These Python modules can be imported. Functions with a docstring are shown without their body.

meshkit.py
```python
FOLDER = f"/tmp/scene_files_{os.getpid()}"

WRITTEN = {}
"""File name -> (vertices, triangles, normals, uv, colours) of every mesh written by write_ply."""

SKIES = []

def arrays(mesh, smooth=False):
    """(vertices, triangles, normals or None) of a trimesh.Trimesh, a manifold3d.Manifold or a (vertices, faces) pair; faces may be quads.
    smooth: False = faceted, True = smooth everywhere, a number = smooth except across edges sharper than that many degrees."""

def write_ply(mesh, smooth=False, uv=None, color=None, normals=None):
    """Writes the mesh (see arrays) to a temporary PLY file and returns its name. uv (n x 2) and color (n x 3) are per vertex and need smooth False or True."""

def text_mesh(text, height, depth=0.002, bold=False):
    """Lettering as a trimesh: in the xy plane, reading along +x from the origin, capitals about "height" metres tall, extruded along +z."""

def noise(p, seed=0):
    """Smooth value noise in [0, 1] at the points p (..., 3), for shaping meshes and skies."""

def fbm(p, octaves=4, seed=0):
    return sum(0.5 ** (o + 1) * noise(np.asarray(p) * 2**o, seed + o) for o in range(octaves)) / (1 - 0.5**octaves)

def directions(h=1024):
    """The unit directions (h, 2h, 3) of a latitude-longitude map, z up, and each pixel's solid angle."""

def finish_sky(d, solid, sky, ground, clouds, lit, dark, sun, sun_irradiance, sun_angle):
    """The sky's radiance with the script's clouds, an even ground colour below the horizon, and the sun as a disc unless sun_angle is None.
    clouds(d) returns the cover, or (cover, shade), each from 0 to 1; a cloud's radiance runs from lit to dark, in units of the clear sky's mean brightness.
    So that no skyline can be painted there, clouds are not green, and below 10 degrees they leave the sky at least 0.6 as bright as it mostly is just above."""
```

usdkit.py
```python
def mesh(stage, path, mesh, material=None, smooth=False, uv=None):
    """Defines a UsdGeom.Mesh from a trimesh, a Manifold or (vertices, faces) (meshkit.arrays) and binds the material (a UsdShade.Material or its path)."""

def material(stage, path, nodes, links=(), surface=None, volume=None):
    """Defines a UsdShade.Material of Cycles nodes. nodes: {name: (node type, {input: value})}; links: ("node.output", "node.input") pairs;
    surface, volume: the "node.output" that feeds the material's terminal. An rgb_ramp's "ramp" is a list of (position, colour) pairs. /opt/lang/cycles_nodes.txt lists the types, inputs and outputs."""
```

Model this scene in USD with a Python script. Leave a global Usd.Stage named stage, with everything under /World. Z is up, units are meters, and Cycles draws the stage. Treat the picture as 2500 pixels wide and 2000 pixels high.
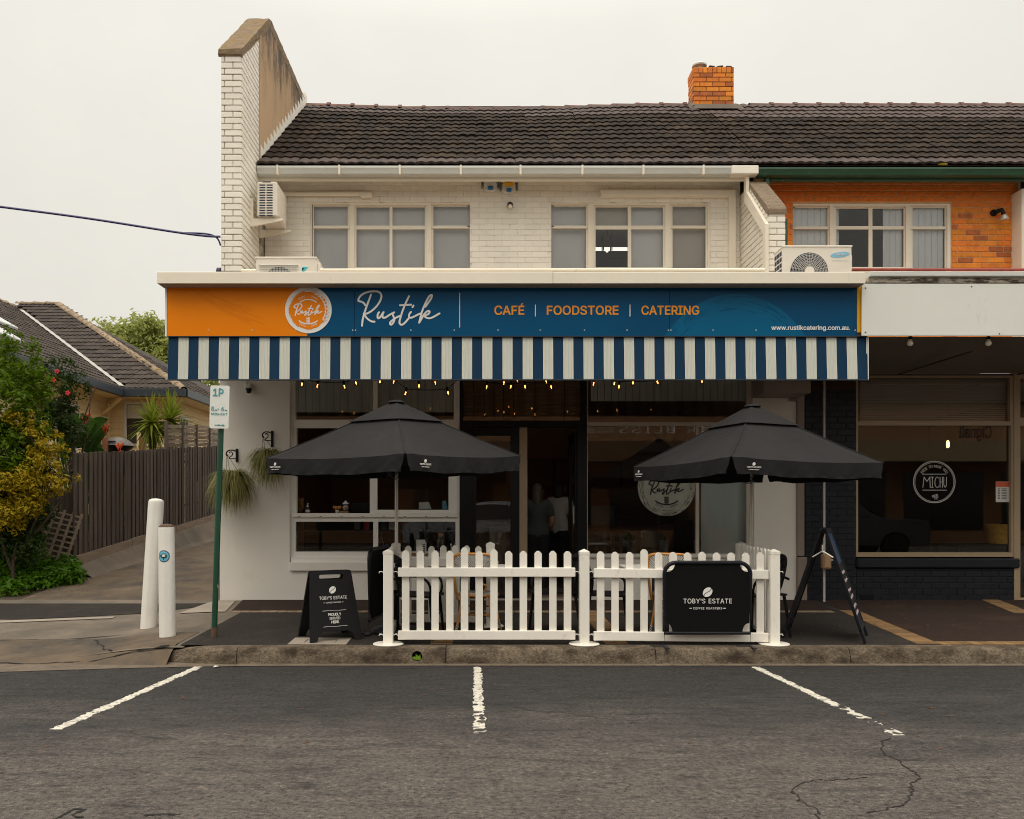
import math, random
import numpy as np, trimesh, manifold3d as m3, usdkit, meshkit
from shapely.geometry import Polygon, LineString, Point, box as sbox
from shapely.ops import unary_union
from shapely import affinity
from pxr import Usd, UsdGeom, UsdLux, UsdShade, Gf, Sdf

stage = Usd.Stage.CreateInMemory()
UsdGeom.SetStageUpAxis(stage, 'Z')
UsdGeom.Xform.Define(stage, '/World')
UsdGeom.Scope.Define(stage, '/World/Looks')

# ------------------------------------------------------------------ camera, sky, light
# level view camera with lens shift: F pixels of focal length for a picture 2500 wide
F, CX, CY, ZC = 2025.0, 1170.0, 1235.0, 1.553
cam = UsdGeom.Camera.Define(stage, '/World/camera')
cam.CreateHorizontalApertureAttr(36.0)
cam.CreateVerticalApertureAttr(28.8)
cam.CreateFocalLengthAttr(36.0 * F / 2500)
cam.CreateHorizontalApertureOffsetAttr((1250 - CX) / 2500 * 36.0)
cam.CreateVerticalApertureOffsetAttr((CY - 1000) / 2500 * 36.0)
cam.CreateClippingRangeAttr((0.05, 5000.0))
cam.CreateFStopAttr(0.0)
cam.CreateExposureAttr(0.0)
xf = UsdGeom.Xformable(cam)
xf.AddTranslateOp().Set((0, 0, ZC))
xf.AddRotateXOp().Set(90.0)

SUN_EL, SUN_AZ = math.radians(62), math.radians(200)
SKY_STRENGTH = 0.10
dome = UsdLux.DomeLight.Define(stage, '/World/sky')
M_SKY = usdkit.material(stage, '/World/Looks/sky', {
    'sky': ('sky_texture', {'sky_type': 'single_scattering', 'sun_disc': False, 'sun_elevation': SUN_EL, 'sun_rotation': SUN_AZ}),
    'tc': ('texture_coordinate', {}),
    'sep': ('separate_xyz', {}),
    'up': ('math', {'math_type': 'maximum', 'value2': 0.0}),
    'grad': ('rgb_ramp', {'ramp': [(0.0, (7.2, 6.75, 5.9)), (0.2, (8.3, 7.95, 7.1)), (0.5, (9.4, 9.1, 8.25)), (0.75, (16.8, 16.0, 14.5)), (1.0, (22.0, 20.9, 18.9))]}),
    'cn': ('noise_texture', {'scale': 2.6, 'detail': 5.0, 'roughness': 0.55}),
    'cr': ('rgb_ramp', {'ramp': [(0.3, (0.935, 0.935, 0.945)), (0.7, (1.035, 1.035, 1.03))]}),
    'cl': ('mix', {'mix_type': 'multiply', 'fac': 1.0}),
    'mx': ('mix', {'mix_type': 'mix', 'fac': 0.95}),
    'bg': ('background_shader', {'strength': SKY_STRENGTH})},
    [('tc.generated', 'sep.vector'), ('sep.z', 'up.value1'), ('up.value', 'grad.fac'), ('tc.generated', 'cn.vector'), ('cn.fac', 'cr.fac'),
     ('grad.color', 'cl.color1'), ('cr.color', 'cl.color2'), ('sky.color', 'mx.color1'), ('cl.color', 'mx.color2'), ('mx.color', 'bg.color')], surface='bg.background')
UsdShade.MaterialBindingAPI.Apply(dome.GetPrim()).Bind(M_SKY)
dome.GetPrim().SetCustomDataByKey('kind', 'structure')
sun = UsdLux.DistantLight.Define(stage, '/World/sun')
sun.CreateIntensityAttr(0.30)
sun.CreateAngleAttr(40.0)
sun.CreateNormalizeAttr(True)
sun.CreateColorAttr((1.0, 0.92, 0.79))
_d = np.array([math.sin(SUN_AZ) * math.cos(SUN_EL), math.cos(SUN_AZ) * math.cos(SUN_EL), math.sin(SUN_EL)])  # towards the sun
_m = Gf.Matrix4d().SetRotate(Gf.Rotation(Gf.Vec3d(0, 0, 1), Gf.Vec3d(*_d)))
UsdGeom.Xformable(sun).AddTransformOp().Set(_m)

# ------------------------------------------------------------------ helpers
def X(px, Y): return (px - CX) * Y / F
def Z(py, Y): return ZC - (py - CY) * Y / F
def W(px, py, Y): return np.array([X(px, Y), Y, Z(py, Y)])
_used = {}
def numbered(path):
    n = _used.get(path, 0); _used[path] = n + 1
    return path if n == 0 else '%s_%03d' % (path, n)
def data(prim, label=None, cat=None, group=None, kind=None):
    for k, v in (('label', label), ('category', cat), ('group', group), ('kind', kind)):
        if v: prim.SetCustomDataByKey(k, v)
    return prim
def obj(name, mesh, mat, parent=None, smooth=False, label=None, cat=None, group=None, kind=None):
    base = str(parent.GetPath()) if parent is not None else '/World'
    if isinstance(mesh, MB): mesh = mesh.get()
    p = usdkit.mesh(stage, numbered(base + '/' + name), mesh, mat, smooth=smooth).GetPrim()
    return data(p, label, cat, group, kind)
def thing(name, label=None, cat=None, group=None, loc=(0, 0, 0), rz=0.0, kind=None, parent=None):
    base = str(parent.GetPath()) if parent is not None else '/World'
    x = UsdGeom.Xform.Define(stage, numbered(base + '/' + name))
    x.AddTranslateOp().Set(tuple(map(float, loc)))
    x.AddRotateZOp().Set(float(rz))
    return data(x.GetPrim(), label, cat, group, kind)
def dup(src, loc, rz=0.0, label=None, group=None):
    was = src.GetCustomData()
    r = thing(src.GetName(), label or was.get('label'), was.get('category'), group or was.get('group'), loc, rz)
    r.GetReferences().AddInternalReference(src.GetPath()); r.SetInstanceable(True)
    return r
_cb = None
def cbox_arrays(x0, x1, y0, y1, z0, z1, c):
    global _cb
    if _cb is None:
        from scipy.spatial import ConvexHull
        s = []
        for sx in (-1, 1):
            for sy in (-1, 1):
                for sz in (-1, 1):
                    for k in range(3): s.append((sx, sy, sz, k))
        pts = np.array([[a[0] * (1 if a[3] == 0 else .8), a[1] * (1 if a[3] == 1 else .8), a[2] * (1 if a[3] == 2 else .8)] for a in s])
        h = ConvexHull(pts); f = h.simplices.copy()
        n = np.cross(pts[f[:, 1]] - pts[f[:, 0]], pts[f[:, 2]] - pts[f[:, 0]])
        flip = (n * pts[f].mean(1)).sum(1) < 0
        f[flip] = f[flip][:, ::-1]
        _cb = (np.array(s), f)
    s, f = _cb
    lo, hi = np.array([x0, y0, z0], float), np.array([x1, y1, z1], float)
    c = min(c, *(0.45 * (hi - lo)))
    v = np.where(s[:, :3] > 0, hi - c, lo + c)
    for k in range(3):
        m = s[:, 3] == k
        v[m, k] = np.where(s[m, k] > 0, hi[k], lo[k])
    return v, f
_BF = np.array([[0, 2, 1], [1, 2, 3], [4, 5, 6], [5, 7, 6], [0, 1, 4], [1, 5, 4], [2, 6, 3], [3, 6, 7], [0, 4, 2], [2, 4, 6], [1, 3, 5], [3, 7, 5]])
class MB:
    def __init__(s): s.v, s.f, s.n = [], [], 0
    def add(s, v, f):
        v = np.asarray(v, float); f = np.asarray(f, int)
        if len(f) and f.shape[1] == 4: f = np.vstack([f[:, [0, 1, 2]], f[:, [0, 2, 3]]])
        s.v.append(v); s.f.append(f + s.n); s.n += len(v); return s
    def tm(s, m): return s.add(m.vertices, m.faces)
    def man(s, m):
        q = m.to_mesh(); return s.add(q.vert_properties[:, :3], q.tri_verts)
    def box(s, x0, x1, y0, y1, z0, z1, c=0.0):
        x0, x1 = min(x0, x1), max(x0, x1); y0, y1 = min(y0, y1), max(y0, y1); z0, z1 = min(z0, z1), max(z0, z1)
        if c > 0: return s.add(*cbox_arrays(x0, x1, y0, y1, z0, z1, c))
        v = np.array([[x, y, z] for z in (z0, z1) for y in (y0, y1) for x in (x0, x1)], float)
        return s.add(v, _BF)
    def obox(s, c, half, R, ch=0.0):
        v, f = cbox_arrays(-half[0], half[0], -half[1], half[1], -half[2], half[2], ch or 1e-4)
        return s.add(v @ np.asarray(R).T + np.asarray(c), f)
    def tube(s, pts, r, sides=8, caps=True):
        p = np.asarray(pts, float); n = len(p)
        r = np.broadcast_to(np.asarray(r, float), (n,))
        t = np.gradient(p, axis=0); t /= np.linalg.norm(t, axis=1, keepdims=True) + 1e-12
        ref = np.array([0, 0, 1.0]) if abs(t[:, 2]).mean() < .8 else np.array([1.0, 0, 0])
        a = np.cross(t, ref); a /= np.linalg.norm(a, axis=1, keepdims=True) + 1e-12
        b = np.cross(t, a)
        g = np.arange(sides) * 2 * np.pi / sides
        v = p[:, None] + r[:, None, None] * (np.cos(g)[None, :, None] * a[:, None] + np.sin(g)[None, :, None] * b[:, None])
        v = v.reshape(-1, 3)
        i, j = np.meshgrid(np.arange(n - 1), np.arange(sides), indexing='ij')
        q = np.stack([i * sides + j, (i + 1) * sides + j, (i + 1) * sides + (j + 1) % sides, i * sides + (j + 1) % sides], -1).reshape(-1, 4)
        f = np.vstack([q[:, [0, 1, 2]], q[:, [0, 2, 3]]])
        if caps:
            c0, c1 = len(v), len(v) + 1
            v = np.vstack([v, p[0], p[-1]])
            k = np.arange(sides)
            f = np.vstack([f, np.stack([np.full(sides, c0), k, (k + 1) % sides], 1), np.stack([np.full(sides, c1), (n - 1) * sides + (k + 1) % sides, (n - 1) * sides + k], 1)])
        return s.add(v, f)
    def lathe(s, prof, c=(0, 0, 0), sides=20):
        prof = np.asarray(prof, float)
        g = np.arange(sides) * 2 * np.pi / sides
        v = np.stack([prof[:, None, 0] * np.cos(g), prof[:, None, 0] * np.sin(g), np.broadcast_to(prof[:, None, 1], (len(prof), sides))], -1).reshape(-1, 3) + np.asarray(c)
        i, j = np.meshgrid(np.arange(len(prof) - 1), np.arange(sides), indexing='ij')
        q = np.stack([i * sides + j, i * sides + (j + 1) % sides, (i + 1) * sides + (j + 1) % sides, (i + 1) * sides + j], -1).reshape(-1, 4)
        return s.add(v, q)
    def grid(s, P):
        P = np.asarray(P, float); a, b = P.shape[:2]
        i, j = np.meshgrid(np.arange(a - 1), np.arange(b - 1), indexing='ij')
        q = np.stack([i * b + j, i * b + j + 1, (i + 1) * b + j + 1, (i + 1) * b + j], -1).reshape(-1, 4)
        return s.add(P.reshape(-1, 3), q)
    def poly(s, shape, y0, y1):
        """a shapely shape in (X, Z) made solid from depth y0 (front) to y1"""
        for g in getattr(shape, 'geoms', [shape]):
            if g.geom_type != 'Polygon' or g.area < 1e-9: continue
            m = trimesh.creation.extrude_polygon(g, y1 - y0, engine='earcut')
            v = m.vertices
            s.add(np.stack([v[:, 0], y1 - v[:, 2], v[:, 1]], 1), m.faces)
        return s
    def polyx(s, shape, x0, x1):
        """a shapely shape in (Y, Z) made solid from x0 to x1"""
        for g in getattr(shape, 'geoms', [shape]):
            if g.geom_type != 'Polygon' or g.area < 1e-9: continue
            m = trimesh.creation.extrude_polygon(g, x1 - x0, engine='earcut'); v = m.vertices
            s.add(np.stack([x0 + v[:, 2], v[:, 0], v[:, 1]], 1), m.faces)
        return s
    def polyz(s, shape, z0, z1, zf=None):
        for g in getattr(shape, 'geoms', [shape]):
            if g.geom_type != 'Polygon' or g.area < 1e-9: continue
            m = trimesh.creation.extrude_polygon(g, z1 - z0, engine='earcut'); v = np.array(m.vertices)
            v[:, 2] += z0
            if zf is not None: v[:, 2] += zf(v[:, 0], v[:, 1])
            s.add(v, m.faces)
        return s
    def xform(s, R=None, t=(0, 0, 0)):
        v = np.vstack(s.v)
        if R is not None: v = v @ np.asarray(R).T
        s.v = [v + np.asarray(t)]; s.f = [np.vstack(s.f)]
        return s
    def get(s): return np.vstack(s.v), np.vstack(s.f)
def rotz(d):
    c, n = math.cos(math.radians(d)), math.sin(math.radians(d)); return np.array([[c, -n, 0], [n, c, 0], [0, 0, 1]])
def rotx(d):
    c, n = math.cos(math.radians(d)), math.sin(math.radians(d)); return np.array([[1, 0, 0], [0, c, -n], [0, n, c]])
def roty(d):
    c, n = math.cos(math.radians(d)), math.sin(math.radians(d)); return np.array([[c, 0, n], [0, 1, 0], [-n, 0, c]])
def smoothline(pts, n=8):
    from scipy.interpolate import CubicSpline
    p = np.asarray(pts, float)
    if len(p) < 3: return p
    d = np.r_[0, np.cumsum(np.sqrt(np.linalg.norm(np.diff(p, axis=0), axis=1)))]
    return CubicSpline(d, p)(np.linspace(0, d[-1], n * (len(p) - 1) + 1))
def pieces(name, meshes, mats, parent, limit=300, smooth=False):
    """each mesh a part of its own up to the limit, the rest joined into one part; mats: one material or one per mesh"""
    one = not isinstance(mats, (list, tuple))
    for m, mt in zip(meshes[:limit], [mats] * len(meshes) if one else mats): obj(name, m, mt, parent, smooth)
    rest = {}
    for k in range(limit, len(meshes)): rest.setdefault(str((mats if one else mats[k]).GetPath()), MB()).add(*(meshes[k].get() if isinstance(meshes[k], MB) else meshes[k]))
    if rest:
        mb = MB(); 
        for r in rest.values(): mb.add(*r.get())
        obj(name, mb, mats if one else mats[0], parent, smooth, kind='stuff')

# ------------------------------------------------------------------ materials
def mat(name, col, rough=0.6, var=0.10, scale=3.0, detail=5.0, stretch=(1, 1, 1), rnd=0.0, isl=0.0, bump=0.0, bscale=60.0, bdist=0.01,
        dirt=None, dscale=4.0, dlo=0.55, dhi=0.75, dstretch=(1, 1, 1), spec=0.5, metal=0.0, emit=0.0, transl=0.0, hue=0.0, sheen=0.0, objspace=False, damt=1.0):
    c = np.array(col, float)
    n = {'g': ('geometry', {}), 'mp': ('mapping', {'scale': stretch}), 'no': ('noise_texture', {'scale': scale, 'detail': detail, 'roughness': 0.6}),
         'ra': ('rgb_ramp', {'ramp': [(0.25, tuple(np.clip(c * (1 - var), 0, 1))), (0.75, tuple(np.clip(c * (1 + var), 0, 1)))]}),
         'p': ('principled_bsdf', {'roughness': rough, 'specular_ior_level': spec, 'metallic': metal, 'sheen_weight': sheen})}
    src = 'g.position'
    if objspace: n['tc'] = ('texture_coordinate', {}); src = 'tc.object'
    l = [(src, 'mp.vector'), ('mp.vector', 'no.vector'), ('no.fac', 'ra.fac')]
    cur = 'ra.color'
    if dirt is not None:
        n['dm'] = ('mapping', {'scale': dstretch}); n['dn'] = ('noise_texture', {'scale': dscale, 'detail': 6.0, 'roughness': 0.65})
        n['dr'] = ('rgb_ramp', {'ramp': [(dlo, (0, 0, 0)), (dhi, (damt, damt, damt))]}); n['dx'] = ('mix', {'mix_type': 'mix', 'color2': dirt})
        l += [(src, 'dm.vector'), ('dm.vector', 'dn.vector'), ('dn.fac', 'dr.fac'), ('dr.color', 'dx.fac'), (cur, 'dx.color1')]
        cur = 'dx.color'
    if rnd or isl or hue:
        n['oi'] = ('object_info', {}); s = 'oi.random' if rnd else 'g.random_per_island'
        a = rnd or isl
        n['mr'] = ('map_range', {'to_min': 1 - a, 'to_max': 1 + a}); n['hs'] = ('hsv', {})
        n['mh'] = ('map_range', {'to_min': 0.5 - hue, 'to_max': 0.5 + hue}); n['wn'] = ('white_noise_texture', {'dimensions': '1D'})
        l += [(s, 'mr.value'), ('mr.result', 'hs.value'), (cur, 'hs.color'), (s, 'wn.w'), ('wn.value', 'mh.value'), ('mh.result', 'hs.hue')]
        cur = 'hs.color'
    l.append((cur, 'p.base_color'))
    if bump:
        n['bn'] = ('noise_texture', {'scale': bscale, 'detail': 4.0}); n['b'] = ('bump', {'strength': bump, 'distance': bdist})
        l += [('mp.vector', 'bn.vector'), ('bn.fac', 'b.height'), ('b.normal', 'p.normal')]
    if emit:
        n['p'][1].update(emission_strength=emit, emission_color=tuple(c))
    surf = 'p.BSDF'
    if transl:
        n['t'] = ('translucent_bsdf', {}); n['m'] = ('mix_closure', {'fac': transl})
        l += [(cur, 't.color'), ('p.BSDF', 'm.closure1'), ('t.BSDF', 'm.closure2')]; surf = 'm.closure'
    return usdkit.material(stage, '/World/Looks/' + name, n, l, surface=surf)
def glassmat(name, ior=1.5, tint=(0.93, 0.94, 0.93), rough=0.0):
    return usdkit.material(stage, '/World/Looks/' + name, {'t': ('transparent_bsdf', {'color': tint}), 'g': ('glossy_bsdf', {'color': (0.95, 0.95, 0.95), 'roughness': rough}),
        'f': ('fresnel', {'IOR': ior}), 'm': ('mix_closure', {})}, [('f.fac', 'm.fac'), ('t.BSDF', 'm.closure1'), ('g.BSDF', 'm.closure2')], surface='m.closure')
def emat(name, col, strength):
    return usdkit.material(stage, '/World/Looks/' + name, {'e': ('emission', {'color': col, 'strength': strength})}, [], surface='e.emission')

WHITE_BRICK = mat('white_painted_brick', (0.83, 0.785, 0.69), 0.55, 0.05, 2.0, rnd=0.04, bump=0.25, bscale=40, dirt=(0.42, 0.36, 0.28), dscale=9, dlo=0.66, dhi=0.80)
WHITE_JOINT = mat('painted_joint', (0.46, 0.42, 0.35), 0.8, 0.35, 5.0, dirt=(0.10, 0.08, 0.065), dscale=3.5, dlo=0.46, dhi=0.62, bump=0.4)
WALL_JOINT = mat('cream_joint', (0.76, 0.715, 0.62), 0.8, 0.2, 5.0, dirt=(0.22, 0.17, 0.12), dscale=3.0, dlo=0.55, dhi=0.7)
CREAM = mat('cream_paint', (0.80, 0.735, 0.61), 0.5, 0.05, 1.5, dirt=(0.45, 0.37, 0.27), dscale=6, dlo=0.66, dhi=0.85, dstretch=(1, 1, 0.25))
RENDER_WHITE = mat('white_render', (0.76, 0.72, 0.65), 0.7, 0.035, 1.2, bump=0.2, bscale=150, dirt=(0.50, 0.43, 0.34), dscale=1.6, dlo=0.60, dhi=0.9, damt=0.5)
RENDER_DIRTY = mat('white_render_base', (0.74, 0.69, 0.61), 0.75, 0.06, 2.2, bump=0.25, bscale=150, dirt=(0.30, 0.24, 0.18), dscale=7, dlo=0.58, dhi=0.75)
ALU_WHITE = mat('white_aluminium', (0.80, 0.77, 0.71), 0.35, 0.02)
CAP = mat('parapet_capping', (0.30, 0.21, 0.125), 0.9, 0.4, 9, stretch=(1, 1, 3), bump=0.9, bscale=70, bdist=0.03, dirt=(0.36, 0.22, 0.03), dscale=4.5, dlo=0.55, dhi=0.68)
CAP_GREY = mat('party_wall_capping', (0.30, 0.22, 0.15), 0.9, 0.35, 10, stretch=(1, 1, 4), bump=0.9, bscale=70, bdist=0.03)
TAN_RENDER = usdkit.material(stage, '/World/Looks/tan_render', {
    'g': ('geometry', {}), 'sp': ('separate_xyz', {}), 'mp': ('mapping', {'scale': (2.0, 2.0, 0.7)}), 'n': ('noise_texture', {'scale': 1.9, 'detail': 8.0, 'roughness': 0.7}),
    'hh': ('map_range', {'from_min': 7.6, 'from_max': 9.35, 'to_min': -0.25, 'to_max': 0.20}), 'ad': ('math', {'math_type': 'add'}),
    'r': ('rgb_ramp', {'ramp': [(0.30, (0.52, 0.34, 0.19)), (0.50, (0.43, 0.28, 0.155)), (0.66, (0.13, 0.085, 0.05)), (0.8, (0.06, 0.042, 0.03))]}),
    'n2': ('noise_texture', {'scale': 60, 'detail': 3}), 'b': ('bump', {'strength': 0.4, 'distance': 0.01}), 'p': ('principled_bsdf', {'roughness': 0.9})},
    [('g.position', 'sp.vector'), ('sp.z', 'hh.value'), ('g.position', 'mp.vector'), ('mp.vector', 'n.vector'), ('n.fac', 'ad.value1'), ('hh.result', 'ad.value2'), ('ad.value', 'r.fac'),
     ('g.position', 'n2.vector'), ('n2.fac', 'b.height'), ('b.normal', 'p.normal'), ('r.color', 'p.base_color')], surface='p.BSDF')
TILE = mat('dark_roof_tile', (0.024, 0.017, 0.012), 0.85, 0.5, 6.0, rnd=0.35, bump=0.5, bscale=80, dirt=(0.105, 0.066, 0.037), dscale=3.5, dlo=0.5, dhi=0.78, damt=0.7, spec=.15)
TILE_B = mat('brown_roof_tile', (0.040, 0.028, 0.020), 0.85, 0.5, 7.0, rnd=0.4, bump=0.5, bscale=80, dirt=(0.24, 0.20, 0.15), dscale=5, dlo=0.64, dhi=0.74, damt=0.7)
TILE_EDGE = mat('front_row_tile', (0.055, 0.036, 0.03), 0.8, 0.4, 6.0, rnd=0.3, bump=0.4)
RIDGE = mat('ridge_tile_brown', (0.13, 0.062, 0.042), 0.8, 0.4, 5.0, rnd=0.3, bump=0.4, dirt=(0.09, 0.07, 0.06), dscale=6, dlo=0.5, dhi=0.7)
RIDGE_TAN = mat('ridge_tile_tan', (0.26, 0.19, 0.12), 0.85, 0.35, 6.0, rnd=0.25, bump=0.5, dirt=(0.30, 0.19, 0.03), dscale=3, dlo=0.6, dhi=0.75)
ORANGE_BRICK = mat('orange_brick', (0.72, 0.215, 0.018), 0.75, 0.22, 11.0, rnd=0.16, hue=0.008, bump=0.3, bscale=60, dirt=(0.68, 0.36, 0.13), dscale=16, dlo=0.60, dhi=0.75, damt=0.8, dstretch=(2.2, 1, 1))
RED_BRICK = mat('dark_orange_brick', (0.42, 0.115, 0.030), 0.8, 0.3, 10.0, rnd=0.2, bump=0.3)
MORTAR = mat('sandy_mortar', (0.56, 0.36, 0.17), 0.9, 0.2, 8.0, bump=0.5)
MORTAR_DARK = mat('dark_mortar', (0.16, 0.095, 0.045), 0.9, 0.3, 8.0, bump=0.5)
BLACK_BRICK = mat('charcoal_painted_brick', (0.011, 0.013, 0.018), 0.5, 0.15, 4, rnd=0.12, bump=0.3, bscale=50, spec=.3)
BLACK_JOINT = mat('charcoal_joint', (0.012, 0.013, 0.017), 0.6, 0.2, 5)
ZINC = mat('grey_gutter_paint', (0.60, 0.61, 0.57), 0.4, 0.06, 2, dirt=(0.55, 0.5, 0.42), dscale=4, dlo=0.6, dhi=0.8)
GREEN = mat('dark_green_paint', (0.018, 0.062, 0.032), 0.4, 0.25, 3, stretch=(1, 1, 4), dirt=(0.07, 0.13, 0.08), dscale=7, dlo=0.62, dhi=0.75)
POLE_GREEN = mat('green_pole_paint', (0.010, 0.052, 0.028), 0.4, 0.15, 5, dirt=(0.50, 0.52, 0.45), dscale=16, dlo=0.68, dhi=0.71, dstretch=(1, 1, .5))
SIGN_ORANGE = mat('sign_orange', (0.82, 0.225, 0.0015), 0.38, 0.02, 1.0, spec=.15)
SIGN_ORANGE_B = mat('sign_orange_brushed', (0.74, 0.20, 0.002), 0.38, 0.05, 4.0, spec=.15)
SIGN_BLUE = mat('sign_blue', (0.0008, 0.068, 0.165), 0.3, 0.18, 0.6, spec=.14)
SIGN_BLUE_B = mat('sign_blue_brushed', (0.001, 0.108, 0.23), 0.3, 0.05, 2.0, spec=.14)
SIGN_WHITE = mat('sign_white', (0.80, 0.79, 0.75), 0.4, 0.03, 3)
TEXT_WHITE = mat('lettering_white', (0.78, 0.77, 0.73), 0.5, 0.0)
TEXT_ORANGE = mat('lettering_orange', (0.88, 0.31, 0.003), 0.6, 0.0)
TEXT_BLACK = mat('lettering_black', (0.012, 0.012, 0.012), 0.5, 0.0)
TEXT_TEAL = mat('lettering_teal', (0.05, 0.33, 0.35), 0.5, 0.0)
YELLOW = mat('yellow_paint', (0.78, 0.40, 0.01), 0.5, 0.08, 4)
AWN_BLUE = mat('awning_blue', (0.005, 0.034, 0.078), 0.5, 0.12, 2.5, stretch=(6, 1, 0.4), spec=.15)
AWN_WHITE = mat('awning_white', (0.55, 0.60, 0.55), 0.45, 0.06, 3.0, stretch=(3, 1, 0.5), dirt=(0.52, 0.50, 0.44), dscale=3)
AWN_RIB = mat('awning_white_rib', (0.80, 0.76, 0.66), 0.45, 0.05, 3.0)
FENCE_WHITE = mat('white_plastic_fence', (0.85, 0.81, 0.73), 0.45, 0.05, 2.0, rnd=0.03, dirt=(0.45, 0.38, 0.28), dscale=7, dlo=0.58, dhi=0.80, damt=0.5, dstretch=(1, 1, .6))
BOLLARD = mat('white_bollard_paint', (0.80, 0.77, 0.71), 0.5, 0.06, 5, dirt=(0.36, 0.30, 0.23), dscale=13, dlo=0.67, dhi=0.76, bump=0.2)
BLACK_PLASTIC = mat('black_plastic', (0.006, 0.006, 0.007), 0.45, 0.1, 8, spec=.2)
BLACK_METAL = mat('black_metal', (0.006, 0.0065, 0.010), 0.4, 0.1, 8, spec=.25)
BLACK_CLOTH = mat('black_banner_cloth', (0.0055, 0.0055, 0.006), 0.8, 0.1, 8, spec=.12)
UMB = mat('black_umbrella_canvas', (0.0185, 0.0175, 0.0175), 0.85, 0.2, 2.5, bump=0.25, bscale=7, bdist=0.04, sheen=0.03, spec=.2)
UMB_LOW = mat('black_umbrella_valance', (0.0115, 0.011, 0.012), 0.85, 0.12, 3.0, bump=0.2, bscale=10, bdist=0.03, sheen=0.02, spec=.2)
STEEL = mat('brushed_steel', (0.60, 0.575, 0.53), 0.4, 0.1, 4, metal=0.5)
CONCRETE = mat('worn_concrete', (0.16, 0.128, 0.097), 0.9, 0.30, 2.2, bump=0.5, bscale=90, dirt=(0.10, 0.085, 0.068), dscale=1.3, dlo=0.46, dhi=0.70)
CONC_APRON = mat('stained_concrete_apron', (0.118, 0.084, 0.054), 0.9, 0.35, 2.5, bump=0.6, bscale=80, dirt=(0.055, 0.046, 0.038), dscale=1.6, dlo=0.46, dhi=0.66)
CONC_PALE = mat('pale_concrete', (0.33, 0.28, 0.225), 0.9, 0.2, 3, bump=0.4, bscale=90)
KERB = mat('kerb_concrete', (0.185, 0.145, 0.102), 0.9, 0.55, 38, detail=3, bump=0.9, bscale=90, bdist=0.02, dirt=(0.05, 0.036, 0.025), dscale=6, dlo=0.40, dhi=0.66, dstretch=(0.7, 1, 1), spec=.2)
GUTTER = mat('gutter_concrete', (0.15, 0.115, 0.082), 0.9, 0.3, 6, bump=0.7, bscale=120, dirt=(0.09, 0.075, 0.06), dscale=5)
PATH_DARK = mat('dark_path_asphalt', (0.033, 0.028, 0.0245), 0.9, 0.45, 40, bump=0.8, bscale=220, bdist=0.008, dirt=(0.055, 0.047, 0.039), dscale=2.4, dlo=0.5, dhi=0.8, spec=.2)
PATH_RED = mat('reddish_path_asphalt', (0.034, 0.0205, 0.0155), 0.9, 0.45, 40, bump=0.8, bscale=200, bdist=0.008, dirt=(0.060, 0.036, 0.025), dscale=2.2, dlo=0.5, dhi=0.8, spec=.2)
PAVER = mat('tan_paver', (0.20, 0.115, 0.045), 0.85, 0.25, 9, rnd=0.25, bump=0.5)
PAVER_PALE = mat('pale_paver', (0.24, 0.175, 0.11), 0.85, 0.2, 9, rnd=0.15, bump=0.5)
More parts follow.
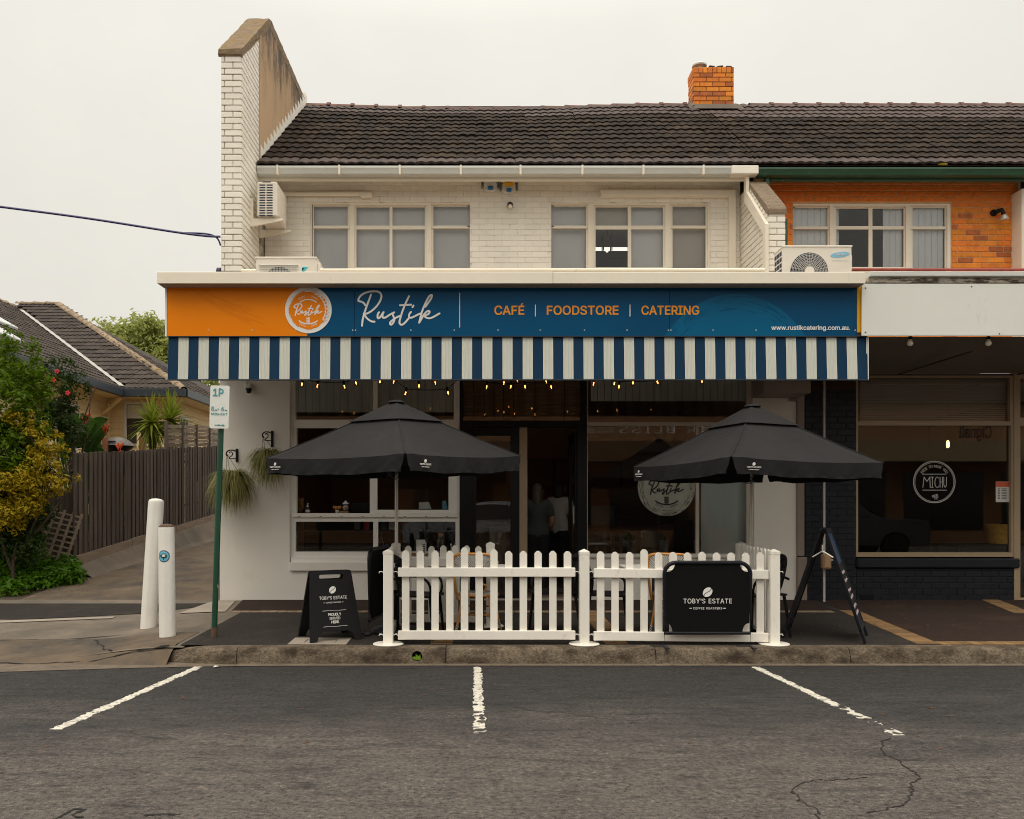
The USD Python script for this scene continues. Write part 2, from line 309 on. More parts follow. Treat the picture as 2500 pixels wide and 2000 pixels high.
ROAD = usdkit.material(stage, '/World/Looks/road_asphalt', {
    'g': ('geometry', {}), 'sp': ('separate_xyz', {}),
    'm1': ('mapping', {'scale': (0.45, 1.3, 1)}), 'n1': ('noise_texture', {'scale': 1.0, 'detail': 7.0, 'roughness': 0.62}),
    'm2': ('mapping', {'scale': (0.9, 2.6, 1)}), 'n2': ('noise_texture', {'scale': 4.0, 'detail': 9.0, 'roughness': 0.78}),
    'fine': ('noise_texture', {'scale': 34, 'detail': 5.0, 'roughness': 0.8}),
    'v': ('voronoi_texture', {'scale': 170.0}),
    'yy': ('map_range', {'from_min': 4.6, 'from_max': 6.9, 'to_min': 0.30, 'to_max': -0.22}), 'a1': ('math', {'math_type': 'add'}),
    'r1': ('rgb_ramp', {'ramp': [(0.30, (0.031, 0.0285, 0.0280)), (0.52, (0.053, 0.0470, 0.0435)), (0.80, (0.108, 0.0925, 0.081))]}),
    'r2': ('rgb_ramp', {'ramp': [(0.32, (0.24, 0.24, 0.24)), (0.42, (0.78, 0.78, 0.78)), (0.52, (1.08, 1.08, 1.08)), (0.75, (1.28, 1.25, 1.2))]}),
    'r3': ('rgb_ramp', {'ramp': [(0.38, (0.22, 0.22, 0.22)), (0.47, (0.92, 0.92, 0.92)), (0.57, (1.1, 1.1, 1.1)), (0.66, (2.5, 2.35, 2.15))]}),
    'x1': ('mix', {'mix_type': 'multiply', 'fac': 1.0}), 'x2': ('mix', {'mix_type': 'multiply', 'fac': 0.9}),
    'b': ('bump', {'strength': 0.9, 'distance': 0.008}), 'p': ('principled_bsdf', {'roughness': 0.78, 'specular_ior_level': 0.4})},
    [('g.position', 'sp.vector'), ('g.position', 'm1.vector'), ('m1.vector', 'n1.vector'), ('g.position', 'm2.vector'), ('m2.vector', 'n2.vector'), ('g.position', 'fine.vector'), ('g.position', 'v.vector'),
     ('sp.y', 'yy.value'), ('yy.result', 'a1.value1'), ('n1.fac', 'a1.value2'), ('a1.value', 'r1.fac'), ('n2.fac', 'r2.fac'), ('fine.fac', 'r3.fac'),
     ('r1.color', 'x1.color1'), ('r2.color', 'x1.color2'), ('x1.color', 'x2.color1'), ('r3.color', 'x2.color2'), ('x2.color', 'p.base_color'), ('v.distance', 'b.height'), ('b.normal', 'p.normal')], surface='p.BSDF')
ROAD_PAINT = mat('worn_road_paint', (0.62, 0.585, 0.50), 0.8, 0.15, 12, bump=0.5, bscale=120, dirt=(0.07, 0.064, 0.058), dscale=26, dlo=0.57, dhi=0.66)
CRACK = mat('crack_dark', (0.010, 0.008, 0.007), 0.95, 0.2)
SOIL = mat('soil', (0.07, 0.05, 0.035), 0.95, 0.4, 5, bump=0.8)
FENCE_WOOD = mat('weathered_paling', (0.075, 0.056, 0.043), 0.9, 0.40, 5, stretch=(3, 3, 0.25), rnd=0.30, bump=0.6, bscale=40, dirt=(0.045, 0.034, 0.028), dscale=4, dstretch=(2, 2, .3), dlo=0.5, dhi=0.7)
FENCE_PLINTH = mat('pale_timber', (0.23, 0.175, 0.125), 0.9, 0.3, 6, stretch=(1, .3, 2), bump=0.5)
BOARD_CREAM = mat('cream_weatherboard', (0.84, 0.64, 0.36), 0.6, 0.05, 2, rnd=0.04)
TRIM_WHITE = mat('white_trim', (0.72, 0.69, 0.63), 0.5, 0.05)
TRIM_DARK = mat('dark_blue_gutter', (0.022, 0.028, 0.036), 0.4, 0.1)
LEAF = mat('green_leaf', (0.18, 0.31, 0.003), 0.4, 0.25, 4, isl=0.6, hue=0.02, transl=0.35, spec=0.15)
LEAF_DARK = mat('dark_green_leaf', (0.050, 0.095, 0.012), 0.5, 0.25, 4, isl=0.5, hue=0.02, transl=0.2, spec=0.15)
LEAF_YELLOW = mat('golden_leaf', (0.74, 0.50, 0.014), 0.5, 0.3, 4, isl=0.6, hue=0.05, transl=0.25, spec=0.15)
LEAF_TREE = mat('tree_leaf', (0.50, 0.54, 0.15), 0.55, 0.2, 1, isl=0.35, hue=0.02, transl=0.4, spec=0.15)
IVY = mat('ivy_leaf', (0.10, 0.235, 0.008), 0.4, 0.3, 4, isl=0.4, hue=0.015, transl=0.2, spec=0.15)
BLADE = mat('sedge_blade', (0.52, 0.49, 0.19), 0.5, 0.25, 6, isl=0.45, hue=0.03, transl=0.3, spec=0.15)
YUCCA = mat('yucca_leaf', (0.27, 0.33, 0.03), 0.4, 0.2, 4, isl=0.35, hue=0.02, transl=0.25, spec=0.15)
PADDLE = mat('paddle_leaf', (0.045, 0.095, 0.014), 0.35, 0.25, 4, rnd=0.4, transl=0.2, spec=0.15)
FLOWER = mat('orange_flower', (0.75, 0.10, 0.015), 0.5, 0.2, 8, isl=0.2)
FLOWER_RED = mat('pink_red_flower', (0.70, 0.035, 0.055), 0.5, 0.2, 8)
BARK = mat('bark', (0.055, 0.038, 0.026), 0.9, 0.4, 12, stretch=(1, 1, .3), bump=0.8)
POT = mat('dark_pot', (0.03, 0.028, 0.027), 0.6, 0.2)
POT_GREY = mat('grey_pot', (0.12, 0.12, 0.12), 0.7, 0.15)
TIMBER_BROWN = mat('brown_timber_post', (0.22, 0.085, 0.035), 0.7, 0.2, 5)
PIPE_BROWN = mat('brown_grey_downpipe', (0.24, 0.19, 0.155), 0.6, 0.08, 3)
SHOP_FRAME = mat('pale_shop_frame', (0.52, 0.46, 0.39), 0.5, 0.05, 3)
PINKTAN = mat('tan_window_frame', (0.36, 0.265, 0.165), 0.5, 0.06, 3)
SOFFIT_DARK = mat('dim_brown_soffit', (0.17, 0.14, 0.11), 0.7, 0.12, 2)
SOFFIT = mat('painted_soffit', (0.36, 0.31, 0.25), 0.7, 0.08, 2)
RED_PIPE = mat('red_oxide', (0.30, 0.055, 0.04), 0.6, 0.3, 12)
PEEL = mat('peeling_timber', (0.66, 0.60, 0.50), 0.8, 0.1, 6, dirt=(0.13, 0.10, 0.075), dscale=9, dlo=0.50, dhi=0.58, dstretch=(.5, 1, 2))
AC_WHITE = mat('air_conditioner_white', (0.74, 0.69, 0.60), 0.45, 0.03, 2)
AC_DARK = mat('air_conditioner_dark', (0.015, 0.022, 0.045), 0.5, 0.1)
AC_BLUE = mat('badge_blue', (0.20, 0.47, 0.66), 0.5, 0.03)
AC_TEAL = mat('badge_teal', (0.05, 0.50, 0.58), 0.5, 0.03)
GLASS = glassmat('window_glass')
GLASS_UP = glassmat('upstairs_glass', 1.38, (0.93, 0.94, 0.95))
GLASS_BULB = glassmat('bulb_glass', 1.3, (0.97, 0.94, 0.88))
BLIND = mat('grey_blind', (0.80, 0.785, 0.75), 0.9, 0.07, 1.6, stretch=(1, 1, .6))
BLIND_DARK = mat('taupe_blind', (0.62, 0.555, 0.47), 0.9, 0.07, 1.6)
VBLIND = mat('vertical_blind', (0.86, 0.87, 0.84), 0.8, 0.05, 2)
ROOM = mat('room_brown', (0.50, 0.29, 0.16), 0.9, 0.1, 1)
ROOM_LIGHT = mat('room_pale', (0.55, 0.50, 0.43), 0.9, 0.05, 1)
ROOM_FLOOR = mat('room_floor', (0.26, 0.17, 0.11), 0.6, 0.1, 2)
DOOR_BLACK = mat('black_door_frame', (0.006, 0.0065, 0.008), 0.45, 0.08, spec=.25)
WOOD_WARM = mat('warm_shelf_wood', (0.30, 0.15, 0.06), 0.6, 0.2, 4, stretch=(1, 1, 5))
CURTAIN = mat('blue_grey_curtain', (0.66, 0.70, 0.69), 0.8, 0.05, 1)
CANE = mat('rattan_cane', (0.50, 0.22, 0.05), 0.35, 0.2, 14)
WEAVE = usdkit.material(stage, '/World/Looks/black_white_weave', {'tc': ('texture_coordinate', {}), 'c': ('checker_texture', {'color1': (0.75, 0.72, 0.66), 'color2': (0.02, 0.02, 0.025), 'scale': 95.0}),
    'p': ('principled_bsdf', {'roughness': 0.5})}, [('tc.object', 'c.vector'), ('c.color', 'p.base_color')], surface='p.BSDF')
TABLE_TOP = mat('pale_table_top', (0.62, 0.60, 0.55), 0.4, 0.04, 3)
BULB_ON = emat('lit_filament', (1.0, 0.38, 0.08), 11.0)
TUBE_ON = emat('lit_tube', (1.0, 0.93, 0.82), 1.2)
PENDANT_ON = emat('lit_pendant', (1.0, 0.48, 0.12), 9.0)
BULB_OFF = mat('white_bulb', (0.80, 0.74, 0.62), 0.3, 0.02)
PAPER = mat('paper_white', (0.66, 0.65, 0.61), 0.7, 0.03)
DECAL = usdkit.material(stage, '/World/Looks/window_decal', {'g': ('geometry', {}), 'n': ('noise_texture', {'scale': 9, 'detail': 3}), 'r': ('rgb_ramp', {'ramp': [(0.3, (0.36, 0.35, 0.29)), (0.7, (0.42, 0.41, 0.34))]}),
    'p': ('principled_bsdf', {'roughness': 0.6})}, [('g.position', 'n.vector'), ('n.fac', 'r.fac'), ('r.color', 'p.base_color')], surface='p.BSDF')
SKIN = mat('skin', (0.42, 0.22, 0.14), 0.5, 0.05)
HAIR_FAIR = mat('fair_hair', (0.075, 0.052, 0.030), 0.5, 0.3, 30, stretch=(4, 4, .5))
HAIR_DARK = mat('dark_hair', (0.025, 0.016, 0.012), 0.5, 0.3, 30, stretch=(4, 4, .5))
TOP_GREY = mat('grey_green_top', (0.055, 0.062, 0.060), 0.85, 0.1, 8)
TEE_WHITE = mat('white_tee', (0.55, 0.52, 0.48), 0.85, 0.08, 8)
TROUSERS = mat('black_trousers', (0.010, 0.010, 0.012), 0.8, 0.1, 8)
CABLE_M = mat('purple_blue_cable', (0.035, 0.03, 0.12), 0.5, 0.1)
# ------------------------------------------------------------------ lettering helpers
_tc = {}
def glyphs(s, h, bold=False, spacing=None):
    """lettering standing in the XZ plane, face towards -Y, origin at the left of the base line; returns MB"""
    def tm(t):
        if (t, bold) not in _tc: _tc[(t, bold)] = meshkit.text_mesh(t, 1.0, 0.02, bold)
        return _tc[(t, bold)]
    mb = MB()
    def put(m, x):
        v = np.asarray(m.vertices) * h
        mb.add(np.stack([v[:, 0] + x, -0.003 / (0.02 * h) * v[:, 2], v[:, 1]], 1), m.faces)
    if spacing is None: put(tm(s), 0.0)
    else:
        x = 0.0
        for ch in s:
            if ch == ' ': x += (0.38 + spacing) * h; continue
            m = tm(ch); b = m.bounds
            put(m, x - b[0][0] * h); x += (b[1][0] - b[0][0]) * h + spacing * h
    return mb
def place_text(mb, cx, Y, z, width=None, align='c'):
    v, f = mb.get(); v = v.copy()
    if width is not None: v[:, 0] *= width / (v[:, 0].max() - v[:, 0].min())
    x0, x1 = v[:, 0].min(), v[:, 0].max()
    v[:, 0] += cx - {'c': (x0 + x1) / 2, 'l': x0, 'r': x1}[align]
    v[:, 1] += Y; v[:, 2] += z
    return MB().add(v, f)
def arc_text(s, h, cx, cz, R, a0, a1, Y, inside=False):
    """characters round a circle from angle a0 to a1 (degrees, 90 = top)"""
    mb = MB(); n = len(s)
    for k, ch in enumerate(s):
        if ch == ' ': continue
        a = a0 + (a1 - a0) * k / (n - 1)
        v, f = glyphs(ch, h).get(); v = v.copy()
        v[:, 0] -= (v[:, 0].min() + v[:, 0].max()) / 2
        t = math.radians(a - 90 if not inside else a + 90)
        x, z = v[:, 0] * math.cos(t) - v[:, 2] * math.sin(t), v[:, 0] * math.sin(t) + v[:, 2] * math.cos(t)
        mb.add(np.stack([cx + R * math.cos(math.radians(a)) + x, v[:, 1] + Y, cz + R * math.sin(math.radians(a)) + z], 1), f)
    return mb
SCRIPT = [[(245, 105), (205, 210), (160, 340), (135, 440), (127, 510)],
          [(168, 242), (150, 215), (112, 195), (80, 186), (84, 158), (115, 115), (180, 78), (260, 62), (330, 65), (370, 92), (378, 140), (350, 210), (300, 275), (240, 325), (185, 352), (150, 353)],
          [(155, 355), (190, 410), (240, 447), (290, 457)],
          [(350, 335), (330, 378), (337, 412), (356, 405), (382, 370), (408, 333)], [(408, 333), (394, 375), (400, 403), (428, 404), (470, 378), (510, 354), (545, 336)],
          [(545, 336), (527, 362), (538, 392), (548, 425), (530, 475), (503, 495), (490, 478), (512, 448), (560, 412), (620, 382)],
          [(740, 125), (700, 205), (650, 330), (620, 430), (617, 478), (640, 497), (690, 465), (735, 412)], [(765, 330), (738, 380), (747, 405), (785, 399), (840, 372), (890, 350)],
          [(620, 243), (690, 240), (765, 236)], [(785, 268), (795, 248)],
          [(870, 470), (890, 390), (920, 290), (970, 180), (1010, 118), (1035, 110), (1033, 135), (1000, 195), (950, 262)],
          [(872, 466), (900, 420), (935, 362), (980, 320), (1003, 320), (1000, 345), (970, 367), (932, 378)], [(932, 378), (960, 402), (1005, 412), (1060, 393), (1135, 350)]]
def script_shape(s, lw):
    """the handwritten word as a shapely shape; s metres per digitised unit, baseline origin at (79, 454)"""
    out = []
    for st in SCRIPT:
        p = smoothline([((x - 79) * s, (454 - y) * s) for x, y in st], 10)
        out.append(LineString(p).buffer(lw / 2, 6))
    return unary_union(out)
def bean_shape(w, cx, cz, tilt=-28):
    e = affinity.scale(Point(0, 0).buffer(0.5, 12), 0.78 * w, w)
    slit = LineString(smoothline([(0.05 * w, -.55 * w), (-.06 * w, -.2 * w), (.06 * w, .2 * w), (-.05 * w, .55 * w)], 6)).buffer(0.035 * w)
    return affinity.translate(affinity.rotate(e.difference(slit), tilt - 15, origin=(0, 0)), cx, cz)
def wheat_shape(h, cx, cz):
    sh = [LineString([(0, 0), (0, h)]).buffer(h * .035)]
    for k in range(3):
        for sg in (-1, 1):
            z = h * (.18 + .26 * k)
            sh.append(Polygon([(sg * h * .06, z), (sg * h * .25, z + .08 * h), (sg * h * .25, z + .30 * h), (sg * h * .06, z + .2 * h)]))
    return affinity.translate(unary_union(sh), cx, cz)

# ------------------------------------------------------------------ ground heights
def z_road(Y): return -0.032 + 0.0346 * (8.25 - Y) if Y > 2.0 else -0.032 + 0.0346 * 6.25 - 0.03 * (2.0 - Y)
def zp(Y): return 0.133 + 0.0256 * (Y - 8.4)
_kl = np.array([(7.0, 0.01), (8.2, -0.028), (8.45, 0.0), (9.2, 0.065), (10.3, 0.13), (11.7, 0.205), (13.7, 0.40), (21.4, 0.80), (60, 1.6)])
def zl(Y): return np.interp(Y, _kl[:, 0], _kl[:, 1])
def G(x, y):
    x, y = np.asarray(x, float), np.asarray(y, float)
    t = np.clip((x + 4.5) / 1.35, 0, 1); t = t * t * (3 - 2 * t)
    t = t * np.clip((12.0 - y) / 0.4, 0, 1)
    return zl(y) * (1 - t) + np.where(y < 8.42, zl(y) + (zp(8.42) - zl(8.42)) * np.clip((y - 8.22) / .2, 0, 1), zp(y)) * t
def sheet(x0, x1, y0, y1, nx, ny, zf, dz=0.0):
    x, y = np.meshgrid(np.linspace(x0, x1, nx), np.linspace(y0, y1, ny))
    return MB().grid(np.stack([x, y, np.vectorize(zf)(x, y) + dz], -1))
def patch(poly, dz, n=0.12):
    """a polygon draped on the left-hand ground"""
    m = trimesh.creation.extrude_polygon(Polygon(poly).buffer(0), 0.002, engine='earcut')
    for _ in range(3): m = m.subdivide()
    v = np.array(m.vertices); v[:, 2] = G(v[:, 0], v[:, 1]) + dz
    n_ = m.face_normals
    keep = n_[:, 2] > .5
    return MB().add(v, m.faces[keep])

# ------------------------------------------------------------------ ground, road, kerb, paths
obj('ground', MB().box(-300, 300, -300, 400, -1.6, -1.2), SOIL, kind='structure')
_ys = np.r_[np.linspace(-8, 2, 3), np.linspace(2.0, 8.27, 12)[1:]]
P = np.array([[(x, y, z_road(y)) for x in np.linspace(-60, 60, 9)] for y in _ys])
road = obj('road', MB().grid(P), ROAD, kind='structure')
_ge = [(-16, 7.15), (-8, 7.45), (-5.6, 7.62), (-4.6, 7.80), (-4.0, 7.93), (-3.5, 8.03), (-2.9, 8.12), (-2.4, 8.17), (-1.5, 8.19), (60, 8.19)]
_gp = [(-16, 8.26), (-3.3, 8.26), (60, 8.27)]
_m = MB()
for k in range(len(_ge) - 1):
    a, b = _ge[k], _ge[k + 1]
    yb = 8.42 if b[0] <= -2.0 else 8.27
    n = 14 if b[0] < 0 else 30
    xs = np.linspace(a[0], b[0], n)
    rows = []
    for t in np.linspace(0, 1, 4):
        ye = np.interp(xs, [a[0], b[0]], [a[1], b[1]])
        y = ye * (1 - t) + yb * t
        rows.append(np.stack([xs, y, np.array([z_road(q) for q in y]) + 0.004 + 0.012 * t], 1))
    _m.grid(rows)
obj('gutter_strip', _m, GUTTER, kind='structure')

rng = np.random.RandomState(7)
def line_shape(L, w):
    """ragged painted stripe of length L along +y"""
    n = 90
    t = np.linspace(0, L, n)
    l = np.stack([-w / 2 + rng.normal(0, .007, n) - .012 * np.sin(t * 9) ** 8, t], 1); r = np.stack([w / 2 + rng.normal(0, .007, n), t], 1)
    s = Polygon(np.vstack([l, r[::-1]])).buffer(0)
    holes = []
    for k in range(int(26 * L)):
        x, y = rng.choice([-1, 1]) * w / 2 * rng.uniform(.35, 1.05), rng.uniform(0, L)
        holes.append(affinity.scale(Point(x, y).buffer(1, 3), rng.uniform(.006, .022), rng.uniform(.003, .011)))
    for k in range(int(3.2 * L)):
        y = rng.uniform(0, L)
        holes.append(LineString([(-w * .7, y + rng.normal(0, .02)), (0, y), (w * .7, y + rng.normal(0, .03))]).buffer(rng.uniform(.003, .009)))
    return s.difference(unary_union(holes))
def road_line(x0, y0, x1, y1, w, label, gone=0.0):
    L = math.hypot(x1 - x0, y1 - y0); s = line_shape(L, w)
    if gone:
        s = s.difference(unary_union([affinity.scale(Point(rng.uniform(-w, w) * .6, L * rng.uniform(.55, 1.0) ** .7).buffer(1, 4), rng.uniform(.02, .05), rng.uniform(.015, .06)) for _ in range(int(22 * gone))]))
    m = MB()
    for g in getattr(s, 'geoms', [s]):
        if g.area < 2e-5: continue
        tmsh = trimesh.creation.extrude_polygon(g, .004, engine='earcut'); v = np.array(tmsh.vertices)
        d = np.array([x1 - x0, y1 - y0]) / L; e = np.array([-d[1], d[0]])
        xy = np.array([x0, y0]) + v[:, 1:2] * d - v[:, 0:1] * e
        m.add(np.column_stack([xy, np.array([z_road(q) for q in xy[:, 1]]) + v[:, 2] + .0005]), tmsh.faces)
    obj('parking_line', m, ROAD_PAINT, label=label, cat='road marking', group='white parking bay lines')
road_line(-2.75, 8.14, -2.82, 5.52, .074, 'worn white bay line on the asphalt in front of the bollards')
road_line(-0.02, 8.12, 0.0, 5.42, .066, 'ragged white bay line on the asphalt below the middle of the picket fence', .5)
road_line(2.70, 8.12, 2.72, 5.36, .072, 'white bay line breaking up at its near end, below the black banner', 1.0)
road_line(5.46, 8.12, 5.46, 5.5, .105, 'short stub of a white bay line at the right edge of the road')

def crack(pts, w, name='road_crack', zf=None, dz=0.003, jit=.018, label=None):
    p = smoothline(pts, 10); n = len(p)
    q_ = rng.normal(0, jit, (n + 8, 2)); q_ = np.stack([np.convolve(q_[:, k], np.ones(5) / 2.2, 'valid')[:n] for k in (0, 1)], 1); p = p + q_ + rng.normal(0, jit * .15, p.shape)
    sh = unary_union([LineString(p[k:k + 2]).buffer(max(.0025, w / 2 * rng.uniform(.3, 1.3)), 2) for k in range(n - 1)])
    m = MB()
    for g in getattr(sh, 'geoms', [sh]):
        t = trimesh.creation.extrude_polygon(g, .001, engine='earcut'); v = np.array(t.vertices)
        z = np.array([zf(a, b) for a, b in v[:, :2]])
        m.add(np.column_stack([v[:, :2], z + dz]), t.faces[t.face_normals[:, 2] > .5])
    obj(name, m, CRACK, kind='structure')
rz_ = lambda a, b: z_road(b)
def RP(px, py):
    """point of the road seen at a pixel"""
    Y = (ZC + 0.032 - 0.0346 * 8.25) / ((py - CY) / F - 0.0346); return (X(px, Y), Y)
crack([RP(2168, 1800), RP(2150, 1820), RP(2158, 1842), RP(2200, 1865), RP(2232, 1890), RP(2228, 1930), RP(2190, 1965), RP(2120, 1985)], .009, zf=rz_)
crack([RP(2128, 1902), RP(2040, 1906), RP(1960, 1912), RP(1925, 1935), RP(1960, 1965), RP(2005, 1999)], .007, zf=rz_)
crack([RP(125, 1999), RP(175, 1983), RP(190, 1996)], .016, zf=rz_)
crack([RP(345, 1994), RP(370, 1990), RP(440, 1996)], .014, zf=rz_)
crack([RP(1180, 1718), RP(1320, 1735), RP(1420, 1748), RP(1560, 1760)], .006, zf=rz_)

# kerb
kerb = thing('kerb', kind='structure')
def kerb_piece(x0, x1, hole=None, bend=0.0, drop=0.0):
    prof = [(8.25, -.12), (8.252, -.03), (8.272, .06), (8.288, .105), (8.303, .122), (8.33, .131), (8.46, .1345), (8.46, -.12)]
    if hole is None:
        n = max(2, int((x1 - x0) / .06)); xs = np.linspace(x0 + .004, x1 - .004, n)
        P = []
        for k, (y, z) in enumerate(prof):
            jit = meshkit.fbm(np.stack([xs * 9, np.full(n, k * 1.7), np.zeros(n)], 1), 3) - .5
            q = np.clip((-2.43 - xs) / .75, 0, 1)
            P.append(np.stack([xs, y + .012 * jit * (k in (2, 3, 4)) + bend * q ** 2, np.where(z > 0, (z - .012 * np.abs(jit) * (k in (3, 4, 5))) * (1 - drop * q ** 3), z)], 1))
        P = np.array(P)
        m = MB().grid(P[::-1])
        for e in (0, -1):
            c = P[:, e]; m.add(np.vstack([c, c.mean(0)]), [[i, (i + 1) % len(c), len(c)] if e else [(i + 1) % len(c), i, len(c)] for i in range(len(c))])
        return m
    mb = MB(); mb.polyx(Polygon(prof), x0 + .004, x1 - .004)
    v, f = mb.get()
    tmm = trimesh.Trimesh(v, f); tmm.merge_vertices()
    man = m3.Manifold(m3.Mesh(np.asarray(tmm.vertices, np.float32), np.asarray(tmm.faces, np.uint32)))
    cyl = m3.Manifold.cylinder(.5, .052, .052, 24).rotate([-90, 0, 0]).translate([hole, 8.1, .050])
    cyl = cyl ^ m3.Manifold.cube([2, .30, 2]).translate([hole - 1, 8.1, -1])
    return MB().man(man - cyl)
_kj = [-3.22, -2.42, -0.334, 1.76, 3.70, 5.8, 7.9]
for k in range(len(_kj) - 1):
    obj('kerb_stone', kerb_piece(_kj[k], _kj[k + 1], hole=X(1018, 8.27) if k == 1 else None, bend=.13 if k == 0 else 0, drop=.45 if k == 0 else 0), KERB, kerb, smooth=30)
obj('kerb_stone', kerb_piece(7.9, 40), KERB, kerb, smooth=30)
obj('drain_back', MB().box(X(1018, 8.27) - .06, X(1018, 8.27) + .06, 8.39, 8.40, -.01, .11), CRACK, kerb)

# footpath and its pavers
fp = obj('footpath', MB().add([[-3.05, 8.455, zp(8.455)], [60, 8.455, zp(8.455)], [60, 12.2, zp(12.2)], [-3.05, 12.2, zp(12.2)]], [[0, 1, 2, 3]]), PATH_DARK, kind='structure')
def onpath(poly, dz):
    m = trimesh.creation.extrude_polygon(poly, .002, engine='earcut'); v = np.array(m.vertices); keep = m.face_normals[:, 2] > .5
    v[:, 2] = zp(v[:, 1]) + dz
    return MB().add(v, m.faces[keep])
obj('reddish_asphalt', onpath(Polygon([(-3.2, 10.72), (4.62, 10.72), (4.62, 11.75), (-3.35, 11.75)]), .004), PATH_RED, fp)
obj('reddish_asphalt', onpath(Polygon([(4.62, 8.64), (40, 8.64), (40, 12.1), (4.80, 12.1)]), .004), PATH_RED, fp)
pav, pm_ = [], []
def paver_run(x0, y0, x1, y1, w, n, m):
    """n pavers side by side across a band of width w"""
    d = np.array([x1 - x0, y1 - y0]); L = np.linalg.norm(d); d /= L; ang = math.degrees(math.atan2(d[1], d[0]))
    for k in range(n):
        c = np.array([x0, y0]) + d * L * (k + .5) / n
        mb = MB().box(-L / n / 2 + .003, L / n / 2 - .003, -w / 2, w / 2, -.02, .007 + rng.uniform(-.001, .002), .003)
        mb.xform(rotz(ang), (c[0], c[1], 0)); v = np.vstack(mb.v); v[:, 2] += zp(v[:, 1]); mb.v = [v]
        pav.append(mb); pm_.append(m)
paver_run(-3.18, 10.66, 4.55, 10.66, .115, 66, PAVER_PALE)
for xx in (-.39, 1.41): paver_run(xx, 8.5, xx + .02, 10.58, .23, 17, PAVER)
paver_run(4.60, 8.50, 4.78, 10.75, .23, 19, PAVER)
paver_run(4.72, 8.54, 11.2, 8.54, .16, 60, PAVER)
paver_run(6.9, 10.5, 7.3, 12.0, .23, 12, PAVER)
pieces('paver', pav, pm_, fp)
for a in ([(4.9, 10.3), (5.6, 10.0), (6.2, 9.9)], [(6.6, 10.6), (7.4, 10.2), (8.2, 10.1)]): crack(a, .008, 'footpath_crack', lambda a, b: zp(b), .006)
pit = thing('pit_cover', 'pale concrete pit cover set in the path under the black coffee board', 'pit cover')
px_ = X(775, 8.55)
obj('surround', MB().polyz(sbox(px_ - .29, 8.47, px_ + .31, 8.83).difference(sbox(px_ - .14, 8.55, px_ + .18, 8.74)), -.02, .006, lambda a, b: zp(b)), CONC_PALE, pit)
obj('lid', MB().polyz(sbox(px_ - .132, 8.556, px_ + .172, 8.734), -.02, .004, lambda a, b: zp(b)), CONC_PALE, pit)

# crossover and driveway on the left
obj('driveway_apron', sheet(-16, -3.0, 8.40, 11.8, 66, 18, lambda a, b: G(a, b)), CONCRETE, kind='structure')
obj('kerb_ramp', MB().grid(np.array([[(x, y, float(G(x, y)) + .004 + (.0 if j else 0)) for x in np.linspace(-16, -3.1, 70)] for j, y in enumerate(np.linspace(8.20, 9.2, 8))])), CONC_APRON, kind='structure')
obj('driveway', sheet(-6.55, -3.6, 11.75, 45, 8, 40, lambda a, b: G(a, b), -.002), CONC_APRON, kind='structure')
obj('asphalt_patch', patch([(-16, 10.35), (-5.6, 10.35), (-4.3, 10.75), (-3.7, 11.2), (-3.75, 11.45), (-4.8, 11.5), (-16, 11.45)], .006), PATH_DARK, kind='structure')
obj('concrete_band', patch([(-16, 10.05), (-5.8, 10.12), (-4.6, 10.40), (-4.62, 10.52), (-5.8, 10.26), (-16, 10.22)], .009), CONC_PALE, kind='structure')
obj('concrete_band', patch([(-3.85, 10.62), (-3.25, 10.62), (-3.42, 11.65), (-3.72, 11.65)], .010), CONC_PALE, kind='structure')
lz = lambda a, b: float(G(a, b))
crack([(-7.5, 9.12), (-5.2, 9.16), (-4.4, 9.24), (-3.75, 9.36)], .012, 'apron_crack', lz, .007, .008)
crack([(-4.26, 9.16), (-4.05, 8.85), (-3.9, 8.6), (-3.72, 8.42)], .016, 'apron_crack', lz, .007, .02)
crack([(-7.5, 8.28), (-5.0, 8.27), (-4.2, 8.26), (-3.7, 8.32), (-3.15, 8.40)], .02, 'apron_crack', lz, .009, .012)
# boundary strip that carries the paling fence
_b = []
for y in np.linspace(13.55, 45, 30):
    zb, zf_ = float(np.interp(y, [12.6, 13.7, 21.4, 45], [.33, .60, 1.26, 2.4])), float(zl(y))
    _b.append([(-6.30, y, zf_ - .02), (-6.42, y, zf_ + .06), (-6.60, y, zb - .03), (-6.85, y, zb)])
obj('boundary_kerb', MB().grid(np.array(_b)), CONCRETE, kind='structure')
obj('yard', sheet(-60, -6.75, 12.4, 60, 12, 14, lambda a, b: float(np.interp(b, [12.4, 13.7, 22, 60], [.28, .62, 1.05, 1.8])), 0), SOIL, kind='structure')
# ------------------------------------------------------------------ builders for walls, roofs, windows
def intervals(a, b, cuts):
    segs = [(a, b)]
    for c, d in cuts:
        segs = [s for p, q in segs for s in ((p, min(q, c)), (max(p, d), q)) if s[1] - s[0] > 1e-6]
    return segs
def lay(x0, x1, z0, z1, openings=(), course=.087, blen=.24, joint=.010, start=0.0, keep=None):
    """rectangles of a stretcher-bond wall; keep(z) may narrow a course to an interval"""
    out, k, z = [], 0, z0
    while z < z1 - .02:
        zt = min(z + course, z1); zm = (z + zt) / 2
        cuts = [(a, b) for a, b, c, d in openings if c < zm < d]
        lo, hi = (x0, x1) if keep is None else keep(zm)
        x = x0 - blen + (start + (k % 2) * blen / 2) % blen
        while x < hi:
            for a, b in intervals(max(x, lo), min(x + blen, hi), cuts):
                if b - a > .035: out.append((a + joint / 2, b - joint / 2, z + joint / 2, zt - joint / 2))
            x += blen
        z += course; k += 1
    return out
def brick_xz(r, Y, d=.05, proud=.007, ch=.006):
    j = rng.uniform(-.0015, .0015)
    return MB().box(r[0], r[1], Y - proud + j, Y + d, r[2], r[3], ch)
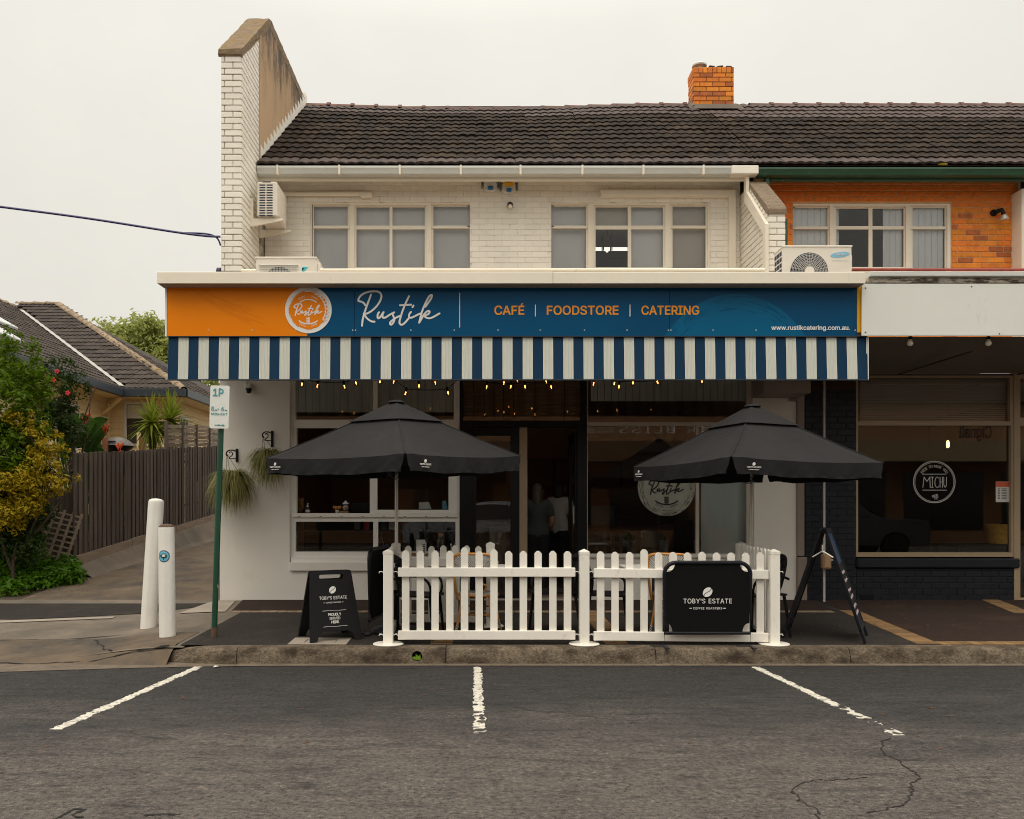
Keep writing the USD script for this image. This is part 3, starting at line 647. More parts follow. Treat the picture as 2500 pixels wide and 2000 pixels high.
def brick_yz(r, Xf, side, d=.05, proud=.007, ch=.006):
    j = rng.uniform(-.0015, .0015)
    a, b = (Xf - d, Xf + proud + j) if side > 0 else (Xf - proud - j, Xf + d)
    return MB().box(a, b, r[0], r[1], r[2], r[3], ch)
def rect(px0, py0, px1, py1, Y): return sbox(X(px0, Y), Z(py1, Y), X(px1, Y), Z(py0, Y))
def frame(outer, holes, Y, d):
    """(px rectangles at depth Y) a solid frame with openings"""
    return MB().poly(rect(*outer, Y).difference(unary_union([rect(*h, Y) for h in holes])), Y, Y + d)
def pane(h, Y, grow=2, t=.006):
    return MB().box(X(h[0] - grow, Y), X(h[2] + grow, Y), Y, Y + t, Z(h[3] + grow, Y), Z(h[1] - grow, Y))
class RoofPlane:
    def __init__(s, O, u, v): s.O, s.u, s.v = np.array(O, float), np.array(u, float) / np.linalg.norm(u), np.array(v, float) / np.linalg.norm(v); s.n = np.cross(s.u, s.v); s.n *= np.sign(s.n[2])
    def tile(s, u0, v0, w=.30, g=.335, lap=.05, rolls=2, h=.026, lip=.030, sag=None, clip=None):
        t = np.linspace(0, 1, 4 * rolls + 1)
        hh = h * (.5 - .5 * np.cos(2 * np.pi * rolls * t)) ** .8
        ju, jv, jn, jt = rng.normal(0, .003), rng.normal(0, .006), rng.normal(0, .003), rng.normal(0, .008)
        rows = []
        for vv, nn in ((v0, 0.0), (v0 - .004, lip), (v0 + g + lap, .004)):
            base = -.004 if nn == 0.0 else 0
            q = s.O + np.outer(u0 + ju + t * w, s.u) + np.outer(vv + jv + jt * (t - .5), s.v) + np.outer(hh + nn + jn + base if nn else np.full(len(t), .0) + hh * .9, s.n)
            if sag is not None: q[:, 2] += sag(q[:, 0], vv)
            rows.append(q)
        return MB().grid(rows)

# ------------------------------------------------------------------ cafe building
YG, YU, YE = 11.73, 13.0, 12.55           # ground floor front, upper wall, eaves gutter
cafe = thing('cafe_building', 'cream painted two storey cafe with brown tiled roof behind the striped awning', 'building')
XL0, XL1 = -3.655, -3.362                 # side wall that rises above the roof
side = obj('side_wall', MB().polyx(Polygon([(YG + .006, .0), (YG + .006, 7.90), (13.27, 9.22), (16.3, 9.27), (22.5, 4.6), (22.5, .0)]), XL0 + .006, XL1 - .006), WHITE_JOINT, cafe)
br = [brick_xz(r, YG) for r in lay(XL0, XL1, 4.17, 7.93, blen=.235, start=.055, joint=.011)]
def kf(z): return (YG, 12.64) if z < 7.9 else (YG + (z - 7.93) * 1.16, 12.64)
br += [brick_yz(r, XL1, 1) for r in lay(YG + .0, 12.64, 4.17, 8.72, keep=kf, start=.1)]
pieces('brick', br, WHITE_BRICK, side)
obj('render_panel', MB().polyx(Polygon([(12.65, 6.6), (12.65, 8.70), (13.32, 9.25), (16.28, 9.28), (16.0, 9.15)]), XL1 - .02, XL1 + .010), TAN_RENDER, side)
cp = MB()
def cap_prism(pts, x0, x1): cp.polyx(Polygon(pts), x0, x1)
_cc = [(YG - .03, 7.93), (YG - .03, 8.0), (YG + .06, 8.07), (13.20, 9.31), (13.40, 9.37), (16.3, 9.385), (16.3, 9.25), (13.33, 9.21), (12.66, 8.68), (YG + .0, 7.90)]
cap_prism(_cc, XL0 - .03, XL1 + .012)
_v, _f = cp.get(); _t = trimesh.Trimesh(_v, _f).subdivide_to_size(.12)
_v = np.array(_t.vertices); _nn = meshkit.fbm(_v * 9, 3) - .5
_v += np.stack([_nn * .02, _nn * .015, (meshkit.fbm(_v * 7 + 5, 3) - .5) * .035], 1)
obj('capping', (_v, _t.faces), CAP, side, smooth=35)
fl = MB()
for k in range(17):                       # stepped flashing along the roof
    y0 = 12.72 + k * .2; z0 = 6.80 + (y0 - 12.6) * .752
    fl.box(XL1 - .01, XL1 + .016 + .001 * (k % 2), y0, y0 + .2, z0 - .05, z0 + .20 + .0, .004)
obj('flashing', fl, WHITE_BRICK, side)

# upper front wall
PX0 = 4.09                                # party wall face
w1 = (758, 494, 1147, 700); w2 = (1346, 495, 1734, 700)
ops = [(X(w[0], YU), X(w[2], YU), Z(w[3], YU), Z(w[1], YU)) for w in (w1, w2)]
_wl = sbox(XL1, 3.9, PX0, 6.80)
for o in ops: _wl = _wl.difference(sbox(o[0], o[2], o[1], o[3]))
front = obj('upper_front_wall', MB().poly(_wl, YU + .004, YU + .12), WALL_JOINT, cafe)
pieces('brick', [brick_xz(r, YU, .04, .003, .004) for r in lay(XL1, PX0, 4.14, 6.74, ops, joint=.005)][::-1], WHITE_BRICK, front, limit=300)
def upstairs_window(parent, outer, cols, rows_side, rows_mid, Y, blinds, backing=True):
    """outer px rect; cols = [(side l, side r), (mid l, mid r), (mid2 l, mid2 r), (side2 l, side2 r)]"""
    holes = []
    for i, (a, b) in enumerate(cols):
        for (c, d) in (rows_mid if i in (1, 2) else rows_side): holes.append((a, c, b, d))
    big = [(cols[0][0] - 5, rows_side[0][0] - 5, cols[0][1] + 5, rows_side[1][1] + 5), (cols[1][0] - 5, rows_mid[0][0] - 5, cols[2][1] + 5, rows_mid[1][1] + 5), (cols[3][0] - 5, rows_side[0][0] - 5, cols[3][1] + 5, rows_side[1][1] + 5)]
    fr = obj('window', frame(outer, big, Y + .02, .10), CREAM, parent)
    obj('sash', frame((outer[0] + 6, outer[1] + 6, outer[2] - 6, outer[3]), holes, Y + .055, .04), CREAM, fr)
    for (a, c, b, d) in holes:               # putty edge and a thin drip rail
        obj('pane', pane((a, c, b, d), Y + .075), GLASS_UP, fr)
    for i, m in blinds: obj('blind', pane(holes[i], Y + .16, 7, .004), m, fr)
    rail = MB()
    for i in (0, 3):
        a, b = cols[i]; z = Z((rows_side[0][1] + rows_side[1][0]) / 2 - 1, Y)
        rail.box(X(a - 4, Y), X(b + 5, Y), Y + .035, Y + .055, z - .012, z + .008, .003)
    obj('rail', rail, CREAM, fr)
    return fr, holes
_rs, _rm = [(504, 551), (559, 700)], [(506, 551), (560, 653)]
upstairs_window(cafe, w1, [(766, 849), (870, 951), (958, 1037), (1058, 1142)], _rs, _rm, YU, [(i, BLIND) for i in range(8)])
upstairs_window(cafe, w2, [(1349, 1431), (1454, 1533), (1541, 1619), (1642, 1723)], _rs, _rm, YU, [(0, BLIND), (1, BLIND), (2, BLIND_DARK), (4, BLIND), (5, BLIND), (6, BLIND_DARK), (7, BLIND_DARK)])
up = MB().box(-3.3, 4.0, 16.8, 16.9, 3.9, 6.6).box(-3.3, 4.0, 13.2, 16.8, 3.9, 4.0)
obj('upstairs_room', up, ROOM_LIGHT, cafe)
obj('upstairs_ceiling', MB().box(-3.3, 4.0, 13.2, 16.8, 6.55, 6.6), ROOM_LIGHT, cafe)
tl = obj('ceiling_tube_light', MB().box(X(1440, 14.6), X(1580, 14.6), 14.6, 14.68, Z(610, 14.6), Z(603, 14.6), .01), TUBE_ON, label='lit white tube lamp seen through the upstairs window over FOODSTORE', cat='lamp')
lt = thing('hanging_lantern', 'small grey lantern hanging behind the upstairs window beside the lit tube', 'lantern')
_lx = X(1482, 13.8)
for sx in (-1, 1):
    for sy in (-1, 1): obj('bar', MB().box(_lx + sx * .07 - .008, _lx + sx * .07 + .008, 13.8 + sy * .07 - .008, 13.8 + sy * .07 + .008, Z(615, 13.8), Z(572, 13.8)), POT_GREY, lt)
obj('ring', MB().box(_lx - .08, _lx + .08, 13.72, 13.88, Z(594, 13.8), Z(590, 13.8)).box(_lx - .006, _lx + .006, 13.79, 13.81, Z(572, 13.8), 6.55), POT_GREY, lt)
obj('bulb', MB().lathe([(0, -.035), (.022, -.02), (.026, .0), (.014, .035), (0, .04)], (_lx, 13.8, Z(612, 13.8)), 10), TUBE_ON, lt)

# eaves, gutter, roof
gz_ = Z(405.5, 12.48)
obj('eaves_board', MB().box(XL1 + .0, X(1820, 12.65), 12.62, 12.66, Z(441.5, 12.62), gz_ + .02, .004), CREAM, cafe)
obj('soffit', MB().box(XL1, PX0, 12.66, 13.0, 6.72, 6.74), CREAM, cafe)
def gutter(parent, x0, x1, mat_, zt=6.70, y=12.48):
    s = Polygon([(y, zt), (y - .012, zt), (y - .014, zt - .03), (y, zt - .05), (y + .02, zt - .105), (y + .06, zt - .122), (y + .13, zt - .122), (y + .13, zt), (y + .118, zt), (y + .118, zt - .10), (y + .05, zt - .10), (y + .02, zt - .04)])
    return obj('gutter', MB().polyx(s, x0, x1), mat_, parent, smooth=25)
gz = Z(405.5, 12.48)
gu = gutter(cafe, XL1 + .02, X(1790, 12.48), ZINC, gz)
for q in (677, 828, 976, 1125, 1271, 1422, 1571, 1718):
    obj('bracket', MB().box(X(q - 2.4, 12.46), X(q + 2.4, 12.46), 12.452, 12.5, gz - .135, gz + .008, .004), CREAM, gu)
obj('gutter_end', MB().box(X(1786, 12.47), X(1852, 12.47), 12.455, 12.62, gz - .125, gz + .006, .012), WHITE_BRICK, cafe)
YR, ZR, ZE = 16.1, 9.33, gz + .035
roof_v = np.array([0, YR - 12.5, ZR - ZE]); RL = np.linalg.norm(roof_v)
rp = RoofPlane((XL1, 12.5, ZE), (1, 0, 0), roof_v)
def sag(x, v): return -.075 * np.sin(np.clip((x + 3.36) / 6.2, 0, 1) * np.pi) * np.clip(v / RL, 0, 1)
def roof_base(x0, x1): 
    n = 14; xs = np.linspace(x0, x1, n)
    return MB().grid([[(x, 12.5 + roof_v[1] * t, ZE + roof_v[2] * t - .02 + sag(x, t * RL)) for x in xs] for t in np.linspace(0, 1, 6)]).grid([[(x, YR + 6.2 * t, ZR - 4.6 * t - .02) for x in xs] for t in (0, 1)])
XM = X(1868, 12.5)                        # where the two roofs meet
chim = (X(1690.6, 16.0), X(1789, 16.0), 15.92, 16.32)
def tiles(parent, x0, x1):
    ms, mt = [], []
    NR = 14; g = RL / NR
    for r in range(NR):
        x = x0
        k = 0
        while x < x1 - .05:
            yy = 12.5 + roof_v[1] * (r + .5) / NR
            if not (chim[0] - .10 < x + .12 < chim[1] - .05 and yy > chim[2] - .25):
                w = min(.30, x1 - x)
                ms.append(rp.tile(x - XL1, r * g, w, g, h=.018, sag=sag, rolls=2)); mt.append(TILE_EDGE if r == 0 else TILE)
            x += .30; k += 1
    return ms, mt
roof = obj('roof', roof_base(XL1, XM), TILE, cafe)
ms, mt = tiles(roof, XL1 + .01, XM); pieces('roof_tile', ms, mt, roof)
def ridge(parent, x0, x1):
    x = x0
    while x < x1 - .05:
        w = min(.46, x1 - x); a = np.linspace(-1.25, 1.25, 9)
        P = []
        for t, r in ((0, .125), (w * .86, .118), (w * .86, .140), (w - .0, .140), (w, .120)):
            P.append([(x + t, YR + .02 + r * math.sin(q), ZR - .085 + sag(x, RL) + r * math.cos(q)) for q in a])
        if not (x + w > chim[0] - .05 and x < chim[1] + .05): obj('ridge_tile', MB().grid(P), RIDGE, parent, smooth=40)
        x += .46
ridge(roof, XL1 + .02, XM)
# chimney
ch = obj('chimney', MB().box(chim[0] + .006, chim[1] - .006, chim[2] + .006, chim[3], 8.2, Z(172, 16.0)), MORTAR_DARK, cafe)
zc0, zc1 = 9.05, Z(184, 16.0)
cb = [brick_xz(r, chim[2], .06, .008, .005) for r in lay(chim[0], chim[1], zc0, zc1 - .0, course=.0905, blen=.245, joint=.012, start=.12)]
cb += [brick_yz(r, chim[0], -1, .06, .008, .005) for r in lay(chim[2], chim[3], zc0, zc1, course=.0905, blen=.245, joint=.012)]
x = chim[0]
while x < chim[1] - .03:                    # soldier course on top
    w = min(.09, chim[1] - x); cb.append(MB().box(x + .005, x + w - .005, chim[2] - .008, chim[2] + .06, zc1 + .004, zc1 + .115, .005)); x += .09
y = chim[2] + .07
while y < chim[3]: cb.append(MB().box(chim[0] - .008, chim[0] + .05, y, y + .08, zc1 + .004, zc1 + .115, .005)); y += .09
pieces('brick', cb, [RED_BRICK if rng.rand() < .25 else ORANGE_BRICK for _ in cb], ch)
cx_ = chim[0] + .16; zt_ = zc1 + .10
obj('cowl', MB().lathe([(.0, .0), (.075, 0), (.075, .10), (.14, .11), (.145, .135), (.12, .16), (.0, .165)], (cx_, 16.1, zt_), 20), STEEL, ch, smooth=30)
for k in range(5):
    obj('broken_tile', MB().obox((chim[0] + .36 + .085 * k, 16.08 + .03 * (k % 2), zt_ + .055 + .02 * rng.rand()), (.055, .1, .014), rotz(rng.uniform(-20, 20)) @ roty(rng.uniform(-25, 25)), .004), TILE_EDGE, ch)
fl = MB()
zf0 = ZE + roof_v[2] / roof_v[1] * (chim[2] - .12 - 12.5)
fl.grid([[(chim[0] - .13, chim[2] - .17, zf0 - .01), (chim[1] + .14, chim[2] - .17, zf0 - .01)], [(chim[0] - .10, chim[2] - .09, zf0 + .085), (chim[1] + .11, chim[2] - .09, zf0 + .085)], [(chim[0] - .02, chim[2] - .012, zf0 + .15), (chim[1] + .02, chim[2] - .012, zf0 + .15)]])
fl.grid([[(chim[0] - .10, 15.78, zf0 + .01), (chim[0] - .10, 16.1, zf0 + .22)], [(chim[0] - .012, 15.8, zf0 + .09), (chim[0] - .012, 16.1, zf0 + .30)]])
obj('flashing', fl, CONCRETE, ch)

# party wall between the two shops
PX1 = 4.333
party = obj('party_wall', MB().polyx(Polygon([(YG + .006, 3.9), (YG + .006, 5.66), (12.55, 6.42), (13.0, 6.42), (13.0, 3.9)]), PX0, PX1), WHITE_JOINT, cafe)
def kp(z): return (YG, 13.0) if z < 5.66 else (YG + (z - 5.66) * 1.08, 13.0)
pb = [brick_xz(r, YG) for r in lay(PX0, PX1, 4.17, 5.68, blen=.24, start=.12, joint=.010)]
pb += [brick_yz(r, PX0, -1, .04, .004) for r in lay(YG, 12.95, 4.17, 6.4, keep=kp, joint=.008)]
pieces('brick', pb, WHITE_BRICK, party)
obj('capping', MB().polyx(Polygon([(YG - .012, 5.67), (YG - .012, 5.75), (YG + .06, 5.83), (12.58, 6.47), (12.58, 6.40), (YG + .05, 5.70)]), PX0 - .01, PX1 + .01), CAP_GREY, party)
tb = MB()
tb.polyx(Polygon([(YG - .05, 4.2), (YG - .05, 5.52), (12.53, 6.30), (12.53, 6.62), (12.63, 6.62), (12.63, 6.18), (YG + .07, 5.44), (YG + .07, 4.2)]), PX0 - .06, PX0 - .012)
obj('barge_board', tb, CREAM, party)
obj('green_board', MB().box(PX1 + .004, PX1 + .035, YG + .01, YG + .13, 4.2, 5.62, .004), GREEN, party)
obj('party_flank', MB().polyx(Polygon([(YG + .1, 3.9), (YG + .1, 5.62), (12.5, 6.30), (13.0, 6.30), (13.0, 3.9)]), PX1 + .001, PX1 + .004), ORANGE_BRICK, party)

# conduits, boxes on the upper wall
obj('conduit', MB().tube([W(690, 474, 12.95), W(905, 474, 12.95)], .035, 10).box(X(878, 12.9), X(908, 12.9), 12.90, 13.0, Z(481, 12.9), Z(467, 12.9), .02), CREAM, cafe, smooth=30)
cv = MB().box(X(1465, YU), X(1793, YU), YU - .09, YU, Z(484, YU), Z(468, YU), .005).box(X(1777, YU), X(1793, YU), YU - .088, YU, 4.2, Z(484, YU) + .0, .005)
obj('duct_cover', cv, CREAM, cafe)

# canopy over the footpath
canopy = obj('canopy', MB().box(-3.74, 4.50, 9.90, 11.74, 4.13, 4.20), SOFFIT, cafe)
gx0, gx1 = X(383, 9.68), X(2113, 9.68)
obj('canopy_gutter', MB().box(gx0, 0.86, 9.68, 9.90, Z(692.5, 9.68), Z(663.5, 9.68), .006).box(.862, gx1, 9.682, 9.90, Z(692.5, 9.68) + .001, Z(663.5, 9.68) - .001, .006), CREAM, canopy)
obj('gutter_lip', MB().box(gx0 + .02, gx1 - .01, 9.70, 9.88, Z(697.5, 9.75), Z(693, 9.68), .002), SOFFIT, canopy)
obj('roof_edge_pipe', MB().tube([(X(782, 9.98), 9.98, Z(660.5, 9.98)), (X(1866, 9.98), 9.98, Z(659, 9.98))], .022, 10).tube([(X(590, 9.98), 9.98, Z(661, 9.98)), (X(625, 9.98), 9.98, Z(661, 9.98))], .02, 8), CREAM, canopy, smooth=True)
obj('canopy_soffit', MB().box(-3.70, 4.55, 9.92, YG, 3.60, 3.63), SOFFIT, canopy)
obj('canopy_end', MB().box(-3.72, -3.69, 9.88, YG, 3.57, 4.13).box(4.53, 4.56, 9.88, YG, 3.57, 4.13), SOFFIT, canopy)
canopy_front = obj('canopy_back_board', MB().box(-3.70, 4.60, 9.885, 9.91, 3.50, 4.14), SOFFIT, canopy)

# ground floor walls
GA, GB = X(537, YG), X(1945, YG)
lw = sbox(GA, -.1, GB, 3.62)
for r in ((707, 860, 1122, 1394), (1122, 860, 1430, 1500), (1430, 860, 1841, 1354)): lw = lw.difference(rect(*r, YG))
obj('shopfront_wall', MB().poly(lw, YG, YG + .26), RENDER_WHITE, cafe)
obj('side_ground_wall', MB().box(XL0 + .01, XL1, YG + .26, 22, 0, 4.1), RENDER_WHITE, cafe)
obj('window_sill', MB().box(X(707, YG - .04), X(1118, YG - .04), YG - .045, YG + .05, Z(1394, YG - .04), Z(1373.5, YG - .04), .006), RENDER_WHITE, cafe)
# left servery window
sf = obj('servery_window', frame((707, 860, 1122, 1374), [(721, 862, 911, 1025), (922, 862, 1108, 1025), (724, 1045, 903, 1253), (921, 1045, 1108, 1253), (722, 1274, 911, 1347), (923, 1274, 1112, 1347)], YG + .06, .09), ALU_WHITE, cafe)
obj('sliding_sash', frame((908, 1040, 1116, 1254), [(921, 1048, 1095, 1245)], YG + .045, .035), ALU_WHITE, sf)
obj('ledge', MB().box(X(712, YG), X(1116, YG), YG + .02, YG + .07, Z(1263, YG), Z(1254.5, YG), .004).box(X(709, YG), X(1122, YG), YG + .015, YG + .07, Z(1373, YG), Z(1361, YG), .004), ALU_WHITE, sf)
_sl = MB()
for q in np.linspace(730, 1092, 8): _sl.box(X(q - 2, YG), X(q + 2, YG), YG + .0165, YG + .03, Z(1262, YG), Z(1260.5, YG))
obj('drain_slot', _sl, BLACK_PLASTIC, sf)
for h in ((721, 862, 911, 1025), (922, 862, 1108, 1025), (722, 1274, 911, 1347), (923, 1274, 1112, 1347), (921, 1048, 1095, 1245)):
    obj('pane', pane(h, YG + .085 if h[1] != 1048 else YG + .06), GLASS, sf)
bl = MB()
for q in np.arange(716, 1112, 17.0): bl.box(X(q, YG + .2), X(q + 16, YG + .2), YG + .12, YG + .125, Z(1008, YG + .2), 3.6)
obj('blind', bl, VBLIND, sf)
# door bay
db = obj('doorway', frame((1122, 860, 1433, 1475), [(1131, 862, 1418, 1027), (1151, 1043, 1410, 1475)], YG + .05, .10), DOOR_BLACK, cafe)
obj('pane', pane((1131, 862, 1418, 1027), YG + .10), GLASS, db)
_bb = []
for k, q in enumerate(np.arange(900, 1027, 3.4)): _bb.append(MB().box(X(1133, YG + .18), X(1417, YG + .18), YG + .17, YG + .185, Z(q + 2.4, YG + .18), Z(q, YG + .18)))
pieces('slat', _bb, WOOD_WARM, db)
_co = MB()
for q in (1156, 1182, 1206, 1229, 1254, 1306, 1378): _co.box(X(q - .8, YG + .165), X(q + .8, YG + .165), YG + .160, YG + .168, Z(1026, YG), Z(872, YG))
obj('blind_cord', _co, DOOR_BLACK, db)
dl = obj('door', frame((1151, 1046, 1268, 1470), [(1163, 1064, 1246, 1452)], YG + .07, .05), DOOR_BLACK, cafe)
obj('pane', pane((1163, 1064, 1246, 1452), YG + .09), GLASS, dl)
obj('door_post', MB().box(X(1268, YG + .1), X(1287, YG + .1), YG + .07, YG + .16, .2, Z(1043, YG + .1)), PINKTAN, cafe)
od = obj('open_door', MB().polyx(Polygon([(YG + .12, .24), (YG + 1.0, .24), (YG + 1.0, 2.62), (YG + .12, 2.62)]).difference(Polygon([(YG + .22, .4), (YG + .9, .4), (YG + .9, 2.5), (YG + .22, 2.5)])), X(1404, YG + .1), X(1404, YG + .1) + .045), DOOR_BLACK, cafe)
obj('handle', MB().tube([(X(1399, YG + .3), YG + .18, 1.30), (X(1399, YG + .3), YG + .18, 1.55)], .012, 8), STEEL, od)
obj('door_step', MB().box(X(1122, YG), X(1433, YG), YG - .05, YG + .3, .1, .235, .008), CONC_PALE, cafe)
# right hand shop window
rw = obj('shop_window', frame((1430, 860, 1841, 1356), [(1435, 862, 1823, 1031), (1435, 1040, 1699, 1352), (1707, 1040, 1823, 1352)], YG + .06, .07), SHOP_FRAME, cafe)
for h in ((1435, 862, 1823, 1031), (1435, 1040, 1699, 1352), (1707, 1040, 1823, 1352)): obj('pane', pane(h, YG + .09), GLASS, rw)
obj('window_ledge', MB().box(X(1432, YG - .03), X(1841, YG - .03), YG - .03, YG + .06, Z(1362, YG - .03), Z(1353, YG - .03), .005), RENDER_WHITE, rw)
bl = MB()
for q in np.arange(1440, 1820, 17.0): bl.box(X(q, YG + .25), X(q + 15.5, YG + .25), YG + .13, YG + .135, Z(982, YG + .25), 3.6)
obj('blind', bl, BLIND, rw)
obj('curtain', MB().grid([[(X(q, YG + .2), YG + .22 + .006 * math.sin(q * .25), z) for q in np.linspace(1712, 1822, 40)] for z in (Z(1352, YG + .3), Z(1040, YG + .3))]), CURTAIN, rw)
# brown timber column and box at the right end
obj('downpipe_cover', MB().box(X(1945, YG - .02) + .002, X(1963, YG - .02), YG - .035, YG + .2, Z(1358, YG), 3.6, .006).box(X(1945, YG - .03) + .004, X(1969, YG - .03), YG - .06, YG + .2, zp(YG), Z(1360, YG), .008).box(X(1928, YG - .02), X(1946, YG - .02), YG - .03, YG - .005, Z(980, YG), Z(974, YG), .004), PIPE_BROWN, cafe)
obj('meter_box', MB().box(X(1864, 11.2), X(1980, 11.2), 11.2, YG - .01, Z(960, 11.2), Z(905, 11.2), .01), PIPE_BROWN, cafe)

# room behind the shop windows
RX0, RX1, RY = -3.3, 4.35, 18.5
obj('room_floor', MB().box(RX0, RX1, YG + .3, RY, .16, .23), ROOM_FLOOR, cafe)
obj('room_wall', MB().box(RX0, RX1, RY, RY + .1, .2, 3.6).box(RX0 - .05, RX0, YG + .27, RY, .2, 3.6).box(RX1, RX1 + .05, YG + .27, RY, .2, 3.6), ROOM, cafe)
obj('room_ceiling', MB().box(RX0, RX1, YG + .27, RY, 3.57, 3.6), ROOM, cafe)
# ------------------------------------------------------------------ sign board and striped awning
YS = 9.85
sign = thing('shop_sign', 'long orange and blue shop sign board reading Rustik above the striped awning', 'sign')
def sx(p): return X(p, YS)
def sz(p): return Z(p, YS)
obj('orange_panel', MB().box(sx(408), sx(750), YS, YS + .02, sz(821.5), sz(697), .002), SIGN_ORANGE, sign)
for a, b in ((750, 864.5), (865.3, 1634), (1634.8, 2092)):
    obj('blue_panel', MB().box(sx(a) + .0005, sx(b), YS, YS + .02, sz(821.5), sz(697), .002), SIGN_BLUE, sign)
obj('yellow_end', MB().box(sx(2092.5), sx(2104), YS - .004, YS + .03, sz(812), sz(698), .002), YELLOW, sign)
obj('white_edge', MB().box(sx(403), sx(407.5), YS - .006, YS + .03, sz(822), sz(697), .002), SIGN_WHITE, sign)
def flat(shape, mat_, name, parent, Y, t=.003): return obj(name, MB().poly(shape, Y - t, Y), mat_, parent)
# brushed arcs printed on the panels
pr = sbox(sx(1600), sz(821), sx(2091), sz(698))
arc = affinity.scale(Point(sx(1795), sz(1010)).buffer(1, 64), sx(2020) - sx(1795), sz(718) - sz(1010)).intersection(pr)
r2 = np.random.RandomState(3)
cuts = []
for k in range(70):
    a = math.radians(r2.uniform(35, 150)); R = r2.uniform(.86, .99); cxx, czz = sx(1795), sz(1010); rx, rzz = (sx(2020) - cxx) * R, (sz(718) - czz) * R
    aa = np.linspace(a, a + r2.uniform(.03, .22), 6)
    cuts.append(LineString(np.stack([cxx + rx * np.cos(aa), czz + rzz * np.sin(aa)], 1)).buffer(r2.uniform(.001, .005)))
flat(arc.difference(unary_union(cuts)), SIGN_BLUE_B, 'brush_mark', sign, YS, .0012)
sw = []
for k in range(26):
    t = np.linspace(0, 1, 8); o = r2.uniform(0, 1); s0 = r2.uniform(0, .6); s1 = s0 + r2.uniform(.15, .4)
    q = s0 + (s1 - s0) * t
    sw.append(LineString(np.stack([sx(455 + 215 * q + 25 * o), sz(708 + 70 * q ** .75 + 40 * (1 - o) * q - 6 * o)], 1)).buffer(r2.uniform(.0015, .006)))
flat(unary_union(sw), SIGN_ORANGE_B, 'brush_mark', sign, YS, .0012)
# round badge
def badge(parent, cx, cz, R, Y, base, inner, ink, lean=1.0, parts=('badge', 'badge_disc', 'badge_print')):
    flat(Point(cx, cz).buffer(R, 48), base, parts[0], parent, Y - .003, .003)
    blot = []
    r3 = np.random.RandomState(11)
    for k in range(80):
        a = r3.uniform(0, 2 * math.pi); q = r3.uniform(.76, .84) * R; aa = np.linspace(a, a + r3.uniform(.05, .35), 6)
        blot.append(LineString(np.stack([cx + q * np.cos(aa), cz + q * np.sin(aa)], 1)).buffer(r3.uniform(.004, .012) * R))
    disc = affinity.rotate(affinity.scale(Point(cx + .0 * R, cz - .02 * R).buffer(R * .80, 48), 1.0, .985), 20)
    if inner is not None: flat(unary_union([disc] + blot), inner, parts[1], parent, Y - .0065, .0025)
    w = script_shape(R * 1.20 / 1065, R * .046)
    pr_ = [affinity.translate(w, cx - .61 * R, cz - .19 * R)]
    aa = np.radians(np.linspace(48, 132, 16)); pr_.append(LineString(np.stack([cx + .52 * R * np.cos(aa), cz - .02 * R + .46 * R * np.sin(aa)], 1)).buffer(.022 * R))
    aa = np.radians(np.linspace(222, 318, 16)); pr_.append(LineString(np.stack([cx + .52 * R * np.cos(aa), cz - .22 * R + .38 * R * np.sin(aa)], 1)).buffer(.024 * R))
    pr_.append(wheat_shape(.30 * R, cx, cz - .62 * R))
    flat(unary_union(pr_), ink, parts[2], parent, Y - .009, .0025)
    m = arc_text('ESTD - 2006', .085 * R, cx, cz - .08 * R, .62 * R, 125, 55, Y - .0065)
    m.add(*arc_text('ESTD - 2006', .085 * R, cx, cz - .10 * R, .64 * R, 235, 305, Y - .0065, True).get())
    obj('badge_lettering', m, ink, parent)
def wheat_ear(cx, cz, R, Y, mat_, parent):
    sh = []
    for k in range(9):
        a = math.radians(62 - 11.5 * k); q = .80 * R
        for sg, tilt in ((-1, 18), (1, -38)):
            e = affinity.scale(Point(0, 0).buffer(1, 8), .028 * R, .085 * R)
            e = affinity.rotate(e, math.degrees(a) - 0 + tilt, origin=(0, 0))
            sh.append(affinity.translate(e, cx + (q + sg * .055 * R) * math.cos(a), cz + (q + sg * .055 * R) * math.sin(a)))
    for k in range(4):
        a0 = math.radians(64 + k * 2.5); sh.append(LineString([(cx + (.76 + .04 * k) * R * math.cos(a0), cz + (.76 + .04 * k) * R * math.sin(a0)), (cx + (.78 + .05 * k) * R * math.cos(a0 + .3), cz + (.80 + .05 * k) * R * math.sin(a0 + .3))]).buffer(.010 * R))
    flat(unary_union(sh), mat_, 'wheat_ear', parent, Y - .0095, .0025)
bx, bz, bR = sx(753), sz(757), 57 * YS / F
badge(sign, bx, bz, bR, YS, SIGN_WHITE, SIGN_ORANGE, TEXT_WHITE)
wheat_ear(bx, bz, bR, YS, TEXT_WHITE, sign)
sc = YS / F / 5.326
obj('script_lettering', MB().poly(affinity.translate(script_shape(sc, 24 * sc), X(860 + 79 / 5.326, YS), Z(700 + 454 / 5.326, YS)), YS - .005, YS), TEXT_WHITE, sign)
obj('divider', MB().box(sx(1121.6), sx(1123.2), YS - .003, YS, sz(800), sz(715)), TEXT_WHITE, sign)
for s, a, b in (('CAF\u00c9', 1207, 1280), ('FOODSTORE', 1335, 1510), ('CATERING', 1566, 1707)):
    obj('lettering', place_text(glyphs(s, sz(747.5) - sz(768.5), True), (sx(a) + sx(b)) / 2, YS, sz(768.3), sx(b) - sx(a)), TEXT_ORANGE, sign)
for q in (1307, 1538): obj('divider', MB().box(sx(q - 1), sx(q + 1), YS - .003, YS, sz(773), sz(744)), TEXT_WHITE, sign)
obj('lettering', place_text(glyphs('www.rustikcatering.com.au.', sz(795) - sz(805.5), True), (sx(1883) + sx(2075)) / 2, YS, sz(805.5), sx(2075) - sx(1883)), TEXT_WHITE, sign)
sc_ = MB()
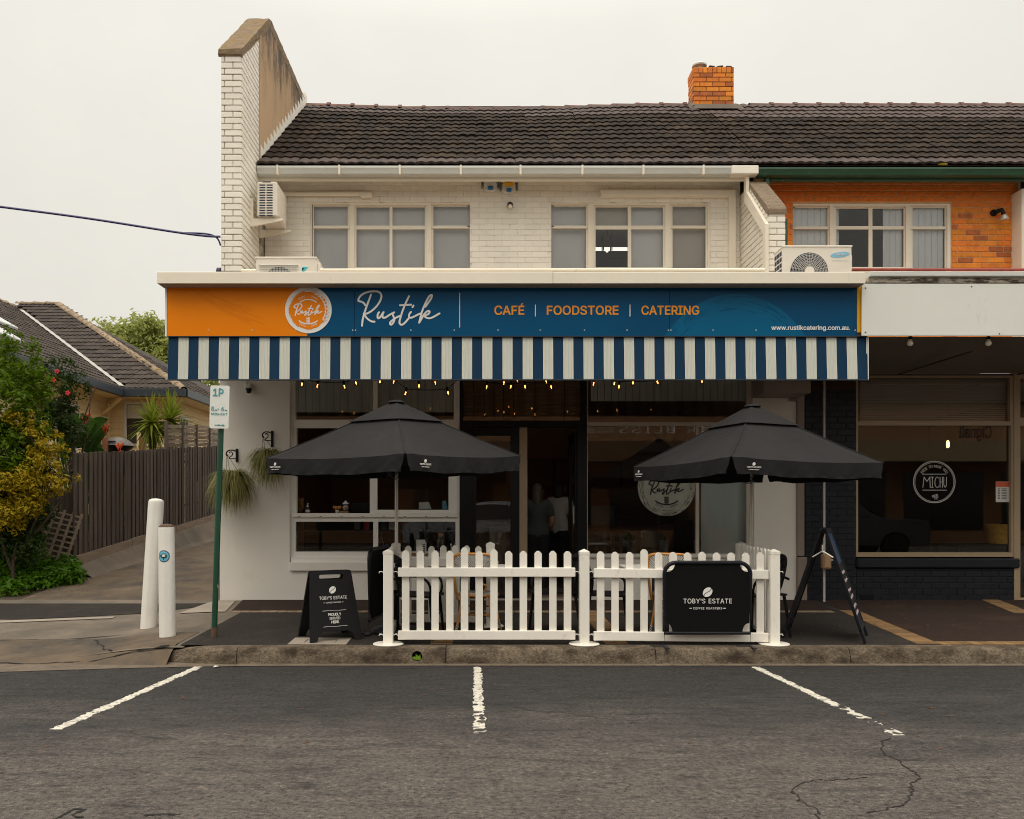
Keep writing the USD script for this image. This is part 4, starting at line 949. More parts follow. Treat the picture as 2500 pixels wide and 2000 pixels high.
for q in (510, 616, 722, 861, 868, 1003, 1109, 1216, 1319, 1427, 1531, 1632, 1638, 1741, 1846, 2088):
    sc_.lathe([(.0, -.003), (.007, -.002), (.009, .0)], (0, 0, 0), 8)
    v = sc_.v[-1]; sc_.v[-1] = np.stack([v[:, 0] + sx(q), YS + v[:, 2] - .001, v[:, 1] + sz(806.5)], 1)
obj('screw', sc_, STEEL, sign)

awn = thing('striped_awning', 'blue and white striped metal awning valance hanging under the sign board', 'awning')
def ay(z): return 9.845 + (z - 3.06) * .05
zt_, zb_ = Z(823.5, 9.86), Z(926.5, 9.84)
pitch = (X(2119, 9.84) - X(409, 9.84)) / 69
for k in range(69):
    a = X(409, 9.84) + k * pitch; b = a + pitch
    prof = []
    nrib = 5
    if k % 2 == 0:
        m = MB()
        for (xa, xb, dy) in [(a, b, 0)]:
            m.add([[xa, ay(zb_), zb_], [xb, ay(zb_), zb_], [xb, ay(zt_), zt_], [xa, ay(zt_), zt_], [xa, ay(zb_) + .012, zb_], [xb, ay(zb_) + .012, zb_], [xb, ay(zt_) + .012, zt_], [xa, ay(zt_) + .012, zt_]], [[0, 1, 2, 3], [5, 4, 7, 6], [4, 0, 3, 7], [1, 5, 6, 2], [4, 5, 1, 0], [3, 2, 6, 7]])
        obj('blue_stripe', m, AWN_BLUE, awn)
    else:
        m = MB().add([[a, ay(zb_) + .001, zb_ + .004], [b, ay(zb_) + .001, zb_ + .004], [b, ay(zt_) + .001, zt_], [a, ay(zt_) + .001, zt_], [a, ay(zb_) + .013, zb_ + .004], [b, ay(zb_) + .013, zb_ + .004], [b, ay(zt_) + .013, zt_], [a, ay(zt_) + .013, zt_]], [[0, 1, 2, 3], [5, 4, 7, 6], [4, 0, 3, 7], [1, 5, 6, 2], [4, 5, 1, 0], [3, 2, 6, 7]])
        ws = obj('white_stripe', m, AWN_WHITE, awn)
        rb = MB()
        for t in (.03, .17, .31, .45, .59, .73, .87, .97):
            c = a + pitch * t; h = .0042 if t in (.03, .97) else .0030
            rb.add([[c - h, ay(zb_) + .0008, zb_ + .006], [c, ay(zb_) - .004, zb_ + .006], [c + h, ay(zb_) + .0008, zb_ + .006], [c - h, ay(zt_) + .0008, zt_ - .002], [c, ay(zt_) - .004, zt_ - .002], [c + h, ay(zt_) + .0008, zt_ - .002]], [[0, 1, 4], [0, 4, 3], [1, 2, 5], [1, 5, 4]])
        obj('rib', rb, AWN_RIB, ws)
obj('hem', MB().box(X(408, 9.84), X(2120, 9.84), ay(zb_) - .006, ay(zb_) + .022, zb_ - .012, zb_ + .001, .002), TRIM_DARK, awn)
obj('head_strip', MB().box(X(408, 9.84), X(2118, 9.84), 9.842, 9.895, zt_ + .001, zt_ + .012, .002), TRIM_DARK, awn)
obj('side_edge', MB().box(X(2117, 9.84), X(2120, 9.84), 9.86, 9.9, zb_, zt_).box(X(2119.3, 9.84), X(2121, 9.84), 9.84, 9.90, zb_, zt_), SIGN_WHITE, awn)

# festoon lights
def festoon(name, pts, bulbs, label, Y, sagv=.03):
    t = thing(name, label, 'string lights')
    cb = MB()
    for (a, b) in zip(pts[:-1], pts[1:]):
        A, B = W(a[0], a[1], a[2]), W(b[0], b[1], b[2])
        s = np.linspace(0, 1, 9)[:, None]
        P = A + (B - A) * s; P[:, 2] -= sagv * 4 * (s[:, 0] * (1 - s[:, 0])) * np.linalg.norm(B - A) / 1.2
        cb.tube(P, .0045, 5)
    obj('cable', cb, BLACK_PLASTIC, t)
    for (px, py, Yb, tilt) in bulbs:          # px, py: the filament
        c = W(px, py, Yb); R = roty(tilt)
        obj('socket', MB().lathe([(0, .075), (.011, .07), (.016, .06), (.017, .032), (.013, .025), (.0, .024)], sides=10).xform(R, c), BLACK_PLASTIC, t, smooth=40)
        obj('bulb', MB().lathe([(0, -.045), (.014, -.043), (.024, -.030), (.028, -.012), (.025, .006), (.014, .026)], sides=12).xform(R, c), GLASS_BULB, t, smooth=True)
        f = MB()
        for q in (-.003, .003): f.tube([(q, 0, -.020), (q * 1.6, 0, .016)], .0019, 6)
        obj('filament', f.xform(R, c), BULB_ON, t)
festoon('string_lights', [(700, 922, 10.2), (742, 927, 10.3), (777, 932, 10.3), (838, 934, 10.3), (864, 926, 10.3), (885, 915, 10.3), (945, 915, 10.2), (961, 925, 10.2), (994, 950, 10.2), (1091, 950, 10.2), (1120, 925, 10.2)],
        [(737, 938, 10.3, 10), (775, 942, 10.3, 8), (841, 944, 10.3, -10), (869, 935, 10.3, -22), (928, 931, 10.2, 12), (961, 932, 10.2, 8), (990, 960, 10.2, 14), (1094, 959, 10.2, -12), (1063, 935, 10.6, -8), (1023, 942, 10.6, -6)],
        'black string of lit filament bulbs hanging above the left umbrella', 10.3)
festoon('string_lights', [(1130, 915, 10.3), (1189, 933, 10.3), (1248, 936, 10.3), (1285, 934, 10.3), (1345, 934, 10.3), (1375, 915, 10.3)],
        [(1188, 945, 10.3, 6), (1230, 935, 10.3, 6), (1247, 944, 10.4, 8), (1282, 944, 10.3, -8), (1334, 932, 10.4, -10), (1346, 945, 10.3, -6), (1262, 927, 10.4, -18)],
        'black string of lit filament bulbs hanging over the cafe doorway', 10.3)
festoon('string_lights', [(1430, 920, 10.3), (1500, 930, 10.3), (1545, 931, 10.3), (1610, 928, 10.3), (1716, 922, 10.3), (1770, 918, 10.4), (1835, 914, 10.4)],
        [(1449, 937, 10.3, 8), (1500, 936, 10.3, 6), (1511, 944, 10.3, 6), (1545, 934, 10.3, -6), (1605, 933, 10.3, -24), (1714, 930, 10.3, 10), (1812, 925, 10.4, -16)],
        'black string of lit filament bulbs hanging over the right hand cafe window', 10.3)

# ------------------------------------------------------------------ fittings on the cafe front
def alarm(px, top, bot, face, label, cap):
    t = thing('alarm_box', label, 'alarm box')
    x = X(px, YU); w = .105
    sh = Polygon([(x - w, Z(bot - 6, YU)), (x - w * .82, Z(top, YU)), (x + w * .82, Z(top, YU)), (x + w, Z(bot - 6, YU)), (x + w * .55, Z(bot, YU)), (x - w * .55, Z(bot, YU))])
    obj('body', MB().poly(sh, YU - .10, YU - .006), PAPER, t)
    if face is not None: obj('yellow_face', MB().box(x - w * .75, x + w * .75, YU - .106, YU - .1, Z(top + 14, YU), Z(top + 2, YU), .003), face, t); obj('print', MB().box(x - .05, x + .05, YU - .108, YU - .1065, Z(top + 5, YU), Z(top + 3.4, YU)), TEXT_BLACK, t)
    obj('blue_light', MB().lathe([(0, -.03), (.03, -.026), (.042, 0), (.042, .02), (0, .021)], (x, YU - .115, Z(bot - 5, YU)), 14), mat('alarm_blue_' + cap, (.01, .13, .30), .2), t, smooth=40)
    g = MB()
    for sg in (-1, 1): g.box(x + sg * w * 1.25 - .008, x + sg * w * 1.25 + .008, YU - .06, YU - .006, Z(bot - 10, YU), Z(top + 1, YU)).box(x + min(0, sg) * w * 1.3, x + max(0, sg) * w * 1.3, YU - .04, YU - .03, Z(top + 4, YU), Z(top + 2, YU))
    obj('cage', g, POT_GREY, t)
alarm(1197, 446, 471, None, 'plain white alarm box with blue light under the eaves', 'a')
alarm(1242, 447, 476, YELLOW, 'alarm box with yellow face and blue light under the eaves', 'b')
t = thing('wall_bulb_holder', 'bare white bulb in a dark holder on the cream wall below the alarm boxes', 'lamp')
obj('holder', MB().lathe([(0, -.06), (.045, -.05), (.042, .0), (0, .0)], sides=14).xform(rotx(-90) @ np.eye(3), (X(1245, YU), YU - .01, Z(503, YU))), mat('dark_brown', (.05, .03, .02), .5), t, smooth=40)
obj('bulb', MB().tm(trimesh.creation.icosphere(2, .032)).xform(None, (X(1245, YU), YU - .085, Z(509, YU))), BULB_OFF, t, smooth=True)

def fan_grille(cx, cz, R, Y, parent, mat_, half=None):
    m = MB()
    for r in np.linspace(R * .2, R, 11):
        a = np.linspace(0, 2 * math.pi, 37)
        m.tube(np.stack([cx + r * np.cos(a), np.full(37, Y), cz + r * np.sin(a)], 1), .0028, 4, caps=False)
    for a in np.linspace(0, 2 * math.pi, 33)[:-1]:
        m.tube([(cx + R * .2 * math.cos(a), Y - .003, cz + R * .2 * math.sin(a)), (cx + R * math.cos(a), Y - .003, cz + R * math.sin(a))], .0022, 4, caps=False)
    return obj('fan_grille', m, mat_, parent)
# wall hung unit on the side wall
t = thing('air_conditioner', 'cream air conditioner on brackets high on the side wall under the eaves', 'air conditioner')
ax0, ax1, ay0, ay1 = -3.254, -2.955, 12.12, 12.72
az0, az1 = Z(528, ay0), Z(443, ay0)
obj('casing', MB().box(ax0, ax1, ay0, ay1, az0, az1, .018), AC_WHITE, t)
lv = MB(); 
for k in range(13):
    z = az1 - .045 - k * .0370
    for a, b in ((.14, .43), (.49, .79)): lv.box(ax0 + (ax1 - ax0) * a, ax0 + (ax1 - ax0) * b, ay0 - .001, ay0 + .01, z - .020, z)
obj('louvre', lv, AC_DARK, t)
obj('front_cover', MB().box(ax1, ax1 + .006, ay0 + .08, ay1 - .12, az0 + .03, az1 - .03, .003), CREAM, t)
obj('top_handle', MB().box(ax0 + .09, ax0 + .21, ay0 - .004, ay0 + .01, az1 - .012, az1 + .004, .004), POT_GREY, t)
for yb in (12.16, 12.66):
    bm = MB()
    bm.poly(Polygon([(XL1, az0 - .14), (XL1 + .02, az0 - .14), (ax1 + .08, az0 - .045), (ax1 + .08, az0 - .02), (XL1, az0 - .02)]), yb, yb + .035)
    bm.box(XL1 + .001, XL1 + .045, yb - .001, yb + .036, az0 - .14, az0 + .28, .003)
    obj('wall_bracket', bm, CREAM, t)
# unit on the canopy roof, left
YA = 10.6
t = thing('air_conditioner', 'cream air conditioner with teal badge on the canopy roof by the left window', 'air conditioner')
obj('casing', MB().box(X(624, YA), X(773, YA), YA, YA + .30, 4.20, Z(628, YA), .016), AC_WHITE, t)
obj('lid', MB().box(X(622.5, YA), X(774, YA), YA - .008, YA + .31, Z(632, YA), Z(628, YA) + .004, .006), AC_WHITE, t)
obj('side_cover', MB().box(X(773, YA), X(781, YA), YA + .02, YA + .26, 4.24, Z(640, YA), .012), AC_WHITE, t)
obj('fan_well', MB().poly(Point(X(682, YA), Z(690, YA)).buffer(.20, 24).intersection(sbox(X(634, YA), 4.2, X(727, YA), Z(648, YA))), YA - .0015, YA - .0005), AC_DARK, t)
g = MB()
for q in np.linspace(634, 727, 26): g.box(X(q, YA) - .0018, X(q, YA) + .0018, YA - .012, YA - .008, 4.22, Z(648, YA))
for q in np.linspace(648, 720, 16): g.box(X(634, YA), X(727, YA), YA - .016, YA - .012, Z(q, YA) - .0018, Z(q, YA) + .0018)
g.box(X(633, YA), X(728, YA), YA - .018, YA, Z(649, YA), Z(646.5, YA), .003)
obj('grille', g, PAPER, t)
obj('badge', MB().poly(Polygon([(X(737, YA), Z(652, YA)), (X(753, YA), Z(652, YA)), (X(738, YA), Z(668, YA))]), YA - .003, YA - .0005), AC_TEAL, t)
obj('badge_dark', MB().poly(Polygon([(X(737.3, YA), Z(655, YA)), (X(744, YA), Z(655, YA)), (X(737.6, YA), Z(662, YA))]), YA - .005, YA - .0031), AC_DARK, t)
# unit on the canopy roof, right
YB = 10.2
t = thing('air_conditioner', 'white air conditioner with round fan and pale blue oval badge on the canopy roof', 'air conditioner')
obj('casing', MB().box(X(1912, YB), X(2080, YB), YB, YB + .32, 4.20, Z(600, YB), .016), AC_WHITE, t)
obj('lid', MB().box(X(1911, YB), X(2081, YB), YB - .008, YB + .33, Z(604, YB), Z(600, YB) + .004, .006), AC_WHITE, t)
obj('side_cover', MB().box(X(2080, YB), X(2082.5, YB), YB + .02, YB + .26, 4.24, Z(622, YB), .006), AC_WHITE, t)
fx, fz, fR = X(1975, YB), Z(663, YB), 46 * YB / F
obj('fan_well', MB().poly(Point(fx, fz).buffer(fR, 32).intersection(sbox(-9, 4.21, 9, 9)), YB - .0012, YB - .0004), AC_DARK, t)
fan_grille(fx, fz, fR, YB - .012, t, PAPER)
obj('fan_boss', MB().poly(Point(fx, fz).buffer(fR * .24, 20), YB - .022, YB - .014), AC_WHITE, t)
obj('badge', MB().poly(affinity.rotate(affinity.scale(Point(X(2051, YB), Z(622, YB)).buffer(1, 24), 23.5 * YB / F, 6.4 * YB / F), 7), YB - .004, YB - .0005), AC_BLUE, t)
obj('badge_lettering', place_text(glyphs('SAMSUNG', .020, True), X(2051, YB), YB - .004, Z(624, YB), 25 * YB / F), PAPER, t)
obj('badge_line', MB().box(X(2032, YB), X(2071, YB), YB - .003, YB, Z(637, YB), Z(635.5, YB), .002), PAPER, t)
for k in range(3):
    for j in range(7): obj('side_vent', MB().box(X(1912, YB) - .002, X(1912, YB) + .004, YB + .05 + .085 * k, YB + .12 + .085 * k, 4.215 + j * .072, 4.265 + j * .072), AC_DARK, t)

# camera on the white pier
t = thing('security_camera', 'small dark security camera on a white base high on the white pier', 'camera')
cxx, czz = X(609, YG), Z(946, YG)
obj('base', MB().box(cxx - .05, cxx + .05, YG - .09, YG, czz - .03, czz + .05, .02), PAPER, t)
obj('dome', MB().lathe([(0, -.10), (.03, -.085), (.035, -.05), (.05, -.03), (0, -.02)], (cxx + .01, YG - .07, czz), 14), BLACK_PLASTIC, t, smooth=40)
obj('lead', MB().tube([(cxx - .03, YG - .02, czz + .05), (cxx - .03, YG - .02, 3.55)], .004, 5), BLACK_PLASTIC, t)

# overhead cable to the side wall
t = thing('overhead_cable', 'dark blue service cable sagging from the left to the brick side wall', 'cable')
P = smoothline([W(-120, 486, 11.4), W(0, 505, 11.4), W(225, 535, 11.5), W(450, 570, 11.6), W(538, 578, 11.72)], 8)
obj('wire', MB().tube(P, .016, 6), CABLE_M, t)
obj('tail', MB().tube(smoothline([W(440, 569, 11.6), W(520, 575, 11.7), W(532, 584, 11.72), W(538.5, 600, 11.74)], 8), .012, 6), CABLE_M, t)
obj('insulator', MB().lathe([(0, -.05), (.04, -.04), (.05, 0), (.04, .05), (0, .06)], (X(533, YG) - .01, YG + .08, Z(660, YG)), 12), mat('dark_ceramic', (.03, .02, .06), .3), t, smooth=True)

# ------------------------------------------------------------------ the neighbouring shop
nb = thing('brick_shop', 'orange brick two storey shop with green eaves beside the cafe', 'building')
NX1 = 8.45
no = (X(1936, YU), X(2323, YU), Z(700, YU), Z(496, YU))
_wl = sbox(PX1 + .003, 3.9, NX1, 6.75).difference(sbox(no[0], no[2], no[1], no[3]))
nf = obj('upper_front_wall', MB().poly(_wl, YU + .004, YU + .12), MORTAR, nb)
nbr = [brick_xz(r, YU, .04, .006, .006) for r in lay(PX1, NX1, 4.14, 6.62, [no], start=.05, joint=.011)]
pieces('brick', nbr, [RED_BRICK if rng.rand() < .12 else ORANGE_BRICK for _ in nbr], nf)
nwin, nh = upstairs_window(nb, (1936, 496, 2323, 700), [(1939, 2021), (2042, 2121), (2130, 2207), (2228, 2308)], [(507, 553), (560, 700)], [(509, 552), (560, 652)], YU, [])
for k, (a, b) in enumerate(((1939, 2021), (2042, 2050), (2171, 2207), (2228, 2308))):
    q = a - 6
    while q < b + 4:
        obj('blind_slat', MB().grid([[(X(min(q + w, b + 6), YU), YU + .125 + .004 * math.sin(w * .5), z) for w in (0, 4, 8, 12, 15.5)] for z in (4.2, 6.3)]), VBLIND, nwin, smooth=True); q += 15.7
obj('upstairs_room', MB().box(PX1 + .1, NX1, 16, 16.1, 3.9, 6.7).box(PX1 + .1, NX1, 13.2, 16, 4.0, 4.1).box(NX1, NX1 + .1, 13.1, 16, 3.9, 6.7).box(PX1 + .05, PX1 + .1, 13.1, 16, 3.9, 6.7).box(PX1 + .1, NX1, 13.1, 16, 6.68, 6.7), BLIND_DARK, nb)
obj('pilaster', MB().box(X(2490, 12.8), X(2520, 12.8), 12.75, 13.2, 4.1, Z(463, 12.8), .01), CREAM, nb)
gutter(nb, X(1852, 12.48) + .001, 13.2, GREEN, gz - .02)
obj('eaves_board', MB().box(X(1880, 12.62), 13.2, 12.60, 12.64, Z(443, 12.62), gz + .0, .004), GREEN, nb)
obj('soffit', MB().box(PX1, 13.2, 12.64, 13.0, 6.70, 6.72), GREEN, nb)
obj('barge_post', MB().box(X(1869, 12.58), X(1878, 12.58), 12.57, 12.66, Z(456, 12.58), Z(421, 12.58), .004), GREEN, nb)
nroof = obj('roof', roof_base(XM, 13.2), TILE, nb)
ms, mt = tiles(nroof, XM + .003, 13.2); pieces('roof_tile', ms, mt, nroof); ridge(nroof, XM, 13.2)
obj('moss_clump', MB().tm(trimesh.creation.icosphere(1, .05)).xform(np.diag([1.6, .6, .4]), (X(2308, 12.45), 12.52, gz + .04)), mat('yellow_moss', (.45, .33, .02), .9), nroof)
# its canopy
ncan = obj('canopy', MB().box(4.62, 9.5, 9.95, YG, 4.10, 4.17), SOFFIT, nb)
obj('canopy_gutter', MB().box(X(2113, 9.9) + .003, 9.5, 9.78, 9.96, Z(675.5, 9.8), Z(664, 9.8), .006), ZINC, ncan)
obj('peeling_board', MB().box(X(2112, 9.9), 9.5, 9.84, 9.94, Z(690.5, 9.84), Z(677.5, 9.84), .006), PEEL, ncan)
obj('red_pipe', MB().tube([(X(2081, 10.0), 10.0, Z(658.5, 10.0)), (9.5, 10.0, Z(659, 10.0))], .018, 10), RED_PIPE, ncan, smooth=True)
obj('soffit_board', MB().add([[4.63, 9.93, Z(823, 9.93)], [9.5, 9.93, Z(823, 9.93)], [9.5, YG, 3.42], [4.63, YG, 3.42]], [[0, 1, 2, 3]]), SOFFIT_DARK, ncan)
for q in ((5.9, 6.5), (7.6, 8.1)): obj('soffit_joint', MB().box(q[0], q[0] + .02, 9.95, YG, 3.40, 3.41).xform(None, (0, 0, .0)), CRACK, ncan)
blank = thing('blank_sign_board', 'blank white sign board on the canopy of the brick shop', 'sign')
obj('board', MB().box(X(2104, 9.8), 9.5, 9.80, 9.82, Z(820, 9.8), Z(693, 9.8), .003), mat('blank_board_white', (.72, .73, .68), .4, .05, .6, dirt=(.42, .40, .35), dscale=3, dlo=.62, dhi=.85, dstretch=(1, 1, .4)), blank)
s_ = MB()
for a, b in ((2113, 703.5), (2113, 811.5), (2372, 700), (2440, 815)): s_.box(X(a, 9.8) - .008, X(a, 9.8) + .008, 9.796, 9.80, Z(b, 9.8) - .008, Z(b, 9.8) + .008, .003)
obj('screw', s_, POT_GREY, blank)
for q, l in ((2222, 'bare white bulb under the blank white board near the awning end'), (2413, 'bare white bulb under the blank white board, the one nearer the corner of the photo')):
    t = thing('bare_bulb', l, 'lamp')
    c = W(q, 838, 9.95)
    obj('socket', MB().lathe([(0, .085), (.022, .08), (.022, .045), (.0, .045)], c, 12), BLACK_PLASTIC, t)
    obj('bulb', MB().lathe([(0, -.036), (.02, -.032), (.034, -.012), (.034, .004), (.022, .03), (.018, .05), (0, .05)], c, 16), BULB_OFF, t, smooth=40)
t = thing('wall_lamp', 'black spot lamp on the orange brick wall', 'lamp')
lx, lzz = X(2424, YU), Z(521, YU)
obj('mount', MB().lathe([(0, 0), (.05, 0), (.05, .03), (.03, .05), (0, .05)], sides=16).xform(rotx(90), (lx, YU - .005, lzz)), BLACK_PLASTIC, t, smooth=40)
obj('arm', MB().tube([(lx, YU - .05, lzz), (lx + .07, YU - .11, lzz + .015), (lx + .09, YU - .12, lzz - .05)], .034, 10), BLACK_PLASTIC, t, smooth=40)
obj('lens', MB().lathe([(0, -.11), (.06, -.105), (.066, -.09), (.035, -.03), (0, -.02)], sides=16).xform(roty(-8), (lx + .09, YU - .12, lzz - .04)), STEEL, t, smooth=40)

# ground floor of the neighbour
NA, NW0, NW1 = GB + .002, X(2090, YG), X(2478, YG)
dw = MB().box(NA + .11, NW0 - .004, YG + .006, YG + .3, 0, 3.2).box(NW0 - .004, NW1 + .02, YG + .006, YG + .3, 0, Z(1388, YG))
lowwall = obj('shopfront_wall', dw, BLACK_JOINT, nb)
db_ = [brick_xz(r, YG, .05, .004, .005) for r in lay(NA + .115, NW0, zp(YG) - .02, 3.2, joint=.008, start=.1)] + [brick_xz(r, YG, .05, .004, .005) for r in lay(NW0, NW1, zp(YG) - .02, Z(1388, YG), joint=.008, start=.1)]
pieces('brick', db_, BLACK_BRICK, lowwall)
obj('sill', MB().box(NW0 - .005, NW1 + .05, YG - .05, YG + .1, Z(1387, YG), Z(1363, YG), .02), BLACK_BRICK, nb)
obj('lintel', MB().box(NA + .1, 9.5, YG + .01, YG + .3, Z(919, YG), 3.42, .004), BLACK_BRICK, nb)
nsw = obj('shop_window', frame((2090, 917, 2476, 1360), [(2095, 922, 2466, 1029), (2095, 1039, 2469, 1349)], YG + .0, .08), PINKTAN, nb)
for h in ((2095, 922, 2466, 1029), (2095, 1039, 2469, 1349)): obj('pane', pane(h, YG + .05), GLASS, nsw)
pieces('blind_slat', [MB().obox((X(2281, YG + .2), YG + .2, Z(q, YG + .2)), (1.07, .016, .0015), rotx(-32)) for q in np.arange(924, 1030, 5.2)], BLIND_DARK, nsw)
obj('door_frame', frame((2476, 860, 2700, 1478), [(2491, 925, 2690, 1020), (2491, 1040, 2690, 1460)], YG - .01, .09), PINKTAN, nb)
for h in ((2491, 925, 2690, 1020), (2491, 1040, 2690, 1460)): obj('pane', pane(h, YG + .04), GLASS, nb)
obj('air_vent', MB().box(X(2100, YG), X(2132, YG), YG - .012, YG, Z(1476, YG), Z(1452, YG), .002), BLACK_METAL, nb)
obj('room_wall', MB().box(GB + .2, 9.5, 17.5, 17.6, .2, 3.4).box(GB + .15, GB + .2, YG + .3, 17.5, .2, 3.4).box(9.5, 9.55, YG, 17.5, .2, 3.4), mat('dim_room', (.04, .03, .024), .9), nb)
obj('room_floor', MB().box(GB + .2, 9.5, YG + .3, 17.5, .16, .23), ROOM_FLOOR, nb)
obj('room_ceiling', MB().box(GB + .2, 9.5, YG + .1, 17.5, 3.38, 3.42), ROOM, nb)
# decal, notices
dec = thing('window_emblem', 'round white line emblem reading MICHU on the dark shop window', 'window lettering')
Yd = YG + .048
ex, ez, eR = X(2281, Yd), Z(1177, Yd), 51.5 * Yd / F
ring = unary_union([Point(ex, ez).buffer(eR, 48).difference(Point(ex, ez).buffer(eR - .010, 48)), Point(ex, ez).buffer(eR - .020, 48).difference(Point(ex, ez).buffer(eR - .026, 48)),
                    sbox(X(2251, Yd), Z(1158.5, Yd), X(2310, Yd), Z(1157.2, Yd)), sbox(X(2252, Yd), Z(1197.5, Yd), X(2311, Yd), Z(1196.2, Yd))])
hg = []
kx, kz, ks = X(2276, Yd), Z(1215, Yd), .010
for a in ([(0, 3), (2.4, 3), (2.4, .8), (0, .8), (0, 3)], [(3.8, 4.6), (3.8, -2.2)], [(5.4, 4.8), (6.2, 2.2)], [(6.6, 4.8), (8.0, 2.0)], [(4.8, .8), (8.2, .8)], [(6.5, .8), (6.5, -2.4)]): hg.append(LineString([(kx + ks * x, kz + ks * z) for x, z in a]).buffer(.0035))
obj('ring', MB().poly(unary_union([ring] + hg), Yd - .002, Yd), PAPER, dec)
mi = [[(0, 0), (.15, 1), (.6, .35), (.3, .55)], [(.15, 1), (.62, .12)], [(.78, 1), (.95, 0)]]
mst = [LineString([(2253 + 0, 1190), (2256, 1165)]), LineString([(2256, 1165), (2263, 1176), (2270, 1165)]), LineString([(2270, 1165), (2271, 1190)]), LineString([(2276, 1165), (2276, 1190)]), LineString([(2273, 1165), (2279, 1165)]), LineString([(2272, 1190), (2279, 1190)]),
       LineString(smoothline([(2291, 1168), (2287, 1165), (2283, 1172), (2283, 1184), (2287, 1190), (2292, 1187)])), LineString([(2295, 1165), (2295, 1190)]), LineString([(2301, 1165), (2301, 1190)]), LineString([(2295, 1177), (2301, 1177)]),
       LineString([(2304, 1165), (2304, 1184), (2307.5, 1190), (2311, 1184), (2311, 1165)])]
mst = [LineString([(X(a, Yd), Z(b, Yd)) for a, b in l.coords]).buffer(.0042) for l in mst]
obj('lettering', MB().poly(unary_union(mst), Yd - .002, Yd), PAPER, dec)
obj('lettering', arc_text('NICE TO MEAT YOU', .036, ex, ez, eR * .69, 141, 39, Yd), PAPER, dec)
nt = thing('window_notice', 'white notice with an orange red heading taped inside the dark shop window', 'notice')
obj('sheet', MB().box(X(2431, Yd), X(2467, Yd), Yd - .003, Yd, Z(1226, Yd), Z(1176, Yd)), PAPER, nt)
obj('heading', MB().box(X(2431, Yd) + .001, X(2467, Yd) - .001, Yd - .005, Yd - .0031, Z(1189, Yd), Z(1176.5, Yd)), mat('notice_orange', (.62, .12, .05), .6), nt)
ln = MB()
for k in range(7):
    for a, b in ((2436, 2441), (2445, 2457)): ln.box(X(a, Yd), X(b, Yd), Yd - .005, Yd - .0031, Z(1194.6 + k * 4, Yd), Z(1193 + k * 4, Yd))
obj('print', ln, TEXT_BLACK, nt)
pl = thing('pendant_lamp', 'small lit pendant bulb glowing inside the dark shop window', 'lamp')
c = W(2314, 1084, 14.0)
obj('bulb', MB().lathe([(0, -.07), (.018, -.06), (.026, -.02), (.022, .03), (.01, .06), (0, .065)], c, 14), PENDANT_ON, pl, smooth=True)
obj('cord', MB().tube([c + (0, 0, .06), (c[0], c[1], 3.38)], .006, 6), BLACK_PLASTIC, pl)
# furniture inside
tb = thing('table', 'dark dining table inside the dark shop window under the notice', 'table')
tx, ty = X(2380, 12.9), 12.9
obj('tabletop', MB().box(tx - .5, tx + .75, ty - .35, ty + .4, .93, .97, .006), TROUSERS, tb)
for sx_ in (-.42, .66):
    for sy_ in (-.28, .32): obj('leg', MB().box(tx + sx_ - .025, tx + sx_ + .025, ty + sy_ - .025, ty + sy_ + .025, .23, .93), TROUSERS, tb)
sgn = thing('table_sign', 'small yellow sign board on a stand behind the dark shop window', 'sign')
obj('board', MB().box(X(2428, 12.7), X(2463, 12.7), 12.7, 12.72, Z(1292, 12.7), Z(1283, 12.7), .002), YELLOW, sgn)
obj('stand', MB().box(X(2444, 12.7), X(2447, 12.7), 12.71, 12.73, .97, Z(1292, 12.7)), YELLOW, sgn)
yb = thing('yellow_basket', 'dull yellow basket standing in the dark shop window near the notice', 'basket')
obj('body', MB().lathe([(0, 0), (.13, 0), (.17, .30), (.16, .30), (.12, .02), (0, .02)], (X(2435, 12.75), 12.75, .97), 18), mat('straw_yellow', (.45, .25, .03), .8, .3, 20), yb, smooth=40)
# ------------------------------------------------------------------ picket fence
YF = 8.50
PH = Z(1342, YF) - zp(YF)
def fence_post(x, y, label, first=[None]):
    if first[0] is None:
        t = thing('fence_post', label, 'fence post', None, (x, y, zp(y)))
        w = .049
        obj('shaft', MB().box(-w, w, -w, w, .008, PH - .05, .005), FENCE_WHITE, t)
        cap = MB().box(-w - .002, w + .002, -w - .002, w + .002, PH - .052, PH - .018, .004)
        q = w + .001
        cap.add([[-q, -q, PH - .018], [q, -q, PH - .018], [q, q, PH - .018], [-q, q, PH - .018], [0, 0, PH + .008]], [[0, 1, 4], [1, 2, 4], [2, 3, 4], [3, 0, 4]])
        obj('cap', cap, FENCE_WHITE, t)
        obj('base_plate', MB().lathe([(.0, .0), (.155, 0), (.157, .006), (.15, .011), (.09, .014), (0, .014)], sides=32), FENCE_WHITE, t, smooth=30)
        for z in (.095, .738):
            hk = MB()
            for sg in (-1, 1): hk.tube([(sg * w, 0, z), (sg * (w + .012), 0, z), (sg * (w + .02), 0, z + .006), (sg * (w + .042), 0, z + .006), (sg * (w + .044), 0, z - .012)], .006, 6)
            obj('hook', hk, STEEL, t)
        first[0] = t
        return t
    return dup(first[0], (x, y, zp(y)), 0, label)
